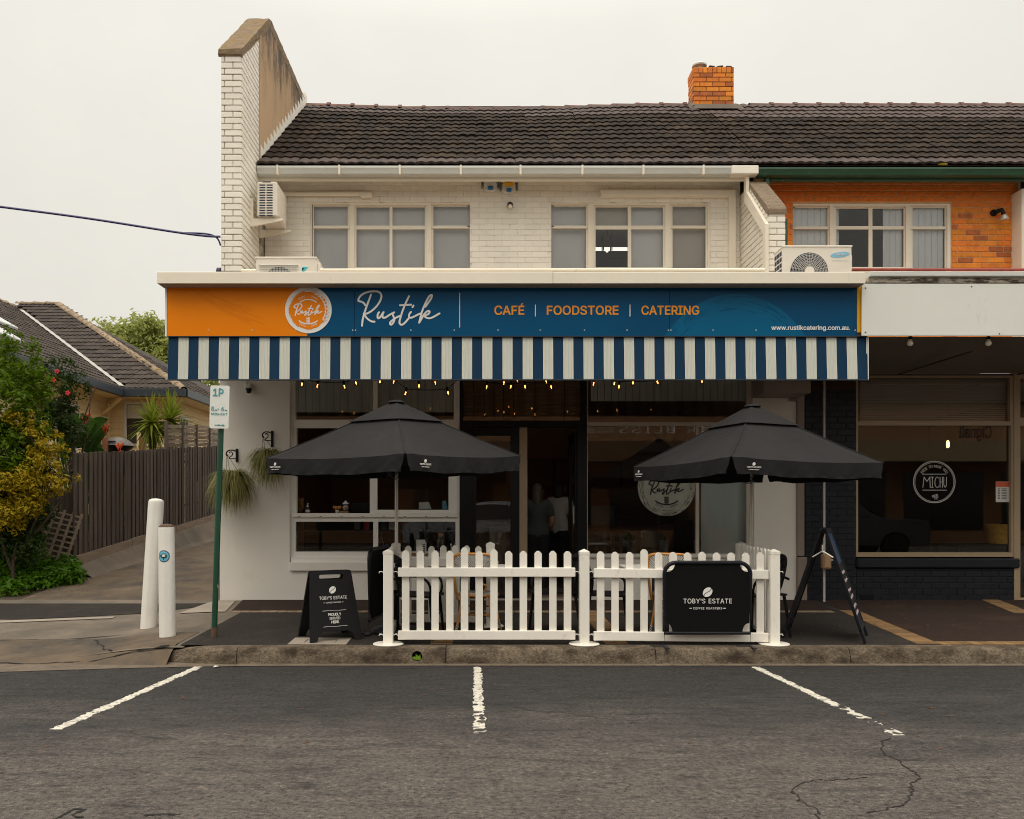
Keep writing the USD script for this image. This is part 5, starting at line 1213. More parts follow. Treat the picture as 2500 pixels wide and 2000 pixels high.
def fence_panel(x0, y0, x1, y1, n, label, tops=None, drop=(0, 0), lift=0.0):
    d = np.array([x1 - x0, y1 - y0]); L = np.linalg.norm(d); ang = math.degrees(math.atan2(d[1], d[0]))
    zb = zp((y0 + y1) / 2); 
    t = thing('picket_fence_panel', label, 'fence panel', None, (x0, y0, 0), ang)
    sl = (zp(y1) - zp(y0)) / L
    def zz(u, z): return zp(y0) + sl * u + z - (drop[0] + (drop[1] - drop[0]) * u / L)
    for (za, zb2) in ((.046, .140), (.690, .784)):
        m = MB().box(0, L, -.034, -.001, za, zb2, .005); v = np.vstack(m.v); v[:, 2] = zz(v[:, 0], v[:, 2]); m.v = [v]
        obj('rail', m, FENCE_WHITE, t)
    for k in range(n):
        u = L * (k + .5) / n; h = .957 + lift + (tops[k] if tops is not None else rng.uniform(-.006, .006)); w = .0375
        s = Polygon([(u - w, .09), (u + w, .09), (u + w, h - .028), (u + w * .45, h - .004), (u + w * .2, h), (u - w * .2, h), (u - w * .45, h - .004), (u - w, h - .028)])
        m = MB().poly(s, .0, .022); v = np.vstack(m.v); v[:, 2] = zz(v[:, 0], v[:, 2]); m.v = [v]
        obj('picket', m, FENCE_WHITE, t)
    return t
fxs = [X(948, YF), X(1426, YF), X(1889, YF)]
fence_post(fxs[0], YF, 'white fence post at the corner beside the black coffee A-board')
fence_post(fxs[1], YF, 'white fence post in the middle of the front picket fence')
fence_post(fxs[2], YF, 'white fence post at the front corner right of the black banner')
YR2 = 9.57
fence_post(X(967, YR2), YR2, 'white fence post at the rear corner behind the left umbrella pole')
fence_post(X(1197, YR2), YR2, 'white fence post ending the rear fence in front of the cafe doorway')
fence_post(X(1809, YR2), YR2, 'white fence post at the rear corner beside the right umbrella pole')
t12 = [.004, 0, 0, -.002, .035, -.004, .012, -.005, -.004, -.004, -.004, -.006]
fence_panel(X(972, YF), YF + .01, X(1404, YF), YF + .01, 12, 'front picket fence panel between the left corner post and the middle post', t12)
fence_panel(X(1449, YF), YF + .01, X(1875, YF), YF + .01, 12, 'front picket fence panel partly hidden behind the black banner', [0, -.004, -.004, .026, -.006, .0, -.004, .004, -.002, 0, 0, .004], (.008, .024))
fence_panel(fxs[0], YF + .07, X(967, YR2), YR2 - .07, 6, 'short picket fence panel running back from the left corner post')
fence_panel(fxs[2] - .0, YF + .07, X(1809, YR2), YR2 - .07, 8, 'short picket fence panel running back from the right corner post')
fence_panel(X(967, YR2) + .07, YR2 + .01, X(1197, YR2) - .07, YR2 + .01, 7, 'rear picket fence panel behind the tables, nearest the servery window', lift=-.03)

# ------------------------------------------------------------------ umbrellas
def logo(parent, cx, cz, w, Y, R=None, T=None, name='logo'):
    """coffee bean over two lines of lettering, w wide, on a vertical plane"""
    m = MB().poly(bean_shape(w * .22, cx, cz + w * .17), Y - .003, Y)
    g = place_text(glyphs("TOBY'S ESTATE", w * .095, False, .20), cx, Y, cz - w * .06, w); m.add(*g.get())
    g = place_text(glyphs('COFFEE ROASTERS', w * .045, False, .28), cx, Y, cz - w * .185, w * .60); m.add(*g.get())
    for sg in (-1, 1): m.box(cx + sg * w * .35 - w * .025, cx + sg * w * .35 + w * .025, Y - .003, Y, cz - w * .170, cz - w * .155)
    if R is not None: m.xform(R, T)
    return obj(name, m, TEXT_WHITE, parent)
def umbrella(px, Y, zrim, ztop, rot, label, poletop, seed, tilt=0.0, rims=None, R0=1.41):
    r = np.random.RandomState(seed)
    xc = X(px, Y)
    t = thing('patio_umbrella', label, 'umbrella', 'black square umbrellas over the fenced tables', (xc, Y, 0), 0)
    vc = .50 / 1.41
    corners = [(R0 * math.sin(math.radians(rot + 90 * k)), -R0 * math.cos(math.radians(rot + 90 * k))) for k in range(4)]
    dz = list(rims) if rims is not None else [0, 0, 0, 0]      # front, right, back, left corner height offsets
    apex = np.array([tilt, 0, ztop])
    def cone(a, b, za, zb, s0, s1, nu, nv, bil, pull):
        P = []
        for u in np.linspace(0, 1, nu):
            row = []
            for s in np.linspace(s0, s1, nv):
                e = np.array([a[0] + (b[0] - a[0]) * u, a[1] + (b[1] - a[1]) * u])
                zr = za + (zb - za) * u
                sg = 4 * u * (1 - u)
                x, y = apex[0] * (1 - s) + e[0] * s, e[1] * s
                z = ztop + (zr - ztop) * (s + .10 * s * (1 - s)) - bil * sg * s ** 2
                # gathers running into the corner ribs
                for uc in (0.0, 1.0):
                    d = abs(u - uc); z += pull * math.exp(-((d - .06) / .05) ** 2) * math.sin(34 * d + 3 * s + seed) * s ** 2.2 * (1 - .8 * s ** 5)
                z += .006 * (meshkit.fbm(np.array([[x * 3 + seed, y * 3, 0.0]]), 3)[0] - .5)
                row.append((x, y, z))
            P.append(row)
        return np.array(P)
    can = MB(); capm = MB(); rim_line = []
    rim = []
    for k in range(4):
        a, b = corners[k], corners[(k + 1) % 4]
        P = cone(a, b, zrim + dz[k], zrim + dz[(k + 1) % 4], vc * .86, 1.0, 41, 16, .024, .026)
        can.grid(P); rim.append(P[:, -1]); rim_line.append(P[0] + np.array([0, 0, .003]))
        capm.grid(cone(a, b, zrim + dz[k], zrim + dz[(k + 1) % 4], .05, vc * 1.06, 13, 6, -.012, .0) + np.array([0, 0, .030]))
    cn = obj('canopy', can, UMB, t, smooth=50)
    for k in range(4): obj('seam', MB().tube(rim_line[k], .007, 6), UMB, cn, smooth=True)
    obj('vent_cap', capm, UMB, t, smooth=50)
    obj('finial', MB().lathe([(0, .030), (.05, .027), (.085, .012), (.095, .0)], (tilt, 0, ztop - .005), 18), UMB, t, smooth=40)
    for k in range(4):
        E = rim[k]; n = len(E); P = []
        ed = np.array([E[-1][0] - E[0][0], E[-1][1] - E[0][1], 0]); ed /= np.linalg.norm(ed); out = np.array([ed[1], -ed[0], 0])
        ins = np.linspace(0, 1, n)
        for j, f in enumerate(np.linspace(0, 1, 6)):
            row = []
            for i in range(n):
                u = ins[i]; sh = (.012 + .040 * f) * (1 - u) - (.012 + .040 * f) * u
                w = .011 * math.sin(u * 26 + k * 2 + seed) * f + .010 * math.sin(u * 61 + 9 * f + k) * f ** .7
                q = E[i] + ed * sh + out * (w + .014 * f) + np.array([0, 0, -.165 * f - .006 * math.sin(u * 17 + seed) * f])
                row.append(q)
            P.append(row)
        va = obj('valance', MB().grid(np.array(P)), UMB_LOW, cn, smooth=50)
        if k in (0, 3):
            u = .14 if k == 0 else .12
            i = int(u * (n - 1)); c = E[i] + out * .040 + np.array([0, 0, -.088])
            ang = math.degrees(math.atan2(ed[1], ed[0]))
            logo(va, 0, 0, .17, 0, rotz(ang), c)
    fr = MB()
    for k in range(4):
        c = corners[k]; zc = zrim + dz[k]
        fr.tube([(apex[0] * .96, 0, ztop - .05), (c[0] * .98, c[1] * .98, zc - .015)], .011, 6)
        fr.tube([(0, 0, zrim + .08), (c[0] * .52, c[1] * .52, (zc + ztop) / 2 - .05)], .008, 6)
        m = ((corners[k][0] + corners[(k + 1) % 4][0]) / 2, (corners[k][1] + corners[(k + 1) % 4][1]) / 2)
        fr.tube([(apex[0] * .96, 0, ztop - .05), (m[0] * .97, m[1] * .97, zrim - .05)], .010, 6)
    obj('rib', fr, BLACK_METAL, t)
    zb = zp(Y)
    obj('pole', MB().tube([(0, 0, zb + .05), (0, 0, 1.02)], .024, 14).tube([(0, 0, 1.0), (tilt, 0, ztop)], .019, 12), STEEL, t, smooth=40)
    obj('collar', MB().tube([(0, 0, .98), (0, 0, 1.06)], .029, 14).tube([(.02, -.02, 1.02), (.045, -.045, 1.02)], .008, 6), STEEL, t, smooth=40)
    obj('base_sleeve', MB().tube([(0, 0, zb + .02), (0, 0, .62)], .034, 14), BLACK_METAL, t, smooth=40)
    obj('base', MB().lathe([(0, .0), (.27, .0), (.28, .02), (.27, .045), (.05, .065), (0, .065)], (0, 0, zb), 28), BLACK_METAL, t, smooth=30)
    ro = MB()
    for k in range(4):
        a = r.uniform(0, 6.28); q = r.uniform(.05, .10)
        s = np.linspace(0, math.pi, 10)
        ro.tube(np.stack([math.cos(a) * q * np.cos(s) - .03, math.sin(a) * q * np.cos(s) * .5 - .03, zrim - .02 - (.14 + .07 * r.rand()) * np.sin(s)], 1), .0045, 5)
    obj('rope', ro, BLACK_PLASTIC, t)
    return t
umbrella(968, 9.2, 2.065, 2.70, 9, 'black square umbrella over the left table, in front of the servery window', 2.7, 3, .0, (-.02, .05, 0, .0))
umbrella(1833, 9.4, 2.02, 2.68, -26, 'black square umbrella over the right table, in front of the white pier', 2.7, 8, .02, (.02, -.01, 0, -.0), 1.355)

# ------------------------------------------------------------------ boards and barriers on the path
def barrier(label, loc, rz, w=.96, h=.885, with_logo=True):
    t = thing('cafe_barrier', label, 'banner', None, loc, rz)
    r = .021; a = np.linspace(0, math.pi / 2, 7); cr = .115
    pts = [(-w / 2, 0, .0), (-w / 2, 0, h - cr - r)] + [(-w / 2 + cr - cr * math.cos(q), 0, h - cr - r + cr * math.sin(q)) for q in a[1:]] + [(w / 2 - cr + cr * math.sin(q), 0, h - cr - r + cr * math.cos(q)) for q in a] + [(w / 2, 0, .0)]
    obj('frame', MB().tube(pts, r, 12), BLACK_METAL, t, smooth=40)
    obj('crossbar', MB().tube([(-w / 2, 0, .13), (w / 2, 0, .13)], .017, 10), BLACK_METAL, t, smooth=40)
    for sg in (-1, 1): obj('foot', MB().box(sg * w / 2 - .02, sg * w / 2 + .02, -.17, .17, -.002, .006, .002).box(sg * w / 2 - .14, sg * w / 2 + .02, -.03, .03, -.001, .005, .002), BLACK_METAL, t)
    c = .085
    sh = sbox(-w / 2 + .012, .135, w / 2 - .012, h - .012)
    for x in (-w / 2 + .016, w / 2 - .016):
        for z in (.15, h - .03): sh = sh.difference(affinity.scale(Point(x * (1 if z < .3 else .97), z).buffer(1, 16), c * .75 if z < .3 else c * .92, c if z > .3 else c * .95))
    cl = obj('cloth', MB().poly(sh, -.006, .002), BLACK_CLOTH, t)
    if with_logo: logo(cl, 0, h * .535, .49, -.0075)
    return t
YBn = 8.40
barrier('black cafe banner with white coffee bean emblem standing in front of the picket fence', ((X(1612, YBn) + X(1842, YBn)) / 2, YBn, zp(YBn) + .0), 0, X(1832, YBn) - X(1622, YBn), Z(1369, YBn) - zp(YBn))
barrier('black cafe barrier seen almost edge on behind the left fence corner', (-1.145, 9.55, zp(9.5)), 83, .98, .93, False)

def toby_board():
    t = thing('a_frame_board', 'black plastic A-board with a hand slot reading PROUDLY SERVED HERE', 'A-board', None, (X(812, 8.86) - .03, 8.86, zp(8.86)), 27)
    h, w, th, d = .745, .56, .028, .32
    def board(front):
        s = Polygon([(-w / 2, 0), (-w / 2 + .075, 0), (-w / 2 + .10, .075), (-w / 2 + .15, .10), (w / 2 - .15, .10), (w / 2 - .10, .075), (w / 2 - .075, 0), (w / 2, 0), (w / 2 * .80, h - .02), (w / 2 * .76, h), (-w / 2 * .76, h), (-w / 2 * .80, h - .02)])
        s = s.difference(LineString([(-.105, h - .065), (.105, h - .065)]).buffer(.028)).buffer(-.004).buffer(.004)
        m = MB().poly(s, -th / 2, th / 2)
        lean = math.degrees(math.atan2(d / 2 + .06, h))
        return m, lean
    m, lean = board(True)
    R = rotx(-lean); T = np.array([0, -(d / 2 + .075), 0])
    fb = obj('front_board', m.xform(R, T), BLACK_PLASTIC, t)
    m, _ = board(False)
    obj('rear_board', m.xform(rotx(lean), -T), BLACK_PLASTIC, t)
    obj('strap', MB().tube([(-.17, -.1, .2), (-.17, .1, .2)], .006, 5), POT_GREY, t)
    lg = MB().poly(bean_shape(.085, 0, h * .72), -th / 2 - .003, -th / 2)
    for s, z, hh, ww, sp in (("TOBY'S ESTATE", .435, .034, .30, .14), ('COFFEE ROASTERS', .395, .014, .165, .22), ('PROUDLY', .262, .027, .14, .08), ('SERVED', .222, .027, .115, .08), ('HERE', .182, .027, .082, .08)):
        lg.add(*place_text(glyphs(s, hh, s[0] in 'PH', sp), 0, -th / 2, z, ww).get())
    for z in (.315, .148): lg.box(-.128, .128, -th / 2 - .003, -th / 2, z, z + .003)
    for sg in (-1, 1): lg.box(sg * .10 - .008, sg * .10 + .008, -th / 2 - .003, -th / 2, .400, .403)
    obj('lettering', lg.xform(R, T), TEXT_WHITE, fb)
toby_board()
def side_board():
    Yc = 8.92
    t = thing('a_frame_board', 'tall black A-board with a blue and orange poster in front of the dark brick wall', 'A-board', None, (3.72, Yc, zp(Yc)), -27)
    h, w, th, d = 1.165, .60, .03, .80
    for sg in (-1, 1):
        lean = math.degrees(math.atan2(d / 2 - .02, h)); L = math.hypot(h, d / 2 - .02)
        R = roty(-sg * lean)
        T = np.array([sg * d / 2, 0, 0])
        fm = MB().box(-th / 2, th / 2, -w / 2, -w / 2 + .045, 0, L, .004).box(-th / 2, th / 2, w / 2 - .045, w / 2, 0, L, .004).box(-th / 2 + .001, th / 2 - .001, -w / 2, w / 2, L - .05, L - .001, .004).box(-th / 2 + .001, th / 2 - .001, -w / 2, w / 2, .12, .17, .004)
        b = obj('frame', fm.xform(R, T), BLACK_METAL, t)
        obj('panel', MB().box(-.006, .006, -w / 2 + .03, w / 2 - .03, .15, L - .03).xform(R, T), BLACK_PLASTIC, b)
        if sg > 0:
            obj('poster', MB().box(.0062, .0075, -w / 2 + .05, w / 2 - .05, L * .68, L - .06).xform(R, T), mat('poster_blue', (.006, .035, .085), .4), b)
            obj('poster_band', MB().add([[.009, -w / 2 + .05, L - .08], [.009, -w / 2 + .05, L * .68], [.009, -w / 2 + .12, L * .68], [.009, -w / 2 + .14, L - .16]], [[0, 1, 2, 3]]).xform(R, T), mat('poster_orange', (.62, .12, .02), .4), b)
            sc2 = MB(); r = np.random.RandomState(5)
            for zz in (.60, .53, .44, .38, .30, .24):
                pts = [(.009, -w / 2 + .09 + q * .40, L * zz + .016 * math.sin(q * 40 + zz * 90) + r.uniform(-.006, .006)) for q in np.linspace(0, 1, 26)]
                sc2.tube(pts, .0022, 4)
            obj('chalk_writing', sc2.xform(R, T), mat('chalk_pink', (.45, .36, .38), .9), b)
    br_ = MB().tube([(-.10, -w / 2 - .012, .87), (0, -w / 2 - .014, .935), (.10, -w / 2 - .012, .87)], .008, 6).tube([(0, -w / 2 - .02, .92), (0, -w / 2 - .02, 1.0)], .008, 6)
    obj('spreader', br_, STEEL, t)
side_board()
t = thing('conduit_pole', 'thin pale pole fixed in front of the dark brick wall behind the tall A-board', 'pole')
xp = X(2012, 11.55)
obj('tube', MB().tube([(xp, 11.55, zp(11.55)), (xp, 11.55, 3.45)], .016, 10), mat('pale_conduit', (.48, .46, .43), .5), t, smooth=True)
t = thing('conduit_box', 'tan electrical box fixed on the thin pale pole behind the tall A-board', 'electrical box')
obj('box', MB().box(X(2005, 11.5), X(2026, 11.5), 11.44, 11.53, Z(1389, 11.5), Z(1353, 11.5), .015), mat('tan_box', (.36, .22, .12), .5), t)
obj('lid', MB().box(X(2009, 11.5), X(2022, 11.5), 11.432, 11.442, Z(1385, 11.5), Z(1357, 11.5), .008), mat('tan_box_lid', (.40, .25, .14), .5), t)
obj('latch', MB().box(X(2026, 11.5), X(2031, 11.5), 11.46, 11.50, Z(1369, 11.5), Z(1365, 11.5), .003), STEEL, t)

# ------------------------------------------------------------------ bollards and the parking sign
def bollard(bx, by, tx, top, bot, rad, Y, label, sticker=None, cap='paint'):
    z0 = Z(bot, Y); H = Z(top, Y) - z0; x0 = X(bx, Y); x1 = X(tx, Y)
    t = thing('bollard', label, 'bollard', 'pair of white bollards by the driveway', (x0, Y, z0))
    lean = math.degrees(math.atan2(x1 - x0, H)); R = roty(lean)
    obj('tube', MB().lathe([(rad, -.08), (rad, .2), (rad * 1.0, H * .6), (rad * .985, H - .02), (rad * .93, H)], sides=32).xform(R), BOLLARD, t, smooth=40)
    cm = MB().lathe([(rad * .95, H - .004), (rad * .88, H + .012), (rad * .55, H + .026), (0, H + .032)], sides=28).xform(R)
    obj('top', cm, BOLLARD if cap == 'paint' else mat('rusty_top', (.12, .07, .045), .9, .4, 20), t, smooth=40)
    if sticker is not None:
        zs = Z(sticker, Y) - z0
        def disc(r, rr, name, m):
            P = []
            for q in np.linspace(.0, r, 5): P.append([(rr * math.sin(q * math.cos(a) / rr), -rr * math.cos(q * math.cos(a) / rr), zs + q * math.sin(a)) for a in np.linspace(0, 2 * math.pi, 29)])
            obj(name, MB().grid(np.array(P)[:, ::-1]).xform(R), m, t)
        disc(.064, rad + .0015, 'sticker_edge', mat('sticker_navy', (.02, .03, .09), .5)); disc(.055, rad + .0025, 'sticker', mat('sticker_blue', (.16, .50, .66), .5, .1, 30)); 
        lt_ = MB()
        for a, b, c, d in ((-.022, .022, -.018, -.008), (-.034, -.022, -.008, .016), (.022, .034, -.008, .016), (-.003, .003, -.045, -.018), (-.02, .02, .022, .028)): lt_.box(a, b, -rad - .0055, -rad - .001, zs + c, zs + d)
        obj('sticker_print', lt_.xform(R), TEXT_BLACK, t)
        lt_ = MB().poly(affinity.scale(Point(0, zs + .004).buffer(1, 10), .015, .02), -rad - .0052, -rad - .001)
        obj('sticker_print', lt_.xform(R), TEXT_WHITE, t)
    return t
bollard(362, 0, 381.5, 1223, 1535, .089, 9.72, 'taller white bollard leaning to one side at the driveway edge')
bollard(409, 0, 406, 1286, 1559, .085, 8.98, 'shorter white bollard with a round blue sticker by the driveway', 1357, 'rust')
Yp = 8.9
t = thing('parking_sign', 'white parking sign reading 1P on a leaning green pole by the kerb', 'sign')
p0 = np.array([X(522.5, Yp), Yp, zp(Yp) - .01]); p1 = np.array([X(540, Yp), Yp + .02, Z(985, Yp)])
obj('pole', MB().tube([p0, p0 + (p1 - p0) * .5, p1], .031, 16), POLE_GREEN, t, smooth=40)
obj('pole_base', MB().tube([p0, p0 + (p1 - p0) * .045], .034, 14), mat('rusty_pole_base', (.10, .055, .03), .8, .4, 20), t, smooth=40)
pc = W(538.7, 995, Yp); pw, ph = .205, .458
R = roty(1.5)
pl = obj('plate', MB().poly(sbox(-pw / 2 + .02, -ph / 2 + .02, pw / 2 - .02, ph / 2 - .02).buffer(.02), -.042, -.038).xform(R, pc), mat('parking_plate_white', (.74, .76, .72), .35, .03), t)
lt_ = MB()
lt_.add(*place_text(glyphs('1P', .075, True, .16), -.015, -.043, .118, .115).get())
lt_.add(*place_text(glyphs('8', .045, False), -.072, -.043, -.040).get()); lt_.add(*place_text(glyphs('AM', .012, True), -.038, -.043, -.040).get()); lt_.add(*place_text(glyphs('-', .045, False), -.012, -.043, -.040).get())
lt_.add(*place_text(glyphs('6', .045, False), .035, -.043, -.040).get()); lt_.add(*place_text(glyphs('PM', .012, True), .072, -.043, -.040).get())
lt_.add(*place_text(glyphs('MON-SAT', .024, False, .18), 0, -.043, -.086, .17).get())
lt_.box(-.045, .045, -.046, -.0425, -.196, -.190).poly(Polygon([(.04, -.205), (.062, -.193), (.04, -.181)]), -.046, -.0425)
obj('lettering', lt_.xform(R, pc), TEXT_TEAL, pl)
b_ = MB()
for z in (.195, -.193):
    b_.lathe([(0, .006), (.007, .004), (.008, 0)], sides=8); v = b_.v[-1]; b_.v[-1] = np.stack([v[:, 0], -.042 - v[:, 2], v[:, 1] + z], 1)
obj('bolt', b_.xform(R, pc), BLACK_METAL, pl)

# ------------------------------------------------------------------ hanging baskets
def sedge(c, n, L, seed, wid=.0085):
    r = np.random.RandomState(seed); V, Fc = [], []
    for k in range(n):
        a = r.uniform(0, 2 * math.pi); el = r.uniform(.25, 1.35); l = L * r.uniform(.6, 1.15); s = np.linspace(0, 1, 7)
        dr = r.uniform(.25, 1.15); out = l * .78 * (s ** .8) * math.cos(el * .7) * (1.15 - .45 * dr); up = l * (.95 * math.sin(el) * s - (dr + .75 * math.sin(el)) * s ** 2)
        d = np.array([math.cos(a), math.sin(a), 0]); e = np.array([-d[1], d[0], 0]); w = wid * r.uniform(.6, 1.2) * (1 - s ** 2 * .9)
        if d[1] > .25: out = out * .6
        base = np.asarray(c) + d * r.uniform(0, .07) + np.array([0, 0, r.uniform(-.03, .02)])
        p = base + out[:, None] * d + up[:, None] * np.array([0, 0, 1.0]) + .03 * r.normal(size=3) * s[:, None] ** 2
        p[:, 1] = np.minimum(p[:, 1], YG - .012)
        v = np.vstack([p - e * w[:, None], p + e * w[:, None]]); m = len(s); i = np.arange(m - 1)
        Fc.append(np.stack([i, i + m, i + m + 1, i + 1], 1) + 2 * m * k); V.append(v)
    return MB().add(np.vstack(V), np.vstack(Fc))
def basket(px, py, bpx, bt, bb, label, seed, n, L):
    Yb = 11.46
    t = thing('hanging_basket', label, 'hanging plant')
    c = W(px, py, Yb)
    obj('pot', MB().lathe([(0, -.19), (.07, -.18), (.115, -.10), (.13, .0), (.12, .0), (.1, -.02), (0, -.02)], c, 18), POT, t, smooth=30)
    obj('grass_blades', sedge(c, n, L, seed), BLADE, t)
    x = X(bpx, YG)
    bk = MB().box(x - .016, x + .016, YG - .02, YG - .001, Z(bb, YG), Z(bt, YG), .003)
    bk.tube(smoothline([(x, YG - .02, Z(bt + 8, YG)), (x - .03, YG - .15, Z(bt + 5, YG)), (x - .06, YG - .27, Z(bt + 10, YG)), (x - .065, YG - .29, Z(bt + 16, YG)), (x - .055, YG - .27, Z(bt + 20, YG))], 5), .010, 6)
    s_ = smoothline([(x - .05, YG - .2, Z(bt + 12, YG)), (x - .03, YG - .15, Z(bt + 10, YG)), (x - .035, YG - .12, Z(bt + 17, YG)), (x - .075, YG - .14, Z(bt + 24, YG)), (x - .03, YG - .1, Z(bt + 25, YG)), (x - .0, YG - .05, Z(bt + 24, YG))], 5)
    bk.tube(s_, .007, 6)
    obj('bracket', bk, BLACK_METAL, t)
    hg = MB()
    for a in (0, 2.1, 4.2): hg.tube([(x - .06, YG - .27, Z(bt + 16, YG)), c + (.125 * math.cos(a), .125 * math.sin(a), 0)], .003, 4)
    obj('hanger', hg, BLACK_METAL, t)
basket(568, 1165, 579, 1096, 1128, 'lower hanging basket of drooping grass beside the green sign pole', 21, 1700, .49)
basket(655, 1112, 665, 1052, 1092, 'upper hanging basket of drooping grass beside the left umbrella', 22, 1300, .44)

# ------------------------------------------------------------------ tables and chairs inside the fence
def bistro(x, y, rz, label):
    t = thing('rattan_chair', label, 'chair', None, (x, y, zp(y)), rz)
    obj('seat', MB().lathe([(0, .0), (.2, 0), (.215, .012), (.2, .024), (0, .03)], (0, 0, .45), 22), WEAVE, t, smooth=40)
    obj('seat_ring', MB().tube([(.215 * math.cos(a), .215 * math.sin(a), .45) for a in np.linspace(0, 2 * math.pi, 25)], .013, 8, caps=False), CANE, t, smooth=True)
    for sx_, sy_ in ((-1, -1), (1, -1), (-1, 1), (1, 1)):
        obj('leg', MB().tube(smoothline([(sx_ * .15, sy_ * .15, .45), (sx_ * .17, sy_ * .17, .25), (sx_ * .215, sy_ * .225, .0)], 4), .0135, 8), CANE, t, smooth=True)
        obj('binding', MB().tube([(sx_ * .200, sy_ * .208, .06), (sx_ * .188, sy_ * .193, .13)], .0150, 8), WEAVE, t)
    obj('stretcher', MB().tube([(-.175, -.18, .21), (.175, .18, .24)], .010, 6).tube([(.175, -.18, .21), (-.175, .18, .24)], .010, 6).tube([(-.165, -.165, .30), (.165, -.165, .30)], .010, 6).tube([(-.16, -.16, .33), (-.16, .16, .33)], .010, 6).tube([(.16, -.16, .33), (.16, .16, .33)], .010, 6), CANE, t, smooth=True)
    bk = smoothline([(-.19, .16, .40), (-.215, .23, .65), (-.215, .265, .82), (-.185, .28, .885), (0, .29, .90), (.185, .28, .885), (.215, .265, .82), (.215, .23, .65), (.19, .16, .40)], 5)
    obj('back_frame', MB().tube(bk, .014, 8), CANE, t, smooth=True)
    P = [[(q * .205, .225 + (z - .6) * .19 + .02 * (1 - q * q), z) for q in np.linspace(-1, 1, 9)] for z in np.linspace(.70, .885, 5)]
    obj('woven_back', MB().grid(np.array(P)), WEAVE, t, smooth=True)
    lp = MB()
    for sg in (-1, 1): lp.tube(smoothline([(sg * .02, .19, .46), (sg * .10, .2, .50), (sg * .13, .21, .55), (sg * .05, .215, .58)], 5), .009, 6)
    obj('back_scroll', lp, CANE, t, smooth=True)
    return t
def dark_chair(x, y, rz, label, first=[None]):
    if first[0] is not None: return dup(first[0], (x, y, zp(y)), rz, label)
    t = thing('black_chair', label, 'chair', None, (x, y, zp(y)), rz)
    st = sbox(-.2, -.2, .2, .2).buffer(.03)
    for a in np.linspace(-.14, .14, 6):
        for b in np.linspace(-.14, .14, 6): st = st.difference(affinity.scale(Point(a, b).buffer(1, 3), .008, .016))
    obj('seat', MB().polyz(st, .435, .455, lambda a, b: .25 * a * a + .04 * np.clip(b, -1, 0)), BLACK_PLASTIC, t)
    bs = affinity.scale(Point(0, 0).buffer(1, 24), .235, .225).union(sbox(-.16, -.22, .16, 0))
    for a in np.linspace(-.15, .15, 7):
        for b in np.linspace(-.14, .13, 6): bs = bs.difference(affinity.scale(Point(a, b).buffer(1, 3), .007, .014))
    m = MB().poly(bs, -.008, .008); v = np.vstack(m.v); v[:, 1] -= 1.3 * v[:, 0] ** 2; m.v = [v]
    obj('backrest', m.xform(rotx(-14), (0, .25, .66)), BLACK_PLASTIC, t, smooth=30)
    for sx_ in (-1, 1):
        obj('leg', MB().tube([(sx_ * .19, -.18, .44), (sx_ * .225, -.22, 0)], [.018, .013], 8), BLACK_PLASTIC, t, smooth=40)
        obj('leg', MB().tube([(sx_ * .19, .2, .46), (sx_ * .225, .26, 0)], [.018, .013], 8), BLACK_PLASTIC, t, smooth=40)
        obj('arm', MB().tube(smoothline([(sx_ * .2, .25, .62), (sx_ * .255, .1, .66), (sx_ * .26, -.12, .65), (sx_ * .22, -.19, .46)], 5), .014, 8), BLACK_PLASTIC, t, smooth=True)
    first[0] = t
    return t
def table(x, y, label):
    t = thing('cafe_table', label, 'table', None, (x, y, zp(y)))
    obj('tabletop', MB().box(-.34, .34, -.34, .34, .715, .74, .008), TABLE_TOP, t)
    obj('pedestal', MB().tube([(0, 0, .02), (0, 0, .715)], .034, 12), POT_GREY, t, smooth=40)
    obj('foot', MB().box(-.26, .26, -.03, .03, .0, .025, .006).box(-.03, .03, -.26, .26, .0, .024, .006), BLACK_METAL, t)
    obj('bracket', MB().box(-.2, .2, -.02, .02, .69, .714, .004), POT_GREY, t)
table(.02, 9.08, 'pale square table behind the left front fence panel'); table(1.92, 9.06, 'pale square table behind the right front fence panel')
bistro(X(1168, 8.98), 8.98, 168, 'rattan bistro chair with a black and white woven back behind the left fence panel')
bistro(X(1640, 8.95), 8.95, 160, 'rattan bistro chair half hidden behind the black banner')
dark_chair(X(1022, 8.9), 8.92, 78, 'black perforated plastic chair by the left corner fence post')
dark_chair(X(1350, 9.2), 9.2, -82, 'black plastic chair just left of the middle fence post')
dark_chair(X(1485, 8.98), 8.98, 84, 'black plastic chair just right of the middle fence post')
dark_chair(X(1848, 9.0), 9.0, -75, 'black plastic chair behind the end of the black banner')
# bar table under the servery window and what stands on it
t = thing('bar_table', 'narrow dark bar table below the servery window behind the rear picket fence', 'table')
bx0, bx1 = X(985, 10.4), X(1120, 10.4)
obj('tabletop', MB().box(bx0, bx1, 10.25, 10.6, .925, .955, .006), WOOD_WARM, t)
for q in (bx0 + .04, bx1 - .04): obj('leg', MB().box(q - .02, q + .02, 10.38, 10.44, zp(10.4), .925), BLACK_METAL, t)
t = thing('bottle', 'clear glass bottle with a cork on the bar table behind the fence', 'bottle')
c = (X(1075, 10.4), 10.4, .956)
obj('glass', MB().lathe([(0, 0), (.042, 0), (.044, .01), (.044, .155), (.02, .2), (.02, .225)], c, 18), glassmat('bottle_glass', 1.5, (.75, .78, .78)), t, smooth=40)
obj('water', MB().lathe([(0, .004), (.040, .006), (.040, .07), (0, .07)], c, 16), glassmat('water_blue', 1.3, (.62, .72, .82)), t, smooth=40)
obj('cork', MB().lathe([(0, .21), (.026, .21), (.028, .25), (0, .25)], c, 14), WOOD_WARM, t, smooth=40)
t = thing('drinking_glass', 'glass of pale yellow drink on the bar table beside the bottle', 'glass')
c = (X(1106, 10.4), 10.4, .956)
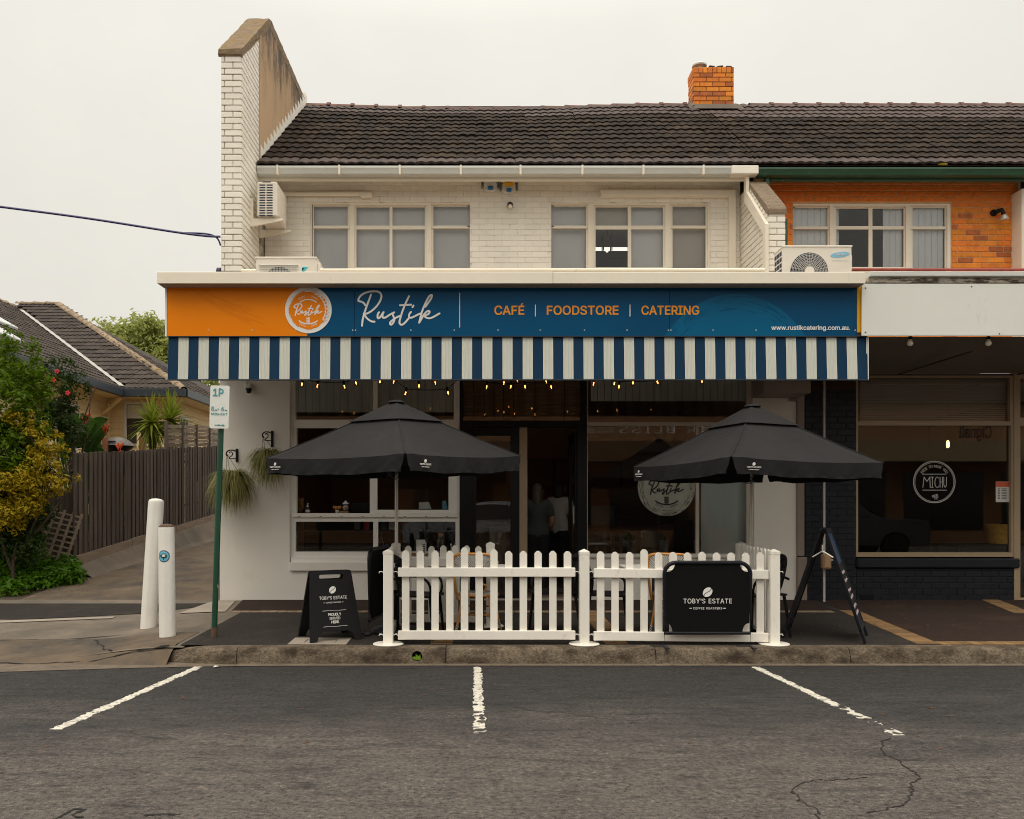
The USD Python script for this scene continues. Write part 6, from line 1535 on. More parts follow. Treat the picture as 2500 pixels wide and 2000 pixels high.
obj('glass', MB().lathe([(0, 0), (.026, 0), (.034, .12)], c, 16), glassmat('tumbler_glass', 1.5, (.8, .8, .76)), t, smooth=40)
obj('drink', MB().lathe([(0, .004), (.025, .004), (.028, .04), (0, .04)], c, 14), mat('pale_drink', (.55, .42, .10), .3), t)
t = thing('menu_holder', 'white menu cards standing on the bar table behind the rear fence', 'menu')
obj('card', MB().box(X(1016, 10.3), X(1038, 10.3), 10.3, 10.31, .956, Z(1318, 10.3)).box(X(1038, 10.3), X(1040, 10.3), 10.29, 10.36, .956, Z(1324, 10.3)), PAPER, t)
_k = MB()
for q in range(5): _k.box(X(1032, 10.3), X(1040, 10.3), 10.295, 10.2995, Z(1331 + q * 4.5, 10.3), Z(1329 + q * 4.5, 10.3))
obj('print', _k, TEXT_BLACK, t)
t = thing('napkin_dispenser', 'black wire holder of cutlery beside the menu cards on the bar table', 'holder')
for q in range(4): obj('wire', MB().tube(smoothline([(X(1046 + q, 10.35), 10.35, .956), (X(1050 + 1.5 * q, 10.35), 10.36, 1.03), (X(1052 + 2 * q, 10.35), 10.37, 1.10 - .01 * q)], 4), .006, 5), BLACK_METAL, t)

# ------------------------------------------------------------------ on the servery ledge and behind the glass
YL = 12.0
LZ = Z(1253, YL)
obj('servery_counter', MB().box(-2.62, -.36, YG + .17, 12.55, LZ - .05, LZ, .004).box(-2.62, -.36, 12.4, 12.55, .25, LZ - .05), TROUSERS, cafe)
t = thing('soap_bottle', 'clear pump bottle of hand sanitiser on the servery ledge', 'bottle')
c = (X(751, YL), YL, LZ)
obj('body', MB().lathe([(0, 0), (.032, 0), (.034, .01), (.034, .06), (.028, .08), (.014, .088), (.014, .095)], c, 16), glassmat('soap_clear', 1.4, (.8, .82, .82)), t, smooth=40)
obj('pump', MB().lathe([(0, .088), (.018, .088), (.018, .105), (.006, .108), (.005, .13), (0, .13)], c, 12).box(c[0] - .012, c[0] + .02, c[1] - .008, c[1] + .008, c[2] + .128, c[2] + .14, .004), PAPER, t, smooth=30)
obj('label_sleeve', MB().lathe([(.0355, .012), (.0355, .05)], c, 16), PAPER, t)
t = thing('glass_jar', 'round lidded glass jar of sweets on the servery ledge', 'jar')
c = (X(843, YL), YL + .03, LZ + .03)
obj('jar', MB().lathe([(0, 0), (.045, 0), (.058, .03), (.058, .08), (.04, .105)], c, 18), glassmat('jar_glass', 1.45, (.85, .84, .8)), t, smooth=40)
obj('sweets', MB().tm(trimesh.creation.icosphere(2, .046)).xform(np.diag([1, 1, .9]), (c[0], c[1], c[2] + .045)), mat('sweets', (.55, .40, .30), .6, .8, 60, detail=1), t)
obj('lid', MB().lathe([(.05, .10), (.045, .115), (.02, .128), (.012, .15), (0, .152)], c, 16), PAPER, t, smooth=40)
t = thing('wooden_block', 'wooden block under the glass jar on the servery ledge', 'block')
obj('block', MB().box(X(829, YL), X(851, YL), YL - .04, YL + .09, LZ, LZ + .03, .003), WOOD_WARM, t)
t = thing('spoon_cup', 'cup of wooden spoons on the servery ledge beside the glass jar', 'cup')
c = (X(823, YL), YL, LZ)
obj('cup', MB().lathe([(0, 0), (.024, 0), (.028, .045)], c, 14), PAPER, t, smooth=40)
for k in range(7):
    a = k * .9; d = np.array([math.cos(a) * .04, math.sin(a) * .03, 0])
    obj('spoon', MB().tube([np.array(c) + (0, 0, .01), np.array(c) + d + (0, 0, .075)], .004, 5).add(*MB().tm(trimesh.creation.icosphere(1, .017)).xform(np.diag([1, .5, 1.2]), np.array(c) + d * 1.15 + (0, 0, .085)).get()), CANE, t)
t = thing('straw_bundle', 'dark dried flower bundle at the left end of the servery ledge', 'dried flowers')
_r = np.random.RandomState(4); m = MB()
for k in range(26):
    b = np.array([X(732, YL), YL + .05, LZ]); m.tube([b, b + (_r.normal(0, .02), _r.normal(0, .02), .10), b + (_r.normal(0, .035), _r.normal(0, .03), .17 + _r.uniform(0, .05))], .004, 4)
obj('stems', m, WOOD_WARM, t)
t = thing('till', 'black till screen on the counter behind the servery window', 'till')
obj('screen', MB().box(X(856, 12.3), X(906, 12.3), 12.3, 12.34, LZ + .0, Z(1228, 12.3), .008), BLACK_PLASTIC, t)
# cards behind the sliding sash
for k, (a, b, c_, d_, l, m_) in enumerate(((1023, 1053, 1226, 1243, 'white folded card standing inside the sliding servery window', PAPER), (1080, 1094, 1222, 1243, 'blue and white card standing at the right edge of the sliding servery window', AC_BLUE))):
    t = thing('folded_card', l, 'card')
    obj('card', MB().add([[X(a, YL), YL - .02, Z(d_, YL)], [X(b, YL), YL, Z(d_, YL)], [X(b - 6, YL), YL + .02, Z(c_, YL)], [X(a, YL), YL + .0, Z(c_ + 1, YL)], [X(a, YL), YL + .03, Z(d_, YL)], [X(b, YL), YL + .05, Z(d_, YL)]], [[0, 1, 2, 3], [4, 5, 2, 3]]), m_, t)
# low shelf with boxes seen through the bottom panes
YH = 12.0
sh = obj('low_shelf', MB().box(X(722, YH), X(1112, YH), YH - .1, YH + .25, Z(1300, YH), Z(1294, YH)).box(X(722, YH), X(1112, YH), YH - .1, YH + .25, Z(1350, YH), Z(1346, YH)), BLACK_PLASTIC, cafe)
for a, b, m_, l in ((866, 880, POT_GREY, 'small grey box on the low shelf behind the bottom left pane'), (889, 903, mat('red_box', (.40, .02, .015), .5), 'small red box on the low shelf behind the bottom left pane'), (930, 944, POT_GREY, 'small grey packet on the low shelf behind the bottom right pane'), (950, 964, PAPER, 'small pale packet on the low shelf left of the umbrella pole')):
    t = thing('packet', l, 'box'); obj('carton', MB().box(X(a, YH), X(b, YH), YH - .05, YH + .02, Z(1293.5, YH), Z(1274, YH), .004), m_, t)
t = thing('wire_tree', 'small wire Christmas tree with a star behind the bottom right servery pane', 'ornament')
Yt = 11.98; b = W(931, 1346, Yt); hh = Z(1305, Yt) - b[2]
m = MB()
for sg in (-1, 1): m.tube([b + (sg * .055, 0, 0), b + (0, 0, hh)], .003, 5)
for k in range(4): m.tube([b + (-.055 * (1 - k / 4), 0, hh * k / 4 + .01), b + (.055 * (1 - k / 4), 0, hh * k / 4 + .01)], .003, 5)
obj('wire', m, STEEL, t)
st_ = MB()
for k in range(4): a = k * math.pi / 4; st_.tube([b + (.018 * math.cos(a), 0, hh + .012 + .018 * math.sin(a)), b - (.018 * math.cos(a), 0, -hh - .012 + .018 * math.sin(a))], .003, 4)
obj('star', st_, PAPER, t)
_o = MB()
for x, z in ((-.03, .02), (.0, .03), (.03, .02), (.01, .075), (-.015, .07)): _o.tm(trimesh.creation.icosphere(1, .011).apply_translation(b + (x, -.008, z)))
obj('bauble', _o, mat('bauble_red', (.35, .03, .02), .3), t)
# potted plants on the right window ledge
def leaves(cs, n, size, seed, squash=.8, surf=.55, up=.3):
    """n folded leaves spread through a set of (centre, radius) clumps"""
    r = np.random.RandomState(seed); w = np.array([c[1] ** 2 for c in cs]); k = r.choice(len(cs), n, p=w / w.sum())
    C = np.array([c[0] for c in cs], float)[k]; Rr = np.array([c[1] for c in cs])[k]
    d = r.normal(size=(n, 3)); d /= np.linalg.norm(d, axis=1, keepdims=True)
    q = np.where(r.rand(n) < surf, r.uniform(.78, 1.06, n), r.uniform(.2, .9, n))
    p = C + d * (Rr * q)[:, None] * np.array([1, 1, squash])
    nrm = d + r.normal(0, .55, (n, 3)) + np.array([0, 0, up]); nrm /= np.linalg.norm(nrm, axis=1, keepdims=True)
    a = np.cross(nrm, r.normal(size=(n, 3))); a /= np.linalg.norm(a, axis=1, keepdims=True) + 1e-9
    b = np.cross(nrm, a); s = (size * r.uniform(.6, 1.3, n))[:, None]
    v = np.stack([p - a * s, p + b * s * .38 + nrm * s * .10, p + a * s, p - b * s * .38 + nrm * s * .10], 1).reshape(-1, 3)
    i = np.arange(n)[:, None] * 4
    return MB().add(v, np.vstack([i + [0, 1, 2], i + [0, 2, 3]]))
def potplant(px0, px1, py0, py1, lp, lt_, m_, pm, label, seed, spread=1.0, n=260):
    Yq = 12.05
    t = thing('pot_plant', label, 'plant')
    x0, x1 = X(px0, Yq), X(px1, Yq); zb, zt2 = Z(py1, Yq), Z(py0, Yq); rr = (x1 - x0) / 2; cx = (x0 + x1) / 2
    obj('pot', MB().lathe([(0, 0), (rr * .8, 0), (rr, zt2 - zb), (rr * .88, zt2 - zb), (rr * .8, .02), (0, .02)], (cx, Yq, zb), 16), pm, t, smooth=30)
    c = W(lp, (py0 + lt_) / 2, Yq); R = (py0 - lt_) / 2 * Yq / F
    cs = [(c, R), (c + (R * spread, -.03, -R * .45), R * .7), (c + (-R * .8 * spread, -.02, -R * .3), R * .65), (c + (.1 * R, -.03, R * .4), R * .6)]
    obj('leaves', leaves(cs, n, .024, seed, 1, .4), m_, t)
    obj('stem', MB().tube([(cx, Yq, zt2 - .02), c], .006, 5), BARK, t)
potplant(1518, 1545, 1318, 1352, 1535, 1300, LEAF_DARK, POT, 'green pot plant on the window ledge under the middle of the right shop window', 31, 1.2)
potplant(1606, 1632, 1318, 1352, 1612, 1298, LEAF_DARK, POT_GREY, 'grey pot with a small plant on the window ledge below the round window emblem', 32, .8, 160)
potplant(1690, 1708, 1332, 1352, 1706, 1312, mat('bronze_leaf', (.075, .055, .012), .5, .3, 5, isl=.4), POT, 'bronze leaved pot plant on the window ledge by the white mullion', 33, 1.1)
potplant(1763, 1788, 1318, 1352, 1786, 1300, LEAF_DARK, POT_GREY, 'dark green pot plant in a grey pot before the blue grey curtain', 34, .8)
# round emblem on the glass
dec2 = thing('window_emblem', 'round pale window emblem with the word Rustik below the right umbrella', 'window lettering')
Yd2 = YG + .088
badge(dec2, X(1627, Yd2), Z(1190, Yd2), 70 * Yd2 / F, Yd2, DECAL, None, TEXT_BLACK)
wheat_ear(X(1627, Yd2), Z(1190, Yd2), 74 * Yd2 / F, Yd2, DECAL, dec2)
_r = np.random.RandomState(9); cutm = []
for k in range(110):
    a = _r.uniform(math.pi * .75, math.pi * 2.15); q = 70 * Yd2 / F * _r.uniform(.80, .985); aa = np.linspace(a, a + _r.uniform(.03, .3), 6)
    cutm.append(LineString(np.stack([X(1627, Yd2) + q * np.cos(aa), Z(1190, Yd2) + q * np.sin(aa)], 1)).buffer(_r.uniform(.0008, .003)))
flat(unary_union(cutm), TEXT_BLACK, 'brush_mark', dec2, Yd2 - .0065, .002)

# inside the cafe: shelf on the back wall, counter, stools
t = thing('back_shelf', 'tall brown shelf unit on the back wall seen through the cafe doorway', 'shelf')
Ys = 17.9
obj('frame', frame((1240, 1120, 1620, 1420), [(1244, 1125, 1288, 1186), (1294, 1125, 1355, 1186), (1361, 1125, 1428, 1186), (1434, 1125, 1520, 1186), (1244, 1192, 1288, 1290), (1294, 1192, 1355, 1290), (1361, 1192, 1428, 1290)], Ys, .35), WOOD_WARM, t)
t = thing('cafe_counter', 'brown wooden counter deep inside the cafe', 'counter')
obj('front', MB().box(.2, 3.6, 15.4, 16.1, .23, 1.15, .01), WOOD_WARM, t); obj('worktop', MB().box(.15, 3.65, 15.35, 16.15, 1.15, 1.19, .006), TIMBER_BROWN, t)
t = thing('display_case', 'glass display case on the counter inside the cafe', 'display case')
obj('case', MB().box(X(1440, 15.6), X(1500, 15.6), 15.5, 15.9, 1.19, 1.55, .01), mat('case_blue', (.10, .14, .15), .15), t)
for k, q in enumerate((1560, 1600, 1650)):
    t = thing('dining_chair', 'brown wooden chair inside the cafe behind the right shop window, %s' % ('nearest the doorway', 'below the round window emblem', 'nearest the curtain')[k], 'chair', None, (X(q, 13.4), 13.4, .23), 20 * k)
    obj('seat', MB().box(-.2, .2, -.2, .2, .43, .46, .01), WOOD_WARM, t); obj('backrest', MB().box(-.2, .2, .18, .21, .62, .92, .01).box(-.2, -.165, .18, .21, .46, .63).box(.165, .2, .18, .21, .46, .63), WOOD_WARM, t)
    for a in (-.18, .18):
        for b in (-.18, .18): obj('leg', MB().box(a - .016, a + .016, b - .016, b + .016, 0, .43), WOOD_WARM, t)

# ------------------------------------------------------------------ people at the doorway
def body(joints, bones, res=.028):
    man = m3.Manifold()
    sph = lambda p, r: m3.Manifold.sphere(r, 20).translate([float(q) for q in p])
    for a, b in bones:
        man = man + m3.Manifold.batch_hull([sph(*joints[a]), sph(*joints[b])])
    q = man.refine_to_length(res).to_mesh()
    m = trimesh.Trimesh(q.vert_properties[:, :3], q.tri_verts); m.merge_vertices()
    trimesh.smoothing.filter_taubin(m, .5, -.53, 12)
    return m
def person(loc, rz, H, label, top, legs, hair, hairlen, bend, arm):
    t = thing('person', label, 'person', None, loc, rz)
    s = H / 1.70
    J = {'hip': ((0, 0, .93), .135), 'hl': ((-.075, 0, .92), .115), 'hr': ((.075, 0, .92), .115), 'wa': ((0, .0 - bend * .3, 1.10), .125), 'ch': ((0, -bend * .7, 1.30), .145), 'sl': ((-.165, -bend, 1.39), .058), 'sr': ((.165, -bend, 1.39), .058), 'ne': ((0, -bend * 1.1, 1.46), .052), 'nt': ((0, -bend * 1.4, 1.535), .050),
         'hd': ((0, -bend * 1.6 + .0, 1.60), .088), 'hc': ((0, -bend * 1.6 - .025, 1.555), .062),
         'kl': ((-.09, -.02, .49), .062), 'kr': ((.09, -.02, .49), .062), 'al': ((-.095, .02, .085), .043), 'ar': ((.095, .02, .085), .043), 'tl': ((-.11, -.16, .035), .032), 'tr': ((.11, -.16, .035), .032),
         'el': ((-.235, -bend * .6 + arm[0], 1.12), .043), 'er': ((.235, -bend * .6 + arm[0], 1.12), .043), 'wl': ((-.20, -arm[1], arm[2]), .030), 'wr': ((.20, -arm[1], arm[2]), .030), 'gl': ((-.19, -arm[1] - .07, arm[2] - .03), .034), 'gr': ((.19, -arm[1] - .07, arm[2] - .03), .034)}
    J = {k: (np.array(p) * s, r * s) for k, (p, r) in J.items()}
    bo = [('hip', 'wa'), ('hl', 'hr'), ('hl', 'wa'), ('hr', 'wa'), ('wa', 'ch'), ('ch', 'sl'), ('ch', 'sr'), ('ch', 'ne'), ('ne', 'nt'), ('nt', 'hc'), ('hd', 'hc'), ('hl', 'kl'), ('kl', 'al'), ('al', 'tl'), ('hr', 'kr'), ('kr', 'ar'), ('ar', 'tr'), ('sl', 'el'), ('el', 'wl'), ('wl', 'gl'), ('sr', 'er'), ('er', 'wr'), ('wr', 'gr')]
    for sd in 'lr':                        # five fingers
        w = J['g' + sd][0]
        for k in range(4):
            f1 = w + np.array([(k - 1.5) * .018, -.055, -.006]) * s; f2 = f1 + np.array([0, -.028 - .004 * (k in (1, 2)), -.018]) * s
            J['f%s%d' % (sd, k)] = (f1, .0085 * s); J['e%s%d' % (sd, k)] = (f2, .0075 * s); J['r%s%d' % (sd, k)] = (w + np.array([(k - 1.5) * .014, -.02, 0]) * s, .010 * s)
            bo += [('r%s%d' % (sd, k), 'f%s%d' % (sd, k)), ('f%s%d' % (sd, k), 'e%s%d' % (sd, k))]
        sg = 1 if sd == 'l' else -1
        J['u' + sd] = (w + np.array([sg * .030, .0, .0]) * s, .012 * s); J['v' + sd] = (w + np.array([sg * .05, -.045, .0]) * s, .009 * s); bo.append(('u' + sd, 'v' + sd))
    m = body(J, bo, .03)
    obj('body', (m.vertices, m.faces), SKIN, t, smooth=True)
    def grow(keys, bones, g):
        K = {k: (J[k][0], J[k][1] + g * s) for k in keys}
        return body(K, bones, .03)
    sl_ = {k: J[k] for k in J}
    J['ml'] = ((J['el'][0] * .75 + J['sl'][0] * .25), .05 * s); J['mr'] = ((J['er'][0] * .75 + J['sr'][0] * .25), .05 * s)
    mm = grow(['hip', 'wa', 'ch', 'sl', 'sr', 'ml', 'mr', 'hl', 'hr'], [('hip', 'wa'), ('hl', 'wa'), ('hr', 'wa'), ('wa', 'ch'), ('ch', 'sl'), ('ch', 'sr'), ('sl', 'ml'), ('sr', 'mr')], .014)
    obj('top', (mm.vertices, mm.faces), top, t, smooth=True)
    mm = grow(['hip', 'hl', 'hr', 'kl', 'kr', 'al', 'ar'], [('hip', 'hl'), ('hip', 'hr'), ('hl', 'kl'), ('kl', 'al'), ('hr', 'kr'), ('kr', 'ar')], .012)
    obj('trousers', (mm.vertices, mm.faces), legs, t, smooth=True)
    h = J['hd'][0]
    J['ht'] = (h + np.array([0, .018, .022]) * s, .092 * s); J['hb'] = (h + np.array([0, .048, -hairlen * .5]) * s, .094 * s); J['he'] = (h + np.array([0, .062, -hairlen]) * s, .088 * s)
    mm = body({k: J[k] for k in ('ht', 'hb', 'he')}, [('ht', 'hb'), ('hb', 'he')], .02)
    obj('hair', (mm.vertices, mm.faces), hair, t, smooth=True)
    fc = MB()
    for sg in (-1, 1): fc.tm(trimesh.creation.icosphere(1, .010 * s).apply_translation(h + np.array([sg * .032, -.083, -.012]) * s))
    obj('eyes', fc, TEXT_BLACK, t)
    fc = MB().tube([h + np.array([0, -.086, -.012]) * s, h + np.array([0, -.105, -.04]) * s], [.007 * s, .013 * s], 6)
    for sg in (-1, 1): fc.tm(trimesh.creation.icosphere(1, .02 * s).apply_scale([.4, .8, 1.3]).apply_translation(h + np.array([sg * .09, .0, -.02]) * s))
    obj('nose_and_ears', fc, SKIN, t)
    obj('mouth', MB().obox(h + np.array([0, -.083, -.062]) * s, (.022 * s, .006, .004), np.eye(3), .002), mat('lip', (.30, .09, .08), .5), t)
    return t
person((X(1312, 12.55), 12.55, .23), 172, 1.66, 'person with fair hair in a grey green top, back turned in the doorway', TOP_GREY, TROUSERS, HAIR_FAIR, .24, .02, (.0, .12, 1.02))
person((X(1362, 13.35), 13.35, .23), 150, 1.72, 'person in a white t-shirt with dark hair, half hidden inside the cafe doorway', TEE_WHITE, TROUSERS, HAIR_DARK, .12, .05, (.0, .18, .98))
# ------------------------------------------------------------------ paling fence along the driveway
pf = thing('paling_fence', 'weathered grey brown paling fence running back along the driveway', 'fence')
def fz(y): return float(np.interp(y, [13.7, 21.4, 24.5], [.62, 1.28, 1.52]))
y, pls = 13.68, []
while y < 24.4:
    w = .112 + rng.uniform(-.006, .006); o = rng.uniform(-.008, .010); h = 1.80 + rng.uniform(-.02, .02) + (0 if y < 17.3 else .02)
    m = MB().box(-6.70 + o - .018 * (len(pls) % 2), -6.70 + o + .016 - .018 * (len(pls) % 2), y, y + w + .012 * (len(pls) % 2), fz(y) + .04, fz(y) + h, .003)
    pls.append(m); y += .0885
pieces('paling', pls, FENCE_WOOD, pf)
for a, b, dz in ((13.72, 15.9, 0.0), (15.93, 18.2, .012), (18.23, 20.5, .0), (20.53, 24.3, .01)):
    v = [[-6.655, a, fz(a) - .06 + dz], [-6.655, b, fz(b) - .06 + dz], [-6.655, b, fz(b) + .10 + dz], [-6.655, a, fz(a) + .10 + dz]]; v += [[-6.69, *q[1:]] for q in v]
    obj('plinth_board', MB().add(v, [[0, 1, 2, 3], [5, 4, 7, 6], [3, 2, 6, 7], [0, 4, 5, 1], [4, 0, 3, 7], [1, 5, 6, 2]]), FENCE_PLINTH, pf)
obj('rail', MB().tube([(-6.76, 13.7, fz(13.7) + .5), (-6.76, 24.4, fz(24.4) + .5)], .03, 4).tube([(-6.76, 13.7, fz(13.7) + 1.5), (-6.76, 24.4, fz(24.4) + 1.5)], .03, 4), FENCE_WOOD, pf)
# end post and the lower cross fence that leaves it
cf = thing('cross_fence', 'lower weathered cross fence behind the golden shrub', 'fence')
Yc = 13.95
obj('end_post', MB().poly(Polygon([(X(169, Yc), .5), (X(188, Yc), .5), (X(188, Yc), Z(1118, Yc)), (X(169, Yc), Z(1124, Yc))]), Yc - .03, Yc + .05), FENCE_WOOD, cf)
obj('latch', MB().box(X(180, Yc - .04), X(188, Yc - .04), Yc - .055, Yc - .03, Z(1143, Yc), Z(1134, Yc), .004).box(X(178, Yc - .04), X(187, Yc - .04), Yc - .055, Yc - .03, Z(1238, Yc), Z(1227, Yc), .004), BLACK_METAL, cf)
q = X(60, Yc); ms = []
while q < X(168, Yc):
    ms.append(MB().box(q, q + .098, Yc - .01 * (len(ms) % 2), Yc + .018 - .01 * (len(ms) % 2), .45, Z(1197, Yc) + rng.uniform(-.012, .012), .003)); q += .10
pieces('paling', ms, FENCE_WOOD, cf)
# woven screen above the far end
ws = thing('woven_screen', 'woven timber lattice screen standing above the far end of the paling fence', 'screen')
Xs = -6.80
for k, yy in enumerate((17.95, 18.9, 19.85, 20.8, 21.7, 22.6)): obj('post', MB().box(Xs - .02, Xs + .05, yy, yy + .07, fz(yy) + 1.0, Z(1041, 19.0) + .02 + .055 * (yy - 18), .004), FENCE_WOOD, ws)
sl = []
for k in range(6):
    for j, (a, b) in enumerate(((18.0, 18.95), (18.95, 19.9), (19.9, 20.85), (20.85, 22.6))):
        za = fz(a) + 1.83 + k * .085; zb2 = fz(b) + 1.83 + k * .085
        P = [[(Xs + .02 + .03 * math.sin(math.pi * t) * (1 if (k + j) % 2 else -1), a + (b - a) * t, za + (zb2 - za) * t + h) for t in np.linspace(0, 1, 5)] for h in (0, .07)]
        sl.append(MB().grid(np.array(P)))
pieces('slat', sl, FENCE_PLINTH, ws)
# lattice panel leaning against the cross fence
lp = thing('lattice_panel', 'old timber lattice panel leaning against the cross fence among ivy', 'lattice')
Rl = roty(13) @ rotx(-14); Tl = W(150, 1369, 13.55)
ms = []
for k in range(7): ms.append(MB().box(-.80 + k * .145 - .022, -.80 + k * .145 + .022, -.012, .0, 0, .82, .002).xform(Rl, Tl))
for k in range(9): ms.append(MB().box(-.83, .10, .002, .014, .04 + k * .09 - .016, .04 + k * .09 + .016, .002).xform(Rl, Tl))
pieces('slat', ms, FENCE_PLINTH, lp)

# ------------------------------------------------------------------ the weatherboard house
hs = thing('weatherboard_house', 'cream weatherboard house with brown tiled hip roof behind the paling fence', 'house')
YE2, ZE2, XC, XV = 21.5, 4.58, -7.65, -9.27
SL = .575
YW = YE2 + .6
def hz(d): return ZE2 + SL * d
def roof_tiles(parent, O, u, v, inside, nu, nv, w=.30, g=.33, name='roof_tile', lim=300):
    rpn = RoofPlane(O, u, v); out = []
    for r in range(nv):
        for k in range(-2, nu):
            c = rpn.O + rpn.u * (k + .5) * w + rpn.v * (r + .5) * g
            if inside(c): out.append((np.linalg.norm(c - (0, 0, ZC)), rpn.tile(k * w, r * g, w, g, rolls=2, h=.022)))
    out.sort(key=lambda t: t[0])
    return [o[1] for o in out]
s = 1 / math.hypot(1, SL)
main = obj('roof', MB().add([[XV, YE2, ZE2 - .03], [XC, YE2, ZE2 - .03], [XC - 6.6, YE2 + 6.6, hz(6.6) - .03], [XV - 6.6, YE2 + 6.6, hz(6.6) - .03]], [[0, 1, 2, 3]])
           .add([[XC, YE2, ZE2 - .03], [XC, YE2 + 13.2, ZE2 - .03], [XC - 6.6, YE2 + 6.6, hz(6.6) - .03]], [[0, 1, 2]])
           .add([[XV, YE2, ZE2 - .03], [XV, 12.6, ZE2 - .03], [XV - 6.3, 12.6, hz(6.3) - .03], [XV - 6.3, YE2 + 6.3, hz(6.3) - .03]], [[0, 3, 2, 1]])
           .add([[XV - 6.3, 12.6, hz(6.3) - .03], [XV - 6.3, 30, hz(6.3) - .03], [XV - 12, 30, ZE2], [XV - 12, 12.6, ZE2]], [[0, 1, 2, 3]]), TILE_B, hs)
f1 = roof_tiles(main, (XV - 6.6, YE2, ZE2), (1, 0, 0), (0, s, SL * s), lambda c: (c[0] < XC - (c[1] - YE2) - .05) and (c[0] > XV - (c[1] - YE2) + .05) and c[1] < YE2 + 6.55, 36, 24)
f2 = roof_tiles(main, (XC, YE2, ZE2), (0, 1, 0), (-s, 0, SL * s), lambda c: c[1] > YE2 + (XC - c[0]) + .05 and c[1] < YE2 + 5, 18, 24)
f3 = roof_tiles(main, (XV, 12.6, ZE2), (0, 1, 0), (-s, 0, SL * s), lambda c: c[1] < YE2 + (XV - c[0]) - .05 and c[0] > XV - 6.3 and c[1] > 13.5, 52, 24)
allf = sorted(f1, key=lambda m: 0)[:190] + f3[:110] + f2[:0] + f1[190:] + f2 + f3[110:]
pieces('roof_tile', allf, TILE_B, main)
def ridge_line(parent, A, B, m_, name='ridge_tile', r=.12, step=.42):
    A, B = np.array(A, float), np.array(B, float); L = np.linalg.norm(B - A); d = (B - A) / L
    e = np.cross(d, (0, 0, 1.0)); e /= np.linalg.norm(e); n = np.cross(e, d); a = np.linspace(-1.3, 1.3, 7)
    t = 0
    while t < L - .05:
        w = min(step, L - t)
        P = [[A + d * (t + q) + e * rr * math.sin(x) + n * (rr * math.cos(x) - .07 + rng.uniform(-.004, .004)) for x in a] for q, rr in ((0, r * .9), (w * .8, r), (w * .82, r * 1.12), (w, r * 1.12))]
        obj(name, MB().grid(np.array(P)), m_, parent, smooth=40); t += step
ridge_line(main, (XC, YE2, ZE2 + .03), (XC - 6.6, YE2 + 6.6, hz(6.6) + .03), RIDGE_TAN, 'hip_tile')
ridge_line(main, (XC - 6.6, YE2 + 6.6, hz(6.6) + .04), (XV - 6.4, YE2 + 6.6, hz(6.6) + .04), RIDGE_TAN)
ridge_line(main, (XV - 6.3, 13.0, hz(6.3) + .03), (XV - 6.3, YE2 + 6.3, hz(6.3) + .03), RIDGE_TAN)
vl = np.array([[(XV - t - .045, YE2 + t - .045, hz(t) + .012 + .012 * (k % 2)), (XV - t + .045 + .02 * (k % 2), YE2 + t + .045, hz(t) + .012)] for k, t in enumerate(np.linspace(0, 5.8, 36))])
vl[:, :, 2] += .075
obj('valley_flashing', MB().grid(vl), mat('pale_flashing', (.42, .40, .37), .6), main)
# fascia and gutters
ft = MB().box(XV - .0, XC + .04, YE2 - .06, YE2 + .04, ZE2 - .20, ZE2 + .0, .01)
obj('gutter', ft, TRIM_DARK, hs)
obj('gutter', MB().box(XC - .02, XC + .08, YE2 + .05, YE2 + 8, ZE2 - .20, ZE2, .01), TRIM_DARK, hs)
obj('gutter', MB().box(XV - .02, XV + .08, 13, YE2 - .065, ZE2 - .20, ZE2, .01), TRIM_DARK, hs)
obj('soffit', MB().box(XV - .6, XC, YE2 + .04, YW, ZE2 - .19, ZE2 - .17).box(XC - .6, XC, YW, YE2 + 8, ZE2 - .19, ZE2 - .17).box(XV - .6, XV, 13, YE2 + .04, ZE2 - .191, ZE2 - .171), BOARD_CREAM, hs)
# walls of lapped boards
def boards(parent, a, b, z0, z1, fixed, axis, outward, cuts=(), h=.165):
    ms, z = [], z0
    while z < z1:
        zt = min(z + h, z1)
        for p, q in intervals(a, b, [(c[0], c[1]) for c in cuts if c[2] < (z + zt) / 2 < c[3]]):
            o0, o1 = fixed + outward * .030, fixed + outward * .008
            if axis == 'x': v = [[p, o0, z], [q, o0, z], [q, o1, zt], [p, o1, zt], [p, fixed, z], [q, fixed, z]]
            else: v = [[o0, p, z], [o0, q, z], [o1, q, zt], [o1, p, zt], [fixed, p, z], [fixed, q, z]]
            ms.append(MB().add(v, [[0, 1, 2, 3], [4, 5, 1, 0]]))
        z += h
    pieces('weatherboard', ms, BOARD_CREAM, parent)
wx = XV - .6
hw1 = (X(304, YW), X(379, YW), Z(1090, YW), Z(981, YW))
wall = obj('front_wall', MB().box(wx, XC - .6, YW, YW + .1, 1.0, ZE2 - .17), BOARD_CREAM, hs)
boards(wall, wx, XC - .6, 1.3, ZE2 - .17, YW, 'x', -1, [hw1])
wl2 = obj('side_wall', MB().box(XC - .7, XC - .6, YW + .1, YE2 + 8, 1.0, ZE2 - .17), BOARD_CREAM, hs)
hw2 = (22.75, 23.45, 2.95, ZE2 - .55); hw3 = (25.3, 26.4, 2.2, ZE2 - .6)
boards(wl2, YW, YE2 + 8, 1.3, ZE2 - .17, XC - .6, 'y', 1, [hw2, hw3])
wl3 = obj('wing_wall', MB().box(wx - .1, wx, 13, YW, 1.0, ZE2 - .17), BOARD_CREAM, hs)
hw4 = (19.2, 20.3, 2.6, ZE2 - .55)
boards(wl3, 13.0, YW, 1.3, ZE2 - .17, wx, 'y', 1, [hw4])
obj('corner_board', MB().box(XC - .61, XC - .54, YW - .06, YW + .04, 1.1, ZE2 - .17).box(wx - .01, wx + .06, YW - .1, YW - .02, 1.1, ZE2 - .17), BOARD_CREAM, hs)
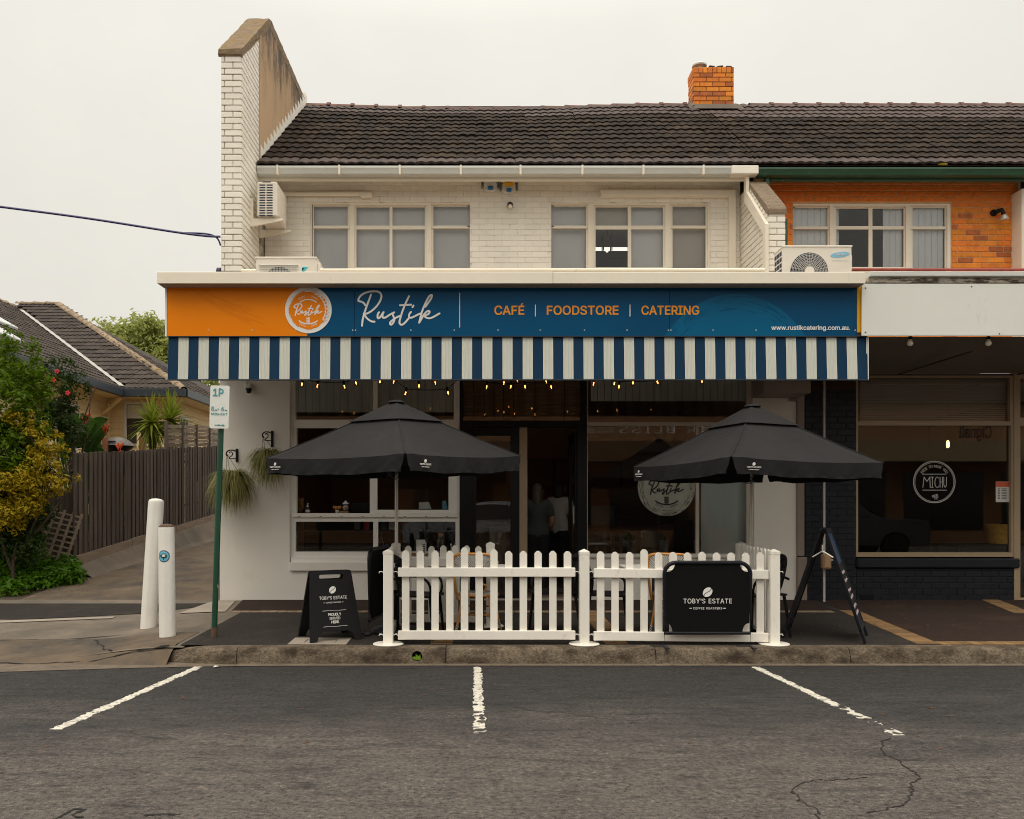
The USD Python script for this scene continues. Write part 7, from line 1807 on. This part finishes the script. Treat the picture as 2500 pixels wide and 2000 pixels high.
def hwin(axis, w, fixed, out, bars):
    a, b, c, d = w; t = .07
    def bx_(m, p, q, z0, z1, o0, o1):
        if axis == 'x': m.box(p, q, fixed + out * o0, fixed + out * o1, z0, z1, .004)
        else: m.box(fixed + out * o0, fixed + out * o1, p, q, z0, z1, .004)
    m = MB()
    bx_(m, a, a + t, c, d, .0, .05); bx_(m, b - t, b, c, d, .0, .05); bx_(m, a + t, b - t, d - t, d, .0, .048); bx_(m, a + t, b - t, c, c + t, .0, .055)
    for k in range(1, bars): q = a + (b - a) * k / bars; bx_(m, q - .02, q + .02, c + t, d - t, .0, .04)
    f = obj('window', m, TRIM_WHITE, hs)
    m = MB(); bx_(m, a + t * .5, b - t * .5, c + t * .5, d - t * .5, .004, .010); obj('pane', m, mat('house_pane_' + axis + str(bars), (.05, .045, .04), .08, .2, 1), f)
hwin('x', hw1, YW, -1, 1); hwin('y', hw2, XC - .6, 1, 3); hwin('y', hw3, XC - .6, 1, 2); hwin('y', hw4, wx, 1, 2)
obj('blind', MB().box(hw1[0] + .08, hw1[1] - .08, YW - .016, YW - .012, (hw1[2] + hw1[3]) / 2 + .15, hw1[3] - .08), BLIND_DARK, hs)
obj('bracket', MB().tube([(wx + .05, YW - .45, ZE2 - .62), (XV, YE2 + .0, ZE2 - .22)], .05, 6).tube([(XC - .55, YW - .02, ZE2 - .55), (XC - .05, YE2 + .1, ZE2 - .2)], .05, 6), BOARD_CREAM, hs)
obj('downpipe', MB().tube([(wx + .04, YW - .14, 1.2), (wx + .04, YW - .14, ZE2 - .3), (XV - .05, YE2 + .1, ZE2 - .18)], .035, 8), BOARD_CREAM, hs)
for k, (yy, dd) in enumerate(((20.3, 2.55), (18.2, 1.25))):
    c = np.array([XV - dd, yy, hz(dd) + .06]); n = np.array([SL, 0, 1]); n /= np.linalg.norm(n); u = np.array([0, 1, 0]); vv = np.cross(n, u); R = np.stack([vv, u, n], 1)
    obj('skylight', MB().obox(c, (.30, .48, .06), R, .02), mat('skylight_white_%d' % k, (.62, .64, .64), .15), main)
# garden things by the house
t = thing('barbecue', 'round black barbecue with a pale lid in front of the house window', 'barbecue')
c = W(286, 1090, 20.0)
obj('bowl', MB().lathe([(0, -.22), (.2, -.18), (.37, -.02), (.39, .0), (.36, 0)], c, 20), BLACK_METAL, t, smooth=40)
obj('lid', MB().lathe([(.37, .01), (.33, .10), (.2, .19), (0, .23)], c, 20), mat('barbecue_lid', (.14, .125, .11), .5), t, smooth=True)
obj('handle', MB().tube([c + (-.12, -.36, .09), c + (.12, -.36, .09)], .02, 6), BLACK_METAL, t)
obj('stand', MB().tube([c + (-.15, 0, -.2), c + (-.25, 0, -1.5)], .02, 6).tube([c + (.15, 0, -.2), c + (.25, 0, -1.5)], .02, 6), BLACK_METAL, t)
for q, w, tp, m_, l in ((336.5, 5.5, 1055, BOARD_CREAM, 'cream garden post beside the brown post in front of the house'), (346, 12, 1067, TIMBER_BROWN, 'brown timber post in front of the house window beside the cream post'), (254, 10, 1068, TIMBER_BROWN, 'brown timber post left of the barbecue'), (412, 16, 1068, TIMBER_BROWN, 'brown timber post behind the right hand yucca')):
    t = thing('garden_post', l, 'post'); Yq = 19.5
    obj('post', MB().box(X(q - w / 2, Yq), X(q + w / 2, Yq), Yq, Yq + .12, 1.0, Z(tp, Yq), .006), m_, t)
def yucca(px, py, Y, seed, label, n=80, L=.85):
    r = np.random.RandomState(seed); t = thing('yucca', label, 'plant'); c = W(px, py, Y)
    obj('trunk', MB().tube([(c[0], Y, 1.0), (c[0], Y, c[2])], [.08, .05], 8), BARK, t, smooth=True)
    V, Fc = [], []
    for k in range(n):
        a = r.uniform(0, 6.28); el = r.uniform(-1.35, 1.5); l = L * r.uniform(.65, 1.05); s = np.linspace(0, 1, 5)
        d = np.array([math.cos(a) * math.cos(el), math.sin(a) * math.cos(el), math.sin(el)]); e = np.cross(d, (0, 0, 1)); e /= np.linalg.norm(e) + 1e-9; nn = np.cross(e, d)
        p = c + (0, 0, -.03 * k / n) + np.outer(s * l, d) - np.outer(.20 * l * s ** 2 * (1 if el < .9 else .2), (0, 0, 1)); w = .030 * (1 - s ** 2.2) * (.6 + .4 * np.minimum(s * 5, 1))
        V.append(np.vstack([p - np.outer(w, e) + np.outer(w * .5, nn), p, p + np.outer(w, e) + np.outer(w * .5, nn)])); i = np.arange(4)
        Fc += [np.stack([i, i + 5, i + 6, i + 1], 1) + 15 * k, np.stack([i + 5, i + 10, i + 11, i + 6], 1) + 15 * k]
    obj('sword_leaves', MB().add(np.vstack(V), np.vstack(Fc)), YUCCA, t)
yucca(370, 1032, 19.0, 41, 'yucca with spiky yellow green leaves in front of the house window', 110, .80)
yucca(415, 1026, 19.4, 42, 'yucca with spiky leaves beside the woven screen', 110, .82)

# ------------------------------------------------------------------ shrubs and trees
def at(px, py, Y, r): return (W(px, py, Y), r)
def sprays(clumps, k, f, seed, out=1.0):
    r = np.random.RandomState(seed); o = []
    for c, R in clumps:
        for _ in range(max(2, int(k * R / .4))):
            d = r.normal(size=3); d[2] = d[2] * .9 + .15; d /= np.linalg.norm(d)
            o.append((np.asarray(c) + d * R * r.uniform(.55, 1.05) * out, R * f * r.uniform(.6, 1.3)))
    return o
def shrub(name, label, cat, clumps, n, size, m_, stems, seed, squash=.9, spray=None, dark=None, **kw):
    t = thing(name, label, cat)
    if spray: clumps = sprays(clumps, spray[0], spray[1], seed + 1)
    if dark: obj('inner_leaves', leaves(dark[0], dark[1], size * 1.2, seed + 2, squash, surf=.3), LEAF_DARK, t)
    obj('leaves', leaves(clumps, n, size, seed, squash, **kw), m_, t)
    st = MB()
    for a in stems: st.tube(smoothline(a, 5), np.linspace(.028 if name != 'hibiscus_bush' else .016, .007, len(smoothline(a, 5))), 6)
    obj('stems', st, BARK, t, smooth=True)
    return t
shrub('green_bush', 'large bright green bush at the left edge above the golden shrub', 'bush',
      [at(-40, 905, 13.4, .55), at(30, 880, 13.3, .42), at(60, 945, 13.1, .40), at(20, 985, 12.9, .55), at(70, 1015, 13.0, .33), at(-30, 1080, 12.8, .6), at(45, 1090, 12.8, .45), at(75, 1130, 12.7, .32), at(20, 1180, 12.7, .5), at(-40, 1200, 12.6, .6), at(5, 850, 13.4, .25)],
      12500, .050, LEAF, [[(-7.6, 13.1, .4), (-7.5, 13.1, 1.4), (-7.3, 13.2, 2.6)], [(-7.6, 13.1, .4), (-7.3, 12.9, 1.3), (-7.0, 12.9, 2.0)]], 51, spray=(26, .36), surf=.5, up=.7)
shrub('hibiscus_bush', 'leggy dark shrub with scattered pink red flowers between the green bush and the house', 'bush',
      [at(120, 960, 14.6, .45), at(150, 905, 14.8, .30), at(165, 1000, 14.6, .38), at(110, 1020, 14.4, .40), at(185, 940, 14.9, .28), at(140, 1060, 14.5, .35), at(95, 930, 14.6, .30), at(180, 1050, 14.5, .28)],
      4200, .040, LEAF_DARK, [[(-7.3, 14.5, .5), (-7.35, 14.5, 1.6), (-7.2, 14.6, 2.4)], [(-7.35, 14.5, 1.4), (-7.6, 14.5, 2.2), (-7.6, 14.6, 3.6)], [(-7.3, 14.5, 1.6), (-7.0, 14.7, 2.6), (-6.95, 14.8, 3.8)], [(-7.3, 14.5, 1.8), (-7.4, 14.6, 3.0), (-7.25, 14.8, 4.1)], [(-7.2, 14.6, 2.4), (-7.0, 14.9, 3.4), (-6.9, 15.0, 3.75)]], 52, spray=(22, .30), surf=.4, up=.6)
fl_ = stage.GetPrimAtPath('/World/hibiscus_bush')
for k, (a, b) in enumerate(((140, 907), (131, 928), (107, 937), (166, 960))):
    c = W(a, b, 14.25); mb = MB()
    for q in range(5): mb.obox(c + np.array([.022 * math.cos(q * 1.256), -.01, .022 * math.sin(q * 1.256)]), (.022, .006, .014), roty(-math.degrees(q * 1.256)), .004)
    obj('flower', mb, FLOWER_RED, fl_)
shrub('golden_shrub', 'golden yellow leaved shrub in front of the cross fence', 'bush',
      [at(40, 1015, 12.6, .14), at(65, 1020, 12.6, .12), at(60, 1045, 12.6, .16), at(90, 1045, 12.6, .12), at(75, 1080, 12.6, .2), at(95, 1100, 12.6, .2), at(140, 1060, 12.7, .10), at(130, 1085, 12.6, .15), at(120, 1110, 12.6, .18), at(160, 1100, 12.7, .10), at(110, 1140, 12.5, .22), at(135, 1165, 12.5, .16), at(70, 1150, 12.5, .2), at(60, 1190, 12.4, .3), at(20, 1200, 12.4, .3), at(110, 1195, 12.4, .22), at(175, 1175, 12.5, .12), at(150, 1190, 12.5, .12), at(90, 1225, 12.4, .2), at(40, 1240, 12.3, .28), at(5, 1265, 12.3, .25), at(110, 1230, 12.4, .12), at(190, 1172, 12.5, .06)],
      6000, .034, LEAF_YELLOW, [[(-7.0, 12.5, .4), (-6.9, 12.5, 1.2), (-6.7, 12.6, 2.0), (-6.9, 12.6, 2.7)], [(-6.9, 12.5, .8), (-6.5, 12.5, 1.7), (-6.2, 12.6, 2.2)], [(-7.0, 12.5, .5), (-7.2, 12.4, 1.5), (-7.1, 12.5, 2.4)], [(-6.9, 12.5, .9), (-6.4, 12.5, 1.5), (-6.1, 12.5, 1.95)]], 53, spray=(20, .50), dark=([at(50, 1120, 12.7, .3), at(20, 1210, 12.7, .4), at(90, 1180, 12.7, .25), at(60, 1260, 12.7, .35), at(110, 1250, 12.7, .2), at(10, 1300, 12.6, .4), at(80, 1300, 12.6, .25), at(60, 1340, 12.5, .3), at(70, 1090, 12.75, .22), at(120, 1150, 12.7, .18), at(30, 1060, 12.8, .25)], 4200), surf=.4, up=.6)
t = thing('strelitzia', 'dark bird of paradise plant with big paddle leaves and orange flowers above the fence end', 'plant')
r = np.random.RandomState(54)
for k in range(24):
    a, b, l, ang, yy = r.uniform(160, 240), r.uniform(1030, 1105), r.uniform(.42, .66), r.uniform(-25, 75), r.uniform(15.2, 16.0)
    if k % 4 == 0: ang = r.uniform(100, 160)
    c = W(a, b, yy); s = np.linspace(-1, 1, 9); w = .105 * np.sqrt(np.maximum(1 - s ** 2, 0)) + .004
    P = np.stack([np.stack([s * l / 2, np.full(9, -.04), w * 1.0 + .0 * s - .12 * s ** 2 * l], 1), np.stack([s * l / 2, np.zeros(9), -.12 * s ** 2 * l], 1), np.stack([s * l / 2, np.full(9, -.04), -w - .12 * s ** 2 * l], 1)])
    R = roty(-ang) @ rotx(r.uniform(-40, 40)) @ rotz(r.uniform(-15, 15))
    obj('paddle_leaf', MB().grid(P @ R.T + c), PADDLE, t)
    obj('leaf_stem', MB().tube(smoothline([(X(200, 15.6) + r.uniform(-.15, .15), 15.6, .8), (c - np.array([math.cos(math.radians(ang)), 0, math.sin(math.radians(ang))]) * l / 2 - (0, 0, .06))], 3), .014, 5), PADDLE, t)
for (a, b) in ((213, 1021), (207, 1027), (257, 1050), (292, 1094)):
    c = W(a, b, 15.2); m = MB()
    for q in range(4): m.obox(c + np.array([.02 * q - .03, 0, .03 * (q % 2)]), (.014, .012, .075), roty(-35 + 22 * q), .005)
    obj('flower', m, FLOWER, t)
# ivy over the bank
cs = []
r = np.random.RandomState(56)
for k in range(150):
    px_, py_ = r.uniform(-60, 185), r.uniform(1365, 1440)
    lim = 1395 + (185 - px_) * .27
    if py_ > lim: py_ = lim - 8
    Yq = np.interp(py_, [1365, 1445], [13.4, 12.2]); cs.append((W(px_, py_, Yq) - np.array([0, 0, .06]), r.uniform(.12, .2)))
for k in range(60): cs.append((W(r.uniform(-40, 95), r.uniform(1270, 1400), r.uniform(12.8, 13.4)), r.uniform(.12, .22)))
iv = obj('ivy', leaves(cs, 11000, .048, 57, .9, surf=.8, up=.5), IVY, label='ivy and ground cover over the bank at the left edge', cat='ivy', kind='stuff')
obj('bank', MB().grid(np.array([[(x, yy, float(np.interp(yy, [11.9, 12.4, 13.0, 13.9], [.17, .22, .42, .60]))) for x in np.linspace(-16, -6.62, 12)] for yy in (11.9, 12.4, 13.0, 13.9)])), SOIL, kind='structure')
# leaf litter at the foot of the ivy and on the road
r = np.random.RandomState(58); V, Fc = [], []
def litter(x, yy, z, s):
    a = r.uniform(0, 6.28); d = np.array([math.cos(a), math.sin(a), 0]); e = np.array([-d[1], d[0], 0]); c = np.array([x, yy, z + .004])
    n = len(V) * 4; V.append(np.array([c - d * s, c + e * s * .4 + (0, 0, s * .25), c + d * s + (0, 0, s * .15), c - e * s * .4 + (0, 0, s * .2)])); Fc.append([[n, n + 1, n + 2], [n, n + 2, n + 3]])
for k in range(230): litter(r.uniform(-6.9, -5.6) - .4 * r.rand(), 11.75 + r.uniform(0, 1.2), float(zl(12.2)) + .02, r.uniform(.008, .025))
for k in range(150): yy = 8.15 - 3.2 * r.rand() ** 1.5; litter(r.uniform(-4.5, 5.5), yy, z_road(yy), r.uniform(.009, .026))
for k in range(70): yy = r.uniform(9, 11.6); litter(r.uniform(3.4, 8), yy, zp(yy) + .008, r.uniform(.012, .034))
for k in range(45): litter(r.uniform(-1, 5.5), 8.16 + r.uniform(-.03, .03), z_road(8.16) + .004, r.uniform(.01, .02))
obj('leaf_litter', MB().add(np.vstack(V), np.vstack(Fc)), mat('dry_leaf', (.24, .095, .035), .8, .3, 20, isl=.5, hue=.03), label='scattered dry leaves on the road and footpath', cat='leaves', kind='stuff')
for k, (px_, py_, s, l) in enumerate(((530, 1630, .035, 'pale scrap of paper on the road below the sign pole'),)):
    x, yy = RP(px_, py_); t = thing('paper_scrap', l, 'litter')
    obj('sheet', MB().add([[x - s, yy - s * .5, z_road(yy) + .006], [x + s, yy - s * .6, z_road(yy) + .02], [x + s * .8, yy + s * .5, z_road(yy) + .008], [x - s * .8, yy + s * .6, z_road(yy) + .018]], [[0, 1, 2, 3]]), PAPER, t)
# weed in the kerb drain
t = thing('weed', 'small bright green weed growing in the round kerb drain hole', 'plant')
c = np.array([X(1018, 8.24), 8.29, .012]); m = MB()
for k in range(9):
    a = .3 + k * .31; d = np.array([math.cos(a) * .8, -.25, abs(math.sin(a)) + .1]); d /= np.linalg.norm(d); e = np.cross(d, (0, 1, 0)); l = .045 + .012 * (k % 3)
    m.add([c, c + d * l * .5 + e * .010, c + d * l, c + d * l * .5 - e * .010], [[0, 1, 2], [0, 2, 3]])
obj('weed_leaves', m, mat('weed_green', (.16, .30, .02), .5), t)
# tree beyond the house
def big_tree(label, clumps, n, size, Y, base, seed, m_):
    t = thing('tree', label, 'tree')
    obj('crown', leaves(sprays(clumps, 7, .42, seed + 1), n, size, seed, .9, surf=.6, up=.6), m_, t)
    tr = MB().tube(smoothline([(base, Y, 0.5), (base + .2, Y, 4.0), (base + .1, Y, 8.0)], 5), np.linspace(.35, .16, 11), 9)
    for c, rr in clumps[:9]: tr.tube(smoothline([(base + .1, Y, 4.5), (np.array([base, Y, 6.0]) + c) / 2, c], 4), np.linspace(.14, .03, 9), 6)
    obj('trunk', tr, BARK, t, smooth=True)
Yt = 46.0
big_tree('pale green tree rising beyond the ridge of the weatherboard house', [at(p, q + 32, Yt + rng.uniform(-1.5, 1.5), s_) for p, q, s_ in ((300, 800, 1.3), (345, 790, 1.2), (380, 775, .9), (260, 790, .8), (330, 830, 1.6), (285, 840, 1.4), (385, 840, 1.5), (240, 775, .35), (265, 768, .5), (395, 800, 1.0), (365, 765, .5), (310, 775, .6), (345, 880, 1.8), (395, 900, 1.6), (290, 890, 1.5), (430, 850, 1.6), (460, 900, 1.8), (500, 930, 1.5), (440, 950, 1.5))], 15000, .17, Yt, X(345, Yt), 61, LEAF_TREE)

# ------------------------------------------------------------------ the far side of the street, which the windows mirror
op = thing('opposite_building', 'long brown shop building across the road, seen only mirrored in the windows', 'building')
YO = -12.0
obj('wall', MB().box(-30, 36, YO - 8, YO, -.2, 5.9), mat('opposite_brick', (.42, .22, .11), .85, .2, 2), op)
obj('roof', MB().add([[-30, YO + .4, 5.9], [36, YO + .4, 5.9], [36, YO - 4, 8.4], [-30, YO - 4, 8.4], [-30, YO - 8, 5.9], [36, YO - 8, 5.9]], [[0, 1, 2, 3], [3, 2, 5, 4]]), TILE, op)
obj('canopy', MB().box(-30, 36, YO, YO + 3.0, 3.35, 3.5), SOFFIT, op)
obj('fascia', MB().box(-30, 14.0, YO + 3.0, YO + 3.06, 3.3, 4.1), mat('opposite_fascia_brown', (.16, .09, .045), .7), op)
obj('fascia', MB().box(14.02, 36, YO + 3.0, YO + 3.06, 3.3, 4.1), mat('opposite_fascia_tan', (.34, .24, .13), .7), op)
for q in np.arange(-28, 35, 4.2): obj('shopfront', MB().box(q, q + 3.4, YO + .002, YO + .03, .5, 3.0), mat('opposite_glass', (.02, .02, .02), .1) if q == -28 else '/World/Looks/opposite_glass', op)
def mirror_text(s, h, bold, spacing, xl, zb, m_, width):
    v, f = glyphs(s, h, bold, spacing).get(); v = v.copy(); v[:, 0] *= width / (v[:, 0].max() - v[:, 0].min()); v -= [v[:, 0].min(), 0, 0]
    return obj('lettering', (np.stack([xl - v[:, 0], YO + 3.062 - v[:, 1], zb + v[:, 2]], 1), f), m_, op)
Yv = 2 * YG + .18 - (YO + 3.06)
mirror_text('HAIR BLISS', .30, False, .30, X(1790, Yv), Z(1058, Yv), TEXT_WHITE, X(1790, Yv) - X(1512, Yv))
mirror_text('0432 655 41', .20, False, .15, X(1497, Yv), Z(1056, Yv), TEXT_WHITE, X(1497, Yv) - X(1400, Yv))
mirror_text('Cignall', .45, True, None, X(2418, Yv), Z(1069, Yv), TEXT_BLACK, X(2418, Yv) - X(2338, Yv))
obj('far_footpath', MB().box(-40, 40, YO, -7.6, -.5, -.05), CONCRETE, kind='structure')

# a dark car parked on the camera's side of the road, out of the picture but mirrored in the dark window
def car(x, y, rz, label, paint):
    t = thing('parked_car', label, 'car', None, (x, y, z_road(y) if y > -7 else -.2), rz)
    s1 = Polygon(smoothline([(-2.2, .35), (-2.25, .8), (-2.1, 1.0), (-1.0, 1.08), (-.4, 1.5), (.2, 1.66), (1.5, 1.64), (2.1, 1.15), (2.25, .95), (2.25, .4)], 5)).buffer(0)
    for c in (-1.35, 1.35): s1 = s1.difference(Point(c, .34).buffer(.38))
    m = MB().poly(s1, -.85, .85); v = np.vstack(m.v); k = np.clip((v[:, 2] - 1.0) / .7, 0, 1); v[:, 1] *= 1 - .22 * k; m.v = [v]
    obj('body', m, paint, t, smooth=35)
    gl = Polygon(smoothline([(-.85, 1.10), (-.35, 1.46), (.2, 1.58), (1.35, 1.56), (1.85, 1.15)], 5)).buffer(0)
    m = MB().poly(gl, -.868, .868); v = np.vstack(m.v); k = np.clip((v[:, 2] - 1.0) / .7, 0, 1); v[:, 1] *= 1 - .22 * k; m.v = [v]
    obj('side_windows', m, '/World/Looks/opposite_glass', t)
    obj('windscreen', MB().add([[-.98, -.66, 1.10], [-.98, .66, 1.10], [-.38, .60, 1.50], [-.38, -.60, 1.50]], [[0, 1, 2, 3]]).xform(None, (-.03, 0, .02)), '/World/Looks/opposite_glass', t)
    for c in (-1.35, 1.35):
        for sy in (-.78, .78):
            w = MB().lathe([(0, -.1), (.2, -.1), (.32, -.1), (.34, -.06), (.34, .06), (.32, .1), (.2, .1), (0, .1)], sides=22).xform(rotx(90), (c, sy, .34)); obj('wheel', w, BLACK_PLASTIC, t, smooth=30)
    for sy in (-.6, .6): obj('headlight', MB().obox((-2.17, sy, .82), (.06, .18, .07), np.eye(3), .03), STEEL, t)
    obj('grille', MB().box(-2.27, -2.2, -.4, .4, .62, .8, .02), STEEL, t)
car(9.1, 1.9, 180, 'dark car mirrored in the dark shop window below the emblem', mat('car_dark_paint', (.03, .032, .035), .2))
car(-.3, -4.6, 0, 'silver car mirrored in the glass of the black door leaf', mat('car_silver_paint', (.45, .46, .47), .25, metal=.6))
